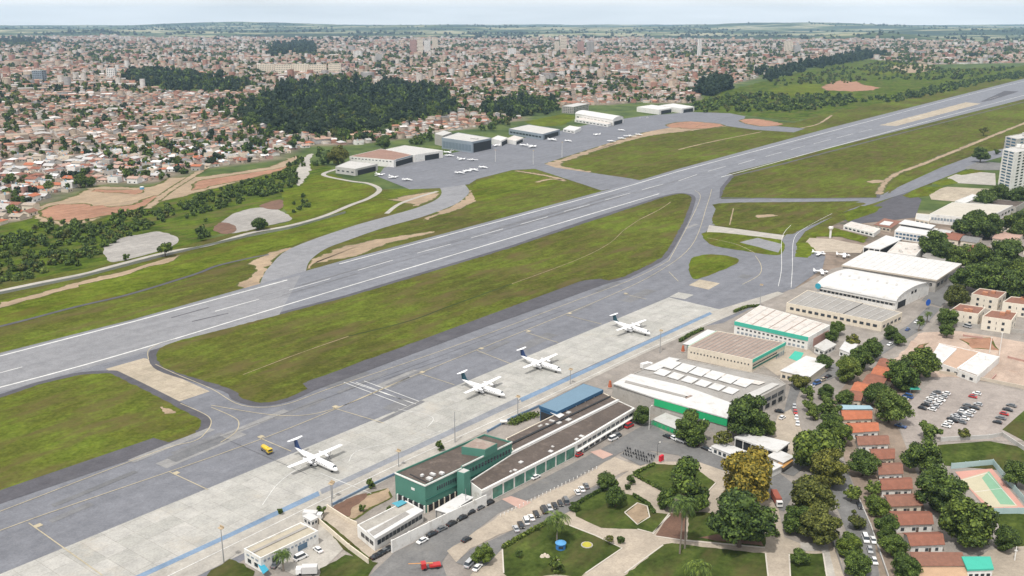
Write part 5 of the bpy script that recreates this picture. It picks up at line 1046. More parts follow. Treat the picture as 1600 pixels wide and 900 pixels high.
def truck(px, rz, lab, c1, c2, L=7):
    g = G(*px); t = thing('box_truck', lab, 'truck', (g.x, g.y, .28), rz)
    mb = MB(); mb.box((-.9,0,1.9), (L-2,2.3,2.4)); mb.build('cargo_box', c2, t); mb = MB(); mb.box((L/2-.9,0,1.5), (1.7,2.2,1.9)); mb.build('cab', c1, t); mb = MB(); mb.box((L/2-.03,0,1.9), (.06,1.8,.7)); mb.build('windscreen', GLZ, t)
    for x in (-L*.28, L*.3):
        for s in (-1, 1): mb = MB(); mb.tube((x, s*.8, .5), (x, s*1.13, .5), .5, n=10); mb.build('wheel', RUB, t)
truck((1213,786), ang((1205,770),(1222,800)), 'truck with rusty red load bed under the park trees', PT['white'], surf('rust_red_bed',(.3,.09,.06),.2,.5), 9)
truck((489,812), rd-.9, 'white box truck at the hedge beside the white guard hut', PT['white'], WHTR); truck((480,898), rd+2.4, 'white delivery truck backing into the yard of the white hall', PT['white'], WHTR)
truck((1010,576), ang((1000,575),(1020,570)), 'white service truck standing on the apron road by the freight hall', PT['white'], PT['white'])
def motorcycle():
    t = thing('motorcycle', 'x', 'motorcycle'); mb = MB(); mb.box((0,0,.62), (.9,.26,.4)); mb.build('body', PT['black'], t); mb = MB(); mb.box((-.25,0,.9), (.7,.26,.12)); mb.build('seat', RUB, t); mb = MB(); mb.tube((.5,-.35,1.05), (.5,.35,1.05), .035, n=5); mb.build('handlebar', GREYM, t)
    for x in (-.65, .65): mb = MB(); mb.tube((x,-.07,.31), (x,.07,.31), .31, n=9); mb.build('wheel', RUB, t)
    return t
MC = motorcycle(); k = 0
for r in range(3):
    for i in range(11):
        p = (974+i*4.1+r*3.2, 711-r*4.2+i*1.25); g = G(*p)
        if i in ((4,), (9,), (2, 7))[r]: continue
        o = MC if k == 0 else dup(MC, (0,0,0)); k += 1
        o.location = (g.x, g.y, .3); o.rotation_euler.z = rd+.9+random.uniform(-.15,.15)
        o['label'] = f"motorcycle {nth(i)} from the terminal road in the {('front','middle','back')[r]} row of the motorcycle park"; o['group'] = 'motorcycles parked in rows on the plaza'
# ================================================================== MASTS, WALLS, SMALL THINGS
def mast(base, top, lab, head='flood', r=.22, mat=METALG, group='light masts along the apron'):
    g = G(*base); h = (base[1]-top[1])*mpp(*base)/math.cos(TH+math.atan((base[1]-450)/F)); t = thing('light_mast', lab, 'light mast', g, RUN_ANG, group)
    mb = MB(); mb.tube((0,0,0), (0,0,h), r, r*.55); mb.build('pole', mat, t)
    if head == 'flood':
        mb = MB(); mb.box((0,0,h), (1.1,2.0,.15)); f = mb.build('platform', surf('mast_head',(.42,.33,.22),.1,1), t)
        for s in (-.7, 0, .7): mb = MB(); mb.box((.55,s,h+.4), (.35,.5,.5)); mb.build('floodlight', MATS['mast_head'], t)
    elif head == 'street':
        mb = MB(); mb.tube((0,0,h), (1.6,0,h+.3), .07); mb.build('arm', mat, t); mb = MB(); mb.box((1.8,0,h+.3), (.8,.4,.2)); mb.build('lamp_head', LAMP, t)
    else:
        mb = MB(); mb.box((0,0,h*.72), (.5,.9,.12)); mb.build('bracket', mat, t)
for b, tp, lab in (((519,794),(516,759),'apron floodlight mast beside the dark soil yard'),((623,730),(621,706),'apron floodlight mast just behind the green terminal corner'),((809,652),(808,621),'apron floodlight mast by the planted bed before the blue canopy'),((891,601),(891,578),'apron floodlight mast behind the blue canopy'),((1031,552),(1031,518),'apron floodlight mast near the freight hall corner'),((1187,482),(1187,447),'apron floodlight mast near the double-lined access road'),((350,880),(344,832),'apron floodlight mast nearest the camera by the grass verge'),((520,780),(517,756),'short floodlight mast on the service road end')):
    mast(b, tp, lab)
mast((711,692),(710,645),'tall thin antenna mast beside the green rooftop room', 'ant'); mast((1079,694),(1078,665),'white street lamp post in front of the plaza trees', 'street', .14, WHT, 'street lamps of the plaza'); mast((1095,692),(1095,660),'white street lamp post before the broad plaza tree', 'street', .14, WHT, 'street lamps of the plaza')
mast((1014,672),(1013,638),'white lamp post at the corner of the terminal end', 'street', .14, WHT, 'street lamps of the plaza'); mast((728,800),(727,766),'dark pole rising behind the tall white street wall', 'ant', .14); mast((635,846),(634,832),'dark gate pole on the white street wall', 'ant', .14, DARKM); mast((1027,712),(1027,695),'short dark post beside the motorcycle park', 'street', .1, DARKM, 'street lamps of the plaza')
for b, tp, lab in (((774,253),(775,235),'thin light mast on the hangar apron before the small white hangars'),((833,257),(833,236),'thin light mast at the grass corner of the hangar apron'),((878,246),(878,223),'thin light mast halfway along the hangar apron edge'),((1585,876),(1589,858),'white post on the beige street corner beyond the green-roof kiosk')):
    mast(b, tp, lab, 'flood' if b[1] < 500 else 'ant', .25, WHT, 'light masts on the hangar apron')
g = G(1297,372); t = thing('water_tower', 'slim white tank tower on the grass beside the access road', 'water tower', g); mb = MB(); mb.tube((0,0,0), (0,0,7), .9, .9, 10); mb.build('shaft', WHT, t); mb = MB(); mb.tube((0,0,7), (0,0,8.2), 1.0, 1.9, 12); mb.tube((0,0,8.2), (0,0,9.6), 1.9, 1.8, 12); mb.build('tank', WHT, t)
def wall_run(name, label, cat, pts, h, th, mat, posts=None, z=.0, coping=None):
    w = [G(*p) for p in pts]; c = sum(w, Vector())/len(w); t = thing(name, label, cat, (c.x, c.y, z))
    vs, _ = ribbon_pts([q-c for q in w], th, 0); n = len(w); mb = MB()
    for i in range(n-1):
        a, b, c2, d = vs[2*i], vs[2*i+1], vs[2*i+3], vs[2*i+2]; mb.add([(p[0],p[1],zz) for zz in (0, h) for p in (a,b,c2,d)], [(0,3,7,4),(1,5,6,2),(4,7,6,5)]+([(0,4,5,1)] if i == 0 else [])+([(3,2,6,7)] if i == n-2 else []))
    mb.build('panel', mat, t); sp = posts or 12; k = 0
    for i in range(n-1):
        d = (w[i+1]-w[i]); m = max(1, int(d.length/sp))
        for j in range(m):
            if k >= 40: break
            q = w[i]+d*j/m-c; mb = MB(); mb.box((q.x,q.y,h/2+.08), (th+.16,th+.16,h+.16), math.atan2(d.y,d.x)); mb.build('post', coping or mat, t); k += 1
    return t
wall_run('boundary_wall', 'tall white panel wall along the terminal road below the green block', 'wall', [(613,864),(640,850),(700,820),(760,791)], 4.8, .35, WHT, 6); wall_run('lane_wall', 'beige wall edging the paved lane near the white hall', 'wall', [(497,817),(545,859),(576,882)], 2.2, .35, CREAM); wall_run('lane_wall', 'beige wall between the paved lane and the brown soil yard', 'wall', [(512,795),(545,816),(558,822)], 1.6, .35, CREAM)
wall_run('apron_barrier', 'blue and white low barrier wall behind the terminal garden', 'barrier', [(762,676),(800,655),(843,636)], 1.2, .4, MATS['blue_strip']); wall_run('apron_barrier', 'faded blue low barrier wall beside the soil yard', 'barrier', [(519,791),(570,765),(617,743)], 1.2, .4, MATS['blue_strip'])
wall_run('street_wall', 'low pale wall along the street under the row-house trees', 'wall', [(1339,776),(1360,824),(1388,905)], 1.2, .35, LGREYR); wall_run('plot_wall', 'grey stone wall between the building plot and the apartment blocks', 'wall', [(1462,504),(1510,511),(1600,522),(1660,530)], 2.4, .5, CONCW); wall_run('plot_wall', 'brown wall between the building plot and the paved parking lot', 'wall', [(1468,584),(1530,594),(1610,610),(1680,626)], 1.8, .4, BEIW)
wall_run('lot_wall', 'pale wall along the lower side of the paved parking lot', 'wall', [(1470,690),(1545,686),(1566,682),(1605,708)], 2, .4, LGREYR); wall_run('park_fence', 'grey railing fence between the park and the street trees', 'fence', [(1300,845),(1318,900)], 1.6, .12, METALG)
cf = surf('court_fence', (.38,.5,.5), .1, .3)
for pts, lab in (([(1486,733),(1551,727)], 'top side'), ([(1551,727),(1612,802)], 'street side'), ([(1612,803),(1546,804)], 'lower side')):
    wall_run('court_fence', 'pale blue-green fence along the '+lab+' of the tennis court', 'fence', pts, 2.6, .12, cf, 5)
wall_run('yard_fence', 'green fence under the bright green fascia', 'fence', [(1018,664),(1062,676)], 2, .12, MATS['mural_green']); wall_run('airfield_fence', 'thin grey fence along the perimeter path of the airfield', 'fence', [(0,460),(128,434),(263,399),(388,370),(452,358),(540,333)], 1.8, .1, METALG, 25)
for pts, lab in (([(1400,580),(1432,588),(1440,578)], 'low unfinished brick wall on the red earth near the round dark tree'), ([(1520,592),(1548,596),(1556,588)], 'low unfinished brick wall near the steel masts side of the plot'), ([(1575,560),(1600,566),(1612,554)], 'broken brick footing wall at the outer end of the building plot'), ([(1505,526),(1535,530)], 'short brick footing wall under the stone wall of the plot')):
    wall_run('unfinished_wall', lab, 'wall', pts, 1.3, .4, PINKW)
def blob_thing(name, label, cat, px, build, z=.3, rz=0, group=None):
    g = G(*px); t = thing(name, label, cat, (g.x, g.y, z), rz, group); build(t); return t
def kiosk(t):
    mb = MB(); mb.tube((0,0,0), (0,0,2.2), 1.7, 1.7, 12); mb.build('body', surf('kiosk_blue',(.04,.17,.42),.1,.5), t); mb = MB(); mb.tube((0,0,2.2), (0,0,2.9), 1.95, .6, 12); mb.build('roof', surf('kiosk_roof_blue',(.1,.3,.55),.1,.5), t); mb = MB(); mb.box((0,-1.68,1.2), (1.6,.1,.9)); mb.build('window', GLZ, t)
blob_thing('round_kiosk', 'round blue kiosk on the lawn under the palm', 'kiosk', (876,858), kiosk)
def redbox(t):
    mb = MB(); mb.box((0,0,1.5), (2.2,1.0,2.4), rd); mb.build('board', surf('sign_red',(.55,.02,.04),.05,.5), t); mb = MB(); mb.box((0,0,.15), (2.4,1.2,.3), rd); mb.build('base', CONCW, t)
blob_thing('red_sign_board', 'red advertising box at the tip of the park lawn', 'sign', (1033,722), redbox)
def flowers(t): mb = MB(); mb.tube((0,0,0), (0,0,.5), 1.9, 1.4, 12); mb.build('planting', surf('yellow_flowers',(.42,.38,.05),.3,2), t); mb = MB(); mb.tube((0,0,-.05), (0,0,.2), 2.1, 2.1, 12); mb.build('rim', CONCW, t)
blob_thing('flower_bed', 'round yellow flower bed on the palm lawn', 'flower bed', (917,853), flowers)
def boulder(t):
    for k in range(3): mb = MB(); mb.tube((k*.9-.8,(k%2)*.7,0), (k*.9-.8,(k%2)*.7,.8), .9, .35, 7); mb.build('stone', BEIW, t)
blob_thing('rock_group', 'pinkish ornamental rocks on the palm lawn nearest the path', 'rocks', (851,871), boulder); blob_thing('rock_group', 'smaller pinkish rocks between lawn rocks and the lawn kerb', 'rocks', (868,879), boulder)
def disc_sign(t): mb = MB(); mb.tube((0,0,0), (0,0,3), .12); mb.build('post', METALG, t); mb = MB(); mb.tube((0,-.1,4.4), (0,.1,4.4), 2.1, n=18); mb.build('disc', surf('sign_blue',(.02,.1,.42),.06,.5), t)
blob_thing('round_sign', 'big round blue sign at the street end of the arched hangar', 'sign', (1449,484), disc_sign, rz=.5)
def tarp(t): 
    mb = MB(); mb.prism([Vector((-2.5,-2,0)),Vector((2.5,-2,0)),Vector((2.5,2,0)),Vector((-2.5,2,0))], 2.2, [0][0]+2.35); mb.build('sheet', TEAL, t)
    for x in (-2.3,2.3):
        for y in (-1.8,1.8): mb = MB(); mb.tube((x,y,0),(x,y,2.2),.08); mb.build('post', METALG, t)
blob_thing('tarpaulin_shelter', 'teal tarpaulin shelter in the corner of the parking lot', 'shelter', (1427,614), tarp)
def drum(t): mb = MB(); mb.tube((0,0,0),(0,0,2.4),2.2,2.2,14); mb.build('tank', surf('tank_blue',(.12,.33,.5),.1,.4), t); mb = MB(); mb.tube((0,0,2.4),(0,0,2.9),2.3,1.0,14); mb.build('lid', WHT, t)
blob_thing('water_tank', 'turquoise and white water tank on the near suburb track', 'tank', (222,296), drum)
def cone(t): mb = MB(); mb.tube((0,0,0),(0,0,3.4),1.1,.5,8); mb.build('body', surf('rust_orange',(.4,.12,.06),.2,.5), t); mb = MB(); mb.box((0,0,.1),(2.4,2.4,.2)); mb.build('base', CONCW, t)
blob_thing('signal_hut', 'small rust-red tapered hut at the corner of the brown-roof warehouse', 'hut', (1067,550), cone); blob_thing('signal_hut', 'small rust-red tapered hut beside the freight hall corner', 'hut', (953,606), cone)
def bush_jet(t): 
    mb = MB(); mb.tube((-1.6,0,1.4),(1.6,0,1.5),.8,.6,10); mb.build('tank', WHT, t)
    for x in (-1,1): mb = MB(); mb.box((x,0,.4),(.3,1.2,.8)); mb.build('stand', METALG, t)
blob_thing('gas_tank', 'white cylindrical tank standing in the terminal garden', 'tank', (787,664), bush_jet)
def bollard():
    t = thing('bollard', 'x', 'bollard'); mb = MB(); mb.tube((0,0,0),(0,0,.9),.16,.13,8); mb.build('post', WHT, t); mb = MB(); mb.tube((0,0,.9),(0,0,1.05),.2,.12,8); mb.build('cap', WHT, t); return t
BO = bollard()
for i in range(26):
    u = i/25; p = (782+u*150, 808-u*74.5); g = G(*p); o = BO if i == 0 else dup(BO, (0,0,0)); o.location = (g.x, g.y, .27)
    o['label'] = f"white bollard, {nth(i)} along the tan walkway counted from the stopped black hatchback"; o['group'] = 'white bollards edging the tan walkway'
# ================================================================== TREES
def ico(sub):
    import bmesh
    b = bmesh.new(); bmesh.ops.create_icosphere(b, subdivisions=sub, radius=1); b.verts.ensure_lookup_table()
    v = np.array([q.co[:] for q in b.verts]); f = np.array([[q.index for q in g.verts] for g in b.faces]); b.free(); return v, f
ICO1 = ico(1); ICO2 = ico(2)
def crown(seed, n_cl=16, leaves=2600, leaf=.075, flat_=.72, shape='round', core=True):
    """leaf quads scattered over a cluster of uneven boughs; unit radius, centre at the origin"""
    r = np.random.default_rng(seed); cl = []
    for k in range(n_cl):
        while True:
            p = r.uniform(-1, 1, 3)
            if shape == 'cone': rr = .95*(1-max(0, (p[2]+.6)/1.6))*.95+.1
            else: rr = 1
            q = np.array([p[0]/max(rr,.1), p[1]/max(rr,.1), p[2] if shape != 'cone' else 0]); 
            if .35 < np.linalg.norm(q) < .95: break
        cl.append((p*np.array([.8,.8,flat_]), r.uniform(.15,.36)*(1 if shape != 'cone' else .8)))
    cl += [(np.array([.15,0,0.]), .45), (np.array([-.2,.15,-.1]), .4)]; per = leaves//len(cl); V = []; Q = []; Tt = []; nv = 0
    ctr = np.array([c for c, _ in cl]); rad = np.array([d for _, d in cl])
    for c, d in cl:
        dirs = r.normal(size=(per*2, 3)); dirs /= np.linalg.norm(dirs, axis=1)[:,None]
        pts = c+dirs*(d*r.uniform(.8,1.12,(len(dirs),1)))*np.array([1,1,.8])
        deep = (np.linalg.norm((pts[:,None]-ctr[None])/np.array([1,1,.8]), axis=2) < rad[None]*.72).any(1)
        pts, dirs = pts[~deep][:per], dirs[~deep][:per]
        nn = dirs+r.normal(size=dirs.shape)*.55; nn[:,2] += .25; nn /= np.linalg.norm(nn, axis=1)[:,None]
        u = np.cross(nn, r.normal(size=nn.shape)); u /= np.linalg.norm(u, axis=1)[:,None]; w = np.cross(nn, u)
        s = leaf*r.uniform(.6,1.35,(len(pts),1))
        quad = np.stack([pts-u*s-w*s*.7, pts+u*s-w*s*.5, pts+u*s*.8+w*s*.7, pts-u*s*.7+w*s*.6], 1).reshape(-1, 3)
        V.append(quad); Q.append(np.arange(len(quad)).reshape(-1, 4)+nv); nv += len(quad)
    if core:  # added inner lumps that block light passing through the crown
        for c, d in cl:
            v, f = ICO1; vv = v*(d*.7*(1+r.normal(size=(len(v),1))*.12))*np.array([1,1,.8])+c
            V.append(vv); Tt.append(f+nv); nv += len(vv)
    return np.concatenate(V), np.concatenate(Q), (np.concatenate(Tt) if Tt else None)
def crown_mesh(name, seed, **k):
    v, q, t = crown(seed, **k); return np_mesh(name, v, q, [L_MID], None, t)
CR = {'round': [crown_mesh('crown', 20+i, n_cl=36+i*2, leaves=8500, leaf=.042, flat_=.72+.05*(i % 3)) for i in range(6)],
      'flat': [crown_mesh('crown', 40+i, n_cl=30, leaves=6500, leaf=.042, flat_=.4) for i in range(3)],
      'cone': [crown_mesh('crown', 50+i, n_cl=26, leaves=7000, leaf=.042, flat_=.95, shape='cone') for i in range(2)],
      'loose': [crown_mesh('crown', 60+i, n_cl=14, leaves=1100, leaf=.07, flat_=.6, core=False) for i in range(2)],
      'small': [crown_mesh('crown', 70+i, n_cl=12, leaves=1100, leaf=.085, flat_=.75) for i in range(5)],
      'bush': [crown_mesh('crown', 80+i, n_cl=12, leaves=900, leaf=.09, flat_=.45) for i in range(3)]}
def trunk_mesh(seed):
    r = random.Random(seed); mb = MB(); mb.tube((0,0,-.02), (.02,.01,.62), .05, .032, 7)
    for k in range(4):
        a = k*1.6+r.random(); d = r.uniform(.2,.34); mb.tube((.01,0,.42+.05*k), (d*math.cos(a), d*math.sin(a), .72+r.random()*.12), .024, .01, 5)
    o = mb.build('trunk', BARK); me = o.data; bpy.data.objects.remove(o); return me
TR = [trunk_mesh(i) for i in range(3)]
NT_ = 0
def tree(px, wpx, label, kind='round', leaf=None, group='trees', hk=.95, ck=.62, name='broadleaf_tree', ground=None, dia=None):
    """px: middle of the crown, wpx its width in the 1600-wide frame"""
    global NT_; NT_ += 1
    if kind == 'flat': hk, ck = .5, .68
    elif kind in ('round', 'small') and hk == .95: hk, ck = .88, .54
    m = mpp(*px); D = dia or wpx*m*.95; H = max(2.2, D*hk); zc = H*ck
    if ground is None: g = G(px[0], px[1], zc); z0 = .2
    else: g = Vector(ground); z0 = g.z
    t = thing(name, label, 'shrub' if kind == 'bush' else 'tree', (g.x, g.y, z0), random.uniform(0, 6.28), group)
    tr = link('trunk', random.choice(TR), t); tr.scale = (H*.8, H*.8, H*.95)
    c = link('crown', random.choice(CR[kind]), t); c.location = (0, 0, zc); R = D/2*1.04
    c.scale = (R*random.uniform(.94,1.06), R*random.uniform(.94,1.06), R*.98 if kind in ('round','small') else R)
    c.material_slots[0].link = 'OBJECT'; c.material_slots[0].material = leaf or L_MID
    return t
# --- the big trees of the park and streets, one by one
Dk, Md, Ol, Li, Ye = L_DARK, L_MID, L_OLIVE, L_LIGHT, L_YEL
for px, w, lab, kind, lf in (
    ((1165,745),92,'big round tree covered in golden-yellow blossom at the plaza corner','round',Ye), ((1158,809),102,'broad dark green tree over the planting bed beside the grey park path','round',Dk), ((1072,748),84,'bushy mid-green tree with pointed top on the upper park lawn','cone',Md),
    ((1170,652),72,'broad dark tree between the freight hall and the long white canopy','round',Dk), ((1080,668),56,'spreading green tree in front of the bright green fascia','round',Md), ((1003,648),34,'dark tree at the end of the terminal wing','round',Dk), ((1198,668),30,'smaller dark tree leaning on the broad tree by the canopy','round',Dk), ((1131,684),36,'thin olive tree in front of the plaza lamps','loose',Ol),
    ((948,752),40,'flat-topped leaning dark tree at the park walkway','flat',Dk), ((962,776),38,'small dark lawn tree below the flat-topped leaning tree','round',Md), ((898,792),18,'round bush-like tree at the corner of the middle lawn','round',Md), ((952,842),18,'sparse little tree beside the lawn kerb','loose',Ol), ((755,866),36,'round dark tree on the pavement corner by the terminal road','round',Md),
    ((1296,732),62,'large olive-green dome-shaped tree beside the walled street','round',Ol), ((1350,724),44,'dark round tree behind the olive dome tree','round',Dk), ((1278,700),96,'wide flat umbrella-shaped tree over the kiosk row end','flat',Dk), ((1266,776),74,'big light olive tree above the beige park path','round',Ol), ((1283,822),64,'olive tree in front of the big light olive tree','round',Ol), ((1246,812),50,'mid-green tree filling the park edge next to the olive pair','round',Md),
    ((1442,712),58,'dark dense tree beside the fifth row house','round',Dk), ((1471,766),72,'large dark tree between the row houses and the tennis court','round',Dk), ((1515,814),80,'largest dark tree below the tennis court','round',Dk), ((1573,842),40,'dark tree beside the green lawn at the frame edge','round',Dk), ((1392,634),58,'tree with yellow-green top beside the parking lot','round',L_YEL if False else Li), ((1370,616),40,'dark tree leaning over the reddish houses by the lot','round',Dk),
    ((1409,586),50,'round mid-green tree next to the darker round one at the plot','round',Md), ((1439,566),50,'round very dark tree at the corner of the building plot','round',Dk), ((1325,577),44,'bright green round tree at the bend of the tree-lined street','round',Li), ((1345,560),40,'mid-green tree up the tree-lined street','round',Md), ((1362,545),36,'mid-green tree beside the broken-roof store','round',Md), ((1330,533),26,'small olive tree in the warehouse yard row','small',Ol),
    ((1249,596),34,'light olive tree overhanging the freight hall corner','flat',Ol), ((1288,566),26,'round tree before the white membrane store','round',Md), ((1308,512),24,'dark round tree beside the stained warehouse end','round',Md), ((1300,524),24,'low green tree in the small fenced yard','round',Md), ((1262,612),24,'young yellow-green tree, first by the curving street','small',Li), ((1266,632),26,'young yellow-green tree, second by the curving street','small',Li), ((1271,646),24,'young yellow-green tree, third by the curving street','small',Li),
    ((1291,612),28,'mid-green tree opposite the first young tree','round',Md), ((1294,626),26,'bright green street tree above the blue shed','small',Li), ((1300,640),30,'bright green street tree beside the first orange row house','small',Li), ((1298,664),40,'mid-green tree next to the second orange row house','round',Md), ((1313,678),40,'mid-green tree beside the third row house','round',Md), ((1320,622),30,'dark tree behind the blue shed','round',Dk),
    ((1331,770),30,'light green tree hanging over the walled street','small',Li), ((1363,762),28,'light green tree beside the sixth row house','small',Li), ((1370,790),36,'mid-green tree beside the seventh row house','round',Md), ((1338,812),32,'light olive tree above the cars on the walled street','small',Ol), ((1386,824),42,'mid-green tree beside the eighth row house','round',Md), ((1396,852),40,'mid-green tree beside the last terracotta row house','round',Md), ((1328,852),42,'mid-green tree between the park fence and walled street','round',Md), ((1340,884),44,'lowest mid-green tree beside the walled street','round',Md), ((1414,884),44,'lowest mid-green tree beside the long brown building','round',Md), ((1360,778),20,'slender tree at the head of the low street wall','small',Md),
    ((1453,670),36,'yellow-green shrubby tree at the corner below the parking lot','small',Li), ((1504,678),20,'round bush at the lower wall of the parking lot','small',Ol), ((1590,740),40,'dark trees edge beside the tennis fence at the frame edge','round',Dk), ((1250,870),30,'dark shrub tree in the small garden beside the beige path','round',Md), ((1285,640),24,'dark slim tree between young street trees and blue shed','small',Md),
    ((1460,380),44,'dark round tree beside the grey lean-to','round',Dk), ((1476,393),36,'dark tree behind the white hangar gable','round',Dk), ((1525,350),44,'dark round tree in front of the beige-roofed hall','round',Dk), ((1548,352),40,'dark twin tree in front of the beige hall','round',Dk), ((1502,402),44,'dark tree above the white hangar corner','round',Dk), ((1500,355),26,'smaller tree before the stepped white building','round',Dk), ((1534,400),38,'mid-green tree behind the white hangar','round',Md), ((1570,396),46,'wide dark tree among the side street houses','round',Dk), ((1590,350),40,'dark tree at the frame edge beyond the hall','round',Dk), ((1540,436),52,'spreading tree over the front court','round',Md), ((1510,432),40,'mid-green tree beside the hangar court cars','round',Md), ((1528,446),20,'bright yellow-green tree in front of the apartment roofs','small',Li),
    ((1588,446),50,'tall dark tree behind the cream apartment blocks','round',Dk), ((1480,516),24,'mid-green tree at the corner of the nearest apartment block','round',Md), ((1480,496),30,'bushy tree beside the nearest cream apartment block','round',Md), ((1495,462),40,'olive tree at the lane to the apartment blocks','round',Ol), ((1556,420),40,'dark tree in the middle of the wooded quarter','round',Dk), ((1405,530),20,'mid-green tree at the depot end','round',Md), ((1392,520),24,'dark tree at the depot corner','round',Dk), ((1440,500),14,'small bright tree at the street mouth','small',Li), ((1540,310),28,'dark tree at the foot of the tall white tower','round',Dk), ((1562,302),30,'mid tree at the tower foot','round',Dk), ((1590,306),30,'dark tree behind the brown shed','round',Dk), ((1600,420),40,'dense dark tree at the frame edge over the side street','round',Dk),
    ((1533,241),24,'lone dark tree at the end of the parking bays','round',Dk), ((1558,236),10,'little dark tree beside the lone dark tree','small',Dk), ((1538,203),14,'bare-looking small tree on the grass by the dirt track','loose',Ol), ((1576,220),14,'dark tree at the foot of the paler tower','small',Dk),
    ((405,349),30,'spreading dark tree on the gravel pad by the perimeter path','flat',Dk), ((197,401),12,'small tree on the grey gravel pad corner','small',Md), ((257,386),26,'low dark tree at the gravel pad edge','bush',Md), ((528,242),32,'orange-tinged dark tree behind the grey curved-roof hangar','round',Ol), ((140,284),16,'round dark tree alone on the red dirt track','round',Dk), ((387,282),12,'round tree on the red dirt verge','small',Dk), ((600,222),24,'dark tree behind the rusty-roofed hangar','round',Dk)):
    tree(px, w, lab, kind, lf, 'broadleaf trees of the streets, park and yards')
# --- palms
def palm(px_base, h, fr, lab, seed):
    r = random.Random(seed); g = G(*px_base); t = thing('palm_tree', lab, 'palm tree', (g.x, g.y, .3), r.random()*6, 'palms'); mb = MB(); mb.tube((0,0,0), (.15,.1,h*.5), .34, .24, 8); mb.tube((.15,.1,h*.5), (.1,.3,h), .24, .17, 8); mb.build('trunk', surf('palm_bark',(.2,.17,.14),.2,2,src='obj'), t)
    mb = MB()
    for k in range(30):
        a = k*2.4+r.random()*.4; up = r.uniform(-.15, 1.0); d = Vector((math.cos(a), math.sin(a), 0)); sd = Vector((-d.y, d.x, 0)); p = Vector((.1,.3,h)); el = up; prev = p
        for s in range(6):
            q = prev+(d*math.cos(el)+Vector((0,0,math.sin(el))))*fr/6; el -= .36
            for sg in (-1, 1):
                for f in (0, .33, .66):
                    b = prev.lerp(q, f); tip = b+(q-prev)*.9+sd*sg*fr*.2*(1-abs(s-2)/5)+Vector((0,0,-fr*.09)); b2 = prev.lerp(q, f+.32)
                    mb.add([b, b2, tip], [(0,1,2)])
            prev = q
    mb.build('crown', Md, t)
palm((870,852), 10, 6, 'palm with full drooping crown on the lawn with the blue kiosk', 1); palm((1062,866), 19, 6.5, 'tallest palm with bare trunk at the crossing of the park paths', 2); palm((1091,915), 6.5, 6, 'palm at the lower edge of the large park lawn', 3)
palm((443,893), 6, 4, 'yard palm in front of the white hall with blue windows', 4); palm((1448,505), 6, 3, 'palm at the upper end of the tree-lined street', 5); palm((1435,518), 5, 2.8, 'smaller palm on the street corner by the building plot', 6); palm((1070,858), 16, 5.5, 'second tall palm leaning close to the tallest palm', 7)
# --- clipped bushes and hedges
def topiary(px, rad, lab, tiers=1):
    g = G(*px); t = thing('topiary_bush', lab, 'bush', (g.x, g.y, .3), 0, 'clipped bushes in the park'); mb = MB(); mb.tube((0,0,0),(0,0,rad*1.2*tiers),.15,.1,6); mb.build('trunk', BARK, t)
    for k in range(tiers):
        c = link('foliage', random.choice(CR['small']), t); c.location = (0,0,rad*(1+1.7*k)); q = rad*(1-.2*k); c.scale = (q,q,q*1.1); c.material_slots[0].link = 'OBJECT'; c.material_slots[0].material = Dk
for px, r, lab, n in (((1034,797),1.9,'two-tier clipped bush on the pale path beside the pentagon sand pit',2),((986,758),2.2,'larger round clipped bush at the upper park path',1),((980,766),1.6,'smaller round clipped bush next to the larger one',1),((969,850),1.9,'dark clipped bush at the lawn corner kerb',1),((1213,840),1.6,'small dark bush beside the planting bed corner',1),((812,872),1.6,'low round bush inside the palm lawn',1),((870,896),3.2,'wide round bush at the lower edge of the palm lawn',1),((840,830),1.2,'small bush at the hedge of the palm lawn',1),((438,804+0),1.5,'dark bush cluster beside the fire lane',1),((502,806),2.2,'dark rounded shrub at the head of the paved lane',1),((566,800),1.6,'ochre shrub in the brown soil yard',1),((608,800),1.3,'little green shrub by the annex terrace',1),((688,705),2.4,'dark shrub on the paving behind the terminal block',1),((580,764),2.2,'brown shrub beside the faded blue barrier',1)):
    topiary(px, r, lab, n)
def hedge(pts, h, w, lab, leaf):
    ws = [G(*p) for p in pts]; c = sum(ws, Vector())/len(ws); t = thing('hedge', lab, 'hedge', (c.x, c.y, .3)); V = []; Q = []; n = 0; r = np.random.default_rng(len(pts)*7+int(h*10))
    for a, b in zip(ws, ws[1:]):
        L = (b-a).length; k = int(L*70); u = r.random(k)[:,None]; p = np.array(a)[None]*(1-u)+np.array(b)[None]*u-np.array(c)[None]; p = p+np.stack([r.uniform(-w/2,w/2,k), r.uniform(-w/2,w/2,k), r.uniform(.1,h,k)], 1)
        x = r.normal(size=(k,3)); x /= np.linalg.norm(x,axis=1)[:,None]; y = np.cross(x, r.normal(size=(k,3))); y /= np.linalg.norm(y,axis=1)[:,None]; s = .28
        V.append(np.stack([p-x*s-y*s,p+x*s-y*s,p+x*s+y*s,p-x*s+y*s],1).reshape(-1,3)); Q.append(np.arange(4*k).reshape(-1,4)+n); n += 4*k
    link('foliage', np_mesh('foliage', np.concatenate(V), np.concatenate(Q), [leaf]), t)
hedge([(786,858),(820,838),(861,816)], 1.2, 1.2, 'clipped green hedge along the roadside edge of the palm lawn', Li); hedge([(898,792),(920,778),(942,767)], 1, 1, 'low hedge along the middle lawn', Md); hedge([(991,744),(1020,760),(1053,778)], 1, 1.1, 'yellow-green hedge along the upper lawn and pale path', Li); hedge([(991,742),(1023,727)], 1, 1, 'short yellow-green hedge at the tip of the upper lawn', Li)
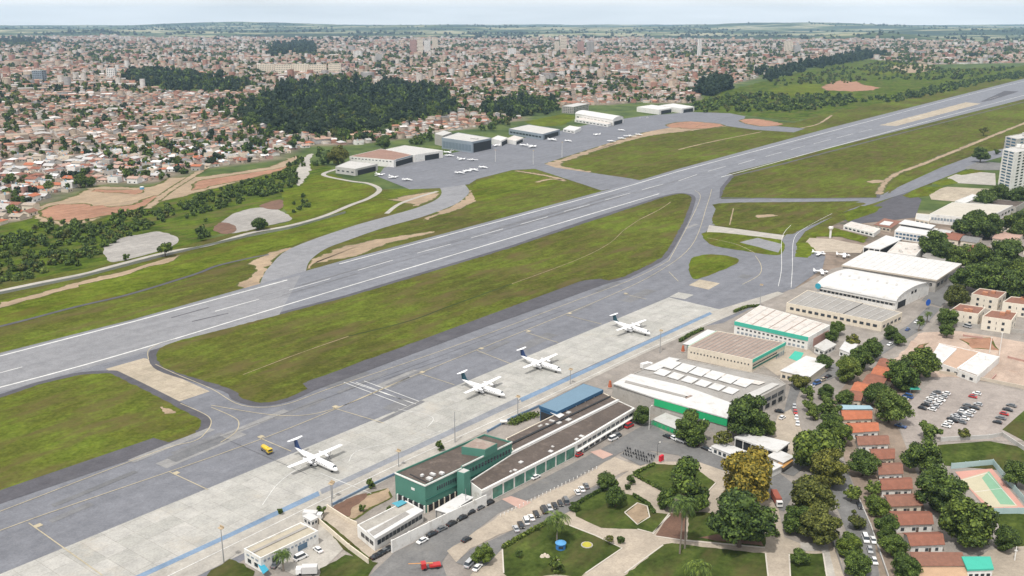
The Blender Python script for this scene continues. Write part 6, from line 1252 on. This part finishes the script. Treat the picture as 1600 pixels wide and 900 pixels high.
hedge([(990,776),(1013,790),(1022,803)], 1, 1, 'low hedge bending round the pentagon sand pit', Md); hedge([(1147,489),(1168,481),(1186,480)], 1.5, 1.5, 'yellow-green hedge at the apron end of the stained warehouse', Li); hedge([(1062,535),(1078,525),(1098,516)], 1.5, 1.5, 'ochre-green hedge beside the flat white canopy', Li); hedge([(800,664),(822,654),(838,650)], 1.6, 4, 'bright green planted bed behind the terminal before the blue canopy', Li)

# --- trees generated over the town, the groves and the creek: nearest ones each a thing, the rest one mass
SKIP = [(1467,712),(0,0)]
cand = []    # (px width, x, y, dia, area, kind)
def scatter(poly, n, d0, d1, area, leafs, kind='round', hk=.95, avoid=None):
    xs = [p[0] for p in poly]; ys = [p[1] for p in poly]; k = 0; tries = 0
    w = [tuple(G(a, b)[:2]) for a, b in poly]; wx = [p[0] for p in w]; wy = [p[1] for p in w]
    while k < n and tries < n*30:
        tries += 1; x = random.uniform(min(wx), max(wx)); y = random.uniform(min(wy), max(wy))
        if not inside(w, [x], [y])[0]: continue
        d = random.uniform(d0, d1); z = hz(x, y); px, py = P(x, y, z); m = math.dist((x, y, z), (0, 0, CH))/F
        cand.append((d/m, x, y, z, d, area, random.choice(leafs), kind, hk)); k += 1
scatter([(-40,455),(0,372),(90,345),(150,345),(240,330),(330,300),(300,330),(200,370),(160,392),(165,412),(60,432)], 300, 3.5, 10, 'scrub below the red track', [Dk, Md, Md, Li, Ol], 'bush', .6)
scatter([(280,330),(330,302),(400,282),(455,268),(470,285),(445,300),(330,330),(290,345)], 150, 4, 9, 'creek bank by the pale channel', [Dk, Dk, Md], 'bush', .65)
scatter([(300,380),(320,345),(330,372),(315,384)], 8, 5, 9, 'strip between the gravel pads', [Md, Dk], 'bush', .7); scatter([(452,320),(480,300),(490,320),(462,338)], 9, 4, 8, 'grass knoll by the gravel pad', [Md], 'bush', .7)
scatter([(440,275),(470,245),(476,262),(458,290)], 14, 7, 12, 'bank of the pale channel', [Dk, Md], 'round'); scatter([(486,262),(500,240),(520,240),(515,262)], 10, 7, 13, 'row behind the curved-roof hangar', [Dk, Md])
grow = lambda f, k: [((x-sum(p[0] for p in f)/len(f))*k+sum(p[0] for p in f)/len(f), (y-sum(p[1] for p in f)/len(f))*k+sum(p[1] for p in f)/len(f)) for x, y in f]
for f, n_, a_ in ((FOREST_PX[0],260,'large dark grove'),(FOREST_PX[1],110,'smaller dark grove'),(FOREST_PX[2],60,'grove behind the far hangars')): scatter(grow(f, 1.16), n_, 8, 16, a_, [Md, Dk, Ol])
for i, f in enumerate(FOREST_PX[:1]): scatter(f, 1150, 10, 24, 'large dark grove', [L_CITY, L_CITY, L_CITY, Dk])
scatter(FOREST_PX[1], 330, 11, 22, 'smaller dark grove', [L_CITY, L_CITY, Dk]); scatter(FOREST_PX[2], 190, 12, 19, 'grove behind the far hangars', [L_CITY, Dk]); 
for f in FOREST_PX[3:]: scatter(f, 260, 16, 28, 'distant grove', [L_CITY])
scatter([(622,228),(640,220),(680,212),(678,222),(650,228)], 14, 8, 13, 'row by the white-fronted hangar', [Ol, Md, Ye]); scatter([(740,208),(770,192),(802,186),(798,196),(770,206)], 16, 9, 15, 'orange-tinged row by the grey hangar', [Ol, Md, Ye])
scatter([(1080,176),(1085,162),(1150,150),(1260,150),(1330,150),(1330,165),(1240,176),(1160,176)], 330, 4, 16, 'green belt past the hangars', [Dk, Md, Dk, Md, Ol], 'small', .8)
scatter([(1330,160),(1400,150),(1480,132),(1600,112),(1640,112),(1640,120),(1560,126),(1480,144),(1400,160)], 330, 6, 14, 'green belt by the runway', [Dk, Md], 'small', .7); scatter([(1180,135),(1290,110),(1400,95),(1500,110),(1600,104),(1500,125),(1380,125),(1300,132)], 420, 6, 16, 'scrub around the red clearing', [Md, Dk, Ol], 'bush', .6)
scatter([(1440,395),(1500,340),(1640,300),(1680,420),(1600,470),(1500,440)], 5, 8, 12, 'wooded quarter by the hangars', [Dk, Dk, Md])
# trees in the town
tb = {'x': [], 'y': []}
def city_trees(n, ymin, ymax, xspan, dd):
    x = RNG.uniform(-xspan, xspan, n); y = RNG.uniform(ymin, ymax, n); ok = inside(CITY_W, x, y) & (fbm(x/140, y/140, 3) > RNG.uniform(.4, .6, n))
    for a, b in zip(x[ok], y[ok]): 
        z = hz(a, b); d = random.uniform(*dd); m = math.dist((a, b, z), (0, 0, CH))/F
        px, py = P(a, b, z)
        if -60 < px < 1660:
            side = 'near suburb' if px < 330 and py > 145 else ('suburb before the large grove' if px < 620 and py > 140 else ('suburb behind the far hangars' if py > 120 else 'distant suburb'))
            cand.append((d/m, a, b, z, d, side, random.choice([L_CITY, Dk, Dk, Md, Md, Ol]), 'small', .9))
scatter([(425,207),(500,218),(590,210),(650,196),(700,186),(690,180),(600,198),(500,207)], 60, 6, 13, 'lower fringe of the large grove', [Md, Md, Ol], 'round'); city_trees(9000, 700, 1700, 1500, (4, 15)); city_trees(20000, 1700, 3200, 2500, (5, 14)); city_trees(34000, 3200, 6800, 5000, (8, 20))
def in_frame(c): px, py = P(c[1], c[2], c[3]+4); return -8 < px < 1608 and py > 30
cand.sort(key=lambda c: (not in_frame(c), -c[0]))
N_IND = 300-NT_-8
ind, rest = cand[:N_IND], cand[N_IND:]
cnt = {}
NM = {id(Li): 'light green', id(Dk): 'dark green', id(Md): 'mid-green', id(Ol): 'olive', id(Ye): 'orange-yellow', id(L_CITY): 'dull green'}
ind.sort(key=lambda c: P(c[1], c[2])[0]); tot = {}
for c in ind: tot.setdefault(c[5], []).append(math.hypot(c[1], c[2]))
def depth_word(c):
    d = sorted(tot[c[5]])
    if len(d) < 16: return ''
    u = sum(v < math.hypot(c[1], c[2]) for v in d)/len(d)
    return ('front edge of ' if u < .25 else 'front half of ' if u < .5 else 'rear half of ' if u < .75 else 'back edge of ')
for c in ind:
    key = (depth_word(c)+c[5], NM[id(c[6])], 'bushy' if c[7] == 'bush' else 'rounded'); i = cnt.get(key, 0); cnt[key] = i+1
    tree((800, 450), 0, f"{key[1]} {key[2]} {'shrub' if c[7] == 'bush' else 'tree'}, {nth(i)} from the left, {key[0]}", c[7] if c[7] != 'round' else random.choice(['round','small']), c[6], 'trees of the '+c[5], c[8], .55 if c[7] != 'bush' else .4, 'shrub' if c[7] == 'bush' else 'tree', (c[1], c[2], c[3]-.3), c[4])
def mass(name, items, nleaf, lsize, core, label):
    var = [crown(300+i, n_cl=7, leaves=nleaf, leaf=lsize, flat_=.75, core=core) for i in range(6)]; V = []; Q = []; Tt = []; M = []; MT = []; nv = 0; ml = [Dk, Md, L_CITY, Ol]
    for c in items:
        v, q, t = random.choice(var); a = random.random()*6.28; R = c[4]/2; ca, sa = math.cos(a)*R, math.sin(a)*R; H = c[4]*c[8]
        hv = random.uniform(.75, 1.45) if 'grove' in c[5] else random.uniform(.85, 1.15)
        vv = np.stack([v[:,0]*ca-v[:,1]*sa+c[1], v[:,0]*sa+v[:,1]*ca+c[2], v[:,2]*R*1.1*hv+c[3]+H*(hv*1.05-.5)], 1)
        mi = ml.index(c[6]) if c[6] in ml else 1
        V.append(vv); Q.append(q+nv); M.append(np.full(len(q), mi)); 
        if t is not None: Tt.append(t+nv); MT.append(np.full(len(t), mi))
        nv += len(vv)
    if not V: return
    o = link(name, np_mesh(name, np.concatenate(V), np.concatenate(Q), ml, np.concatenate(M+MT), np.concatenate(Tt) if Tt else None))
    tag(o, label, 'trees', kind='stuff')
mass('distant_trees', [c for c in rest if c[0] > 9], 150, .2, True, 'dark tree crowns scattered through the town and groves')
mass('far_woods', [c for c in rest if c[0] <= 9], 36, .42, True, 'small dark tree crowns in the far suburbs')
# far countryside: woods beyond the town
fw = []
xx = RNG.uniform(-9000, 9000, 9000); yy = 6800+RNG.random(9000)**1.3*9000
ok = (np.abs(xx) < yy*.62) & (fbm(xx/1300, yy/500, 4) > .55)
for a, b in zip(xx[ok], yy[ok]): fw.append((1, a, b, hz(a, b), random.uniform(18, 40), '', L_CITY, 'small', .35))
mass('horizon_woods', fw, 24, .5, True, 'bluish woods in the country beyond the town')

# ================================================================== THE TOWN
RC = ['orange_tiles','terracotta_tiles','brown_tiles','faded_pink_tiles','pale_grey_sheet','white_sheet','dark_grey_sheet','weathered_tan']
RWT = [.09,.17,.12,.17,.15,.12,.06,.12]
RNAME = dict(zip(RC, ['orange tiled','terracotta tiled','brown tiled','faded pink','pale grey sheet','white','dark grey','weathered tan']))
centers = RNG.uniform([-5500, 500], [5500, 8600], (170, 2)); angs = RNG.uniform(0, math.pi, 170)
lots = []; SHEDS = []
for k in range(170):
    d = math.dist(centers[k], (0, 0)); sx, sy = (13.5, 15.5) if d < 2600 else ((17, 19) if d < 4200 else (24, 26))
    n = int(1100/sx); i, j = np.meshgrid(np.arange(-n, n), np.arange(-n, n)); i = i.ravel(); j = j.ravel()
    u = i*sx+np.floor(i/9)*sx*.7+RNG.normal(0, 1.2, len(i)); v = j*sy+np.floor(j/2)*8+RNG.normal(0, 1.2, len(i))
    ca, sa = math.cos(angs[k]), math.sin(angs[k]); x = centers[k][0]+u*ca-v*sa; y = centers[k][1]+u*sa+v*ca
    near = np.ones(len(x), bool)
    dk = (x-centers[k][0])**2+(y-centers[k][1])**2
    for q in range(170):
        if q != k and math.dist(centers[q], centers[k]) < 2600: near &= ((x-centers[q][0])**2+(y-centers[q][1])**2) > dk
    x, y = x[near], y[near]; ok = inside(CITY_W, x, y)
    for f in FOREST_W: ok &= ~inside(f, x, y)
    ok &= RNG.random(len(x)) < np.where(y < 3000, .93, .85)
    px, py = Pn(x, y, 0); ok &= (px > -200) & (px < 1800)
    for a, b in zip(x[ok], y[ok]):
        lots.append((a, b, angs[k]+(math.pi/2 if random.random() < .3 else 0), sx, sy))
        if random.random() < .55 and b < 4200: SHEDS.append((a+random.uniform(-8,8), b+random.uniform(-8,8), angs[k], sx*random.uniform(.25,.5), sy*random.uniform(.25,.5)))
L = np.array(lots); Z_ = height(L[:,0], L[:,1]); pxs, pys = Pn(L[:,0], L[:,1], Z_); dist = np.sqrt(L[:,0]**2+L[:,1]**2)
size = 1/dist; inframe = (pxs > -6) & (pxs < 1606)
order = np.lexsort((dist, ~inframe)); NI = 292
def house_proto(kind, seed):
    r = random.Random(seed); t = thing('suburb_house', 'x', 'house'); W, D = r.uniform(8.5,13), r.uniform(7,11); H = r.choice([3,3.2,3.4,5.8]); mb = MB(); hw, hd = W/2, D/2
    w = [Vector((-hw,-hd,0)),Vector((hw,-hd,0)),Vector((hw,hd,0)),Vector((-hw,hd,0))]
    if kind == 'gable':
        rise = r.uniform(1.2,2); mb.prism(w, -2, H, bot=False); mb.add([(-hw,-hd,H),(-hw,hd,H),(-hw,0,H+rise)], [(0,2,1)]); mb.add([(hw,-hd,H),(hw,hd,H),(hw,0,H+rise)], [(0,1,2)])
        o = .6; rb = MB(); rb.add([(-hw-o,-hd-o,H-.15),(hw+o,-hd-o,H-.15),(hw+o,0,H+rise+.15),(-hw-o,0,H+rise+.15),(-hw-o,hd+o,H-.15),(hw+o,hd+o,H-.15),(-hw-o,-hd-o,H-.35),(hw+o,-hd-o,H-.35),(-hw-o,hd+o,H-.35),(hw+o,hd+o,H-.35)], [(0,1,2,3),(3,2,5,4),(6,7,1,0),(9,8,4,5)])
    elif kind == 'hip':
        rise = r.uniform(1.4,2.1); mb.prism(w, -2, H, bot=False); o = .6; q = hd*.9; rb = MB(); rb.add([(-hw-o,-hd-o,H-.1),(hw+o,-hd-o,H-.1),(hw+o,hd+o,H-.1),(-hw-o,hd+o,H-.1),(-hw+q,0,H+rise),(hw-q,0,H+rise)], [(0,1,5,4),(1,2,5),(2,3,4,5),(3,0,4),(3,2,1,0)])
    else:
        mb.prism(w, -2, H+.6, top=False, bot=False); mb.prism(inset(w,.25), H-.2, H+.6, top=False, bot=False); iw = inset(w,.25); n = 4
        mb.add([(q.x,q.y,H+.6) for q in w]+[(q.x,q.y,H+.6) for q in iw], [(i,(i+1)%4,4+(i+1)%4,4+i) for i in range(4)]); rb = MB(); rb.prism(iw, H-.1, H+.1, bot=False)
    mb.build('wall', CREAM, t); rb.build('roof', TILE['terracotta_tiles'], t)
    b = Bld.__new__(Bld); b.t = t; b.raw = w; b.w = w; b.c = Vector(); b.H = H
    b.windows(0, .9, 1.3, 2, .3); b.windows(2, .9, 1.3, 2, .3)
    if kind != 'hip' and r.random() < .7: k = MB(); k.tube((hw*.4,hd*.4,H+.1),(hw*.4,hd*.4,H+2.2 if kind == 'flat' else H+1.6),.8,.8,9); k.build('water_tank', surf('tank_pale_blue',(.3,.42,.5),.1,.5), t)
    return t
HP = [house_proto(k, 500+i) for i, k in enumerate(['gable','hip','gable','flat','gable','hip','flat','gable'])]; HK = ['gabled','hipped','gabled','flat-roofed','gabled','hipped','flat-roofed','gabled']
WM = [WHT, CREAM, BEIW, PINKW, CREAM, WHT, CONCW]
idx = sorted(order[:NI], key=lambda i: pxs[i]); used = set(); hc = {}
def area(px, py):
    if px > 1000: return 'hillside suburb beyond the far runway'
    if px < 70: return 'suburb corner at the frame edge'
    if px < 160: return 'suburb above the red dirt track' if py > 250 else 'rows behind the red dirt track'
    if px < 300: return 'lots by the water tank' if py > 255 else 'rows under the small dark grove'
    if px < 400: return 'lots at the dirt street mouth' if py > 240 else 'rows before the small dark grove'
    if px < 540: return 'suburb lots beside the concrete channel'
    return 'rows between large grove and hangars'
for i in idx:
    p = random.randrange(len(HP)); rc = RNG.choice(RC, p=RWT); ar = area(pxs[i], pys[i]); key = (rc, HK[p], ar); n = hc.get(key, 0); hc[key] = n+1
    lab = f"{RNAME[rc]} {HK[p]} house, {nth(n)} from the left, {ar}"; loc = (L[i,0], L[i,1], Z_[i]-.1); s = random.uniform(.9,1.15)
    mats = {'roof': TILE[rc], 'wall': random.choice(WM)}
    if p not in used:
        used.add(p); kids(HP[p]); o = HP[p]; o.location = loc; o.rotation_euler.z = L[i,2]
        for ch in o.children:
            bn = ch.name.split('.')[0]
            if bn in mats: ch.material_slots[0].link = 'OBJECT'; ch.material_slots[0].material = mats[bn]
        o['label'] = lab
    else: o = dup(HP[p], loc, L[i,2], label=lab, mats=mats)
    o.scale = (s, s, s); o['group'] = 'houses of the '+ar
for p in range(len(HP)):
    if p not in used:
        for ch in list(HP[p].children): bpy.data.objects.remove(ch)
        bpy.data.objects.remove(HP[p])
# everything else in the town: one mass
RS = np.concatenate([L[order[NI:]], np.array(SHEDS)]); n = len(RS); x, y, a, sx, sy = RS.T; z = height(x, y); dr = np.sqrt(x*x+y*y)
W = sx*RNG.uniform(.55,.92,n); D = sy*RNG.uniform(.5,.85,n); H = np.where(RNG.random(n) < .18, RNG.uniform(5.5,9,n), RNG.uniform(2.8,4.2,n)); kind = RNG.random(n)
H = np.where(sx < 7, RNG.uniform(2.2,3.2,n), H); kind = np.where(sx < 7, .9, kind); big = (RNG.random(n) < .03) & (sx > 9) & (dr > 1300); W = np.where(big, W*2.4, W); D = np.where(big, D*1.9, D); H = np.where(big, RNG.uniform(5,9,n), H); H = np.where((dr > 2400) & (sx > 9) & (RNG.random(n) < .055), RNG.uniform(8,24,n), H); rise = np.where(kind < .62, RNG.uniform(1,2,n), .05); ov = np.where(kind < .62, .5, 0)
ca, sa = np.cos(a), np.sin(a)
def xf(u, v, zz): return np.stack([x+u*ca-v*sa, y+u*sa+v*ca, z+zz], 1)
hw, hd = W/2, D/2; Vw = []
for zz in (-2+H*0, H):
    for su, sv in ((-1,-1),(1,-1),(1,1),(-1,1)): Vw.append(xf(su*hw, sv*hd, zz))
Vw += [xf(-hw, hd*0, H+rise), xf(hw, hd*0, H+rise)]
Vr = [xf(-hw-ov,-hd-ov,H-.1+ov*0),xf(hw+ov,-hd-ov,H-.1),xf(hw+ov,hd*0,H+rise+.12),xf(-hw-ov,hd*0,H+rise+.12),xf(-hw-ov,hd+ov,H-.1),xf(hw+ov,hd+ov,H-.1)]
VW = np.stack(Vw, 1).reshape(-1, 3); VR = np.stack(Vr, 1).reshape(-1, 3); b = np.arange(n)*10; c = np.arange(n)*6+len(VW)
qs = [np.stack([b+i, b+(i+1)%4, b+4+(i+1)%4, b+4+i], 1) for i in range(4)]
qr = [np.stack([c, c+1, c+2, c+3], 1), np.stack([c+3, c+2, c+5, c+4], 1)]
tg = [np.stack([b+4, b+8, b+7], 1), np.stack([b+5, b+6, b+9], 1)]
roofm = island('town_roofs', [(0,(.37,.17,.105)),(.08,(.29,.145,.1)),(.23,(.22,.115,.08)),(.4,(.38,.25,.19)),(.54,(.4,.38,.36)),(.64,(.58,.55,.52)),(.71,(.14,.135,.13)),(.8,(.33,.27,.21)),(.92,(.45,.3,.22))], .9, .3)
wallm = island('town_walls', [(0,(.58,.54,.49)),(.25,(.5,.41,.32)),(.5,(.42,.35,.28)),(.66,(.36,.2,.15)),(.82,(.62,.6,.57)),(.92,(.36,.35,.34))], .9, .3)
quads = np.concatenate(qs+qr); tri = np.concatenate(tg); mi = np.concatenate([np.zeros(4*n), np.ones(2*n), np.zeros(2*n)])
o = link('distant_houses', np_mesh('distant_houses', np.concatenate([VW, VR]), quads, [wallm, roofm], mi, tri)); tag(o, 'mass of small tiled and flat-roofed houses filling the suburbs to the horizon', 'houses', kind='stuff')
print('TOWN', n, 'cand', len(cand), 'ind', len(ind), 'handtrees', NT_)
for p in PROTO: 
    if p not in USED:
        for ch in list(PROTO[p].children): bpy.data.objects.remove(ch)
        bpy.data.objects.remove(PROTO[p])

# ================================================================== AIR, LIGHT, CAMERA
def haze():
    mb = MB(); mb.box((200, 10400, 180), (34600, 22600, 400)); m = bpy.data.materials.new('haze'); m.use_nodes = True; nt = m.node_tree; nt.nodes.clear(); out = nt.nodes.new('ShaderNodeOutputMaterial'); v = nt.nodes.new('ShaderNodeVolumePrincipled')
    v.inputs['Color'].default_value = (.5,.74,1,1); v.inputs['Density'].default_value = HAZE; nt.links.new(v.outputs[0], out.inputs['Volume'])
    o = mb.build('haze', m); o['kind'] = 'stuff'; o['label'] = 'thin pale air haze over the whole plain'; o['category'] = 'haze'
HAZE = 3.4e-5
haze()
SUN_EL, SUN_AZ = math.radians(62), math.radians(205)      # azimuth clockwise from +Y; the sun stands high behind the camera
d = Vector((math.sin(SUN_AZ)*math.cos(SUN_EL), math.cos(SUN_AZ)*math.cos(SUN_EL), math.sin(SUN_EL)))
sl = bpy.data.lights.new('sun', 'SUN'); sl.energy = 3.2; sl.angle = math.radians(2.5); sl.color = (1, .96, .9); so = bpy.data.objects.new('sun', sl); C.objects.link(so); so.rotation_euler = d.to_track_quat('Z', 'Y').to_euler(); so.location = (0,0,600)
wld = bpy.data.worlds.new('World'); bpy.context.scene.world = wld; wld.use_nodes = True; nt = wld.node_tree; bg = nt.nodes['Background']
sky = nt.nodes.new('ShaderNodeTexSky'); sky.sky_type = 'NISHITA'; sky.sun_disc = False; sky.sun_elevation = SUN_EL; sky.sun_rotation = SUN_AZ; sky.altitude = 800; sky.air_density = 1.0; sky.dust_density = 2.5; sky.ozone_density = 1.0
# thin high cloud veiling the blue
tc = nt.nodes.new('ShaderNodeTexCoord'); mp = nt.nodes.new('ShaderNodeMapping'); mp.inputs['Scale'].default_value = (2, 2, 22); nz = nt.nodes.new('ShaderNodeTexNoise'); nz.inputs['Scale'].default_value = 2.2; nz.inputs['Detail'].default_value = 6
nt.links.new(tc.outputs['Generated'], mp.inputs[0]); nt.links.new(mp.outputs[0], nz.inputs['Vector'])
mr = nt.nodes.new('ShaderNodeMapRange'); mr.inputs[1].default_value = .3; mr.inputs[2].default_value = .75; mr.inputs[3].default_value = .62; mr.inputs[4].default_value = .95; nt.links.new(nz.outputs[0], mr.inputs[0])
mx = nt.nodes.new('ShaderNodeMix'); mx.data_type = 'RGBA'; nt.links.new(mr.outputs[0], mx.inputs[0]); nt.links.new(sky.outputs[0], mx.inputs[6]); mx.inputs[7].default_value = (12.8, 12.5, 12.3, 1)
nt.links.new(mx.outputs[2], bg.inputs['Color']); bg.inputs['Strength'].default_value = .085
cd = bpy.data.cameras.new('camera'); cam = bpy.data.objects.new('camera', cd); C.objects.link(cam); cam.location = (0, 0, CH); cam.rotation_euler = (math.pi/2-TH, 0, 0); cd.sensor_width = 36; cd.lens = 36*F/1600; cd.clip_start = 1; cd.clip_end = 60000
sc = bpy.context.scene; sc.camera = cam; sc.view_settings.view_transform = 'Standard'; sc.view_settings.look = 'None'; sc.view_settings.exposure = .2; sc.view_settings.gamma = 1; sc.view_settings.use_curve_mapping = False
sc.render.engine = 'CYCLES'; sc.cycles.max_bounces = 5; sc.cycles.diffuse_bounces = 3; sc.cycles.volume_bounces = 1; sc.cycles.transparent_max_bounces = 4; sc.cycles.use_denoising = True
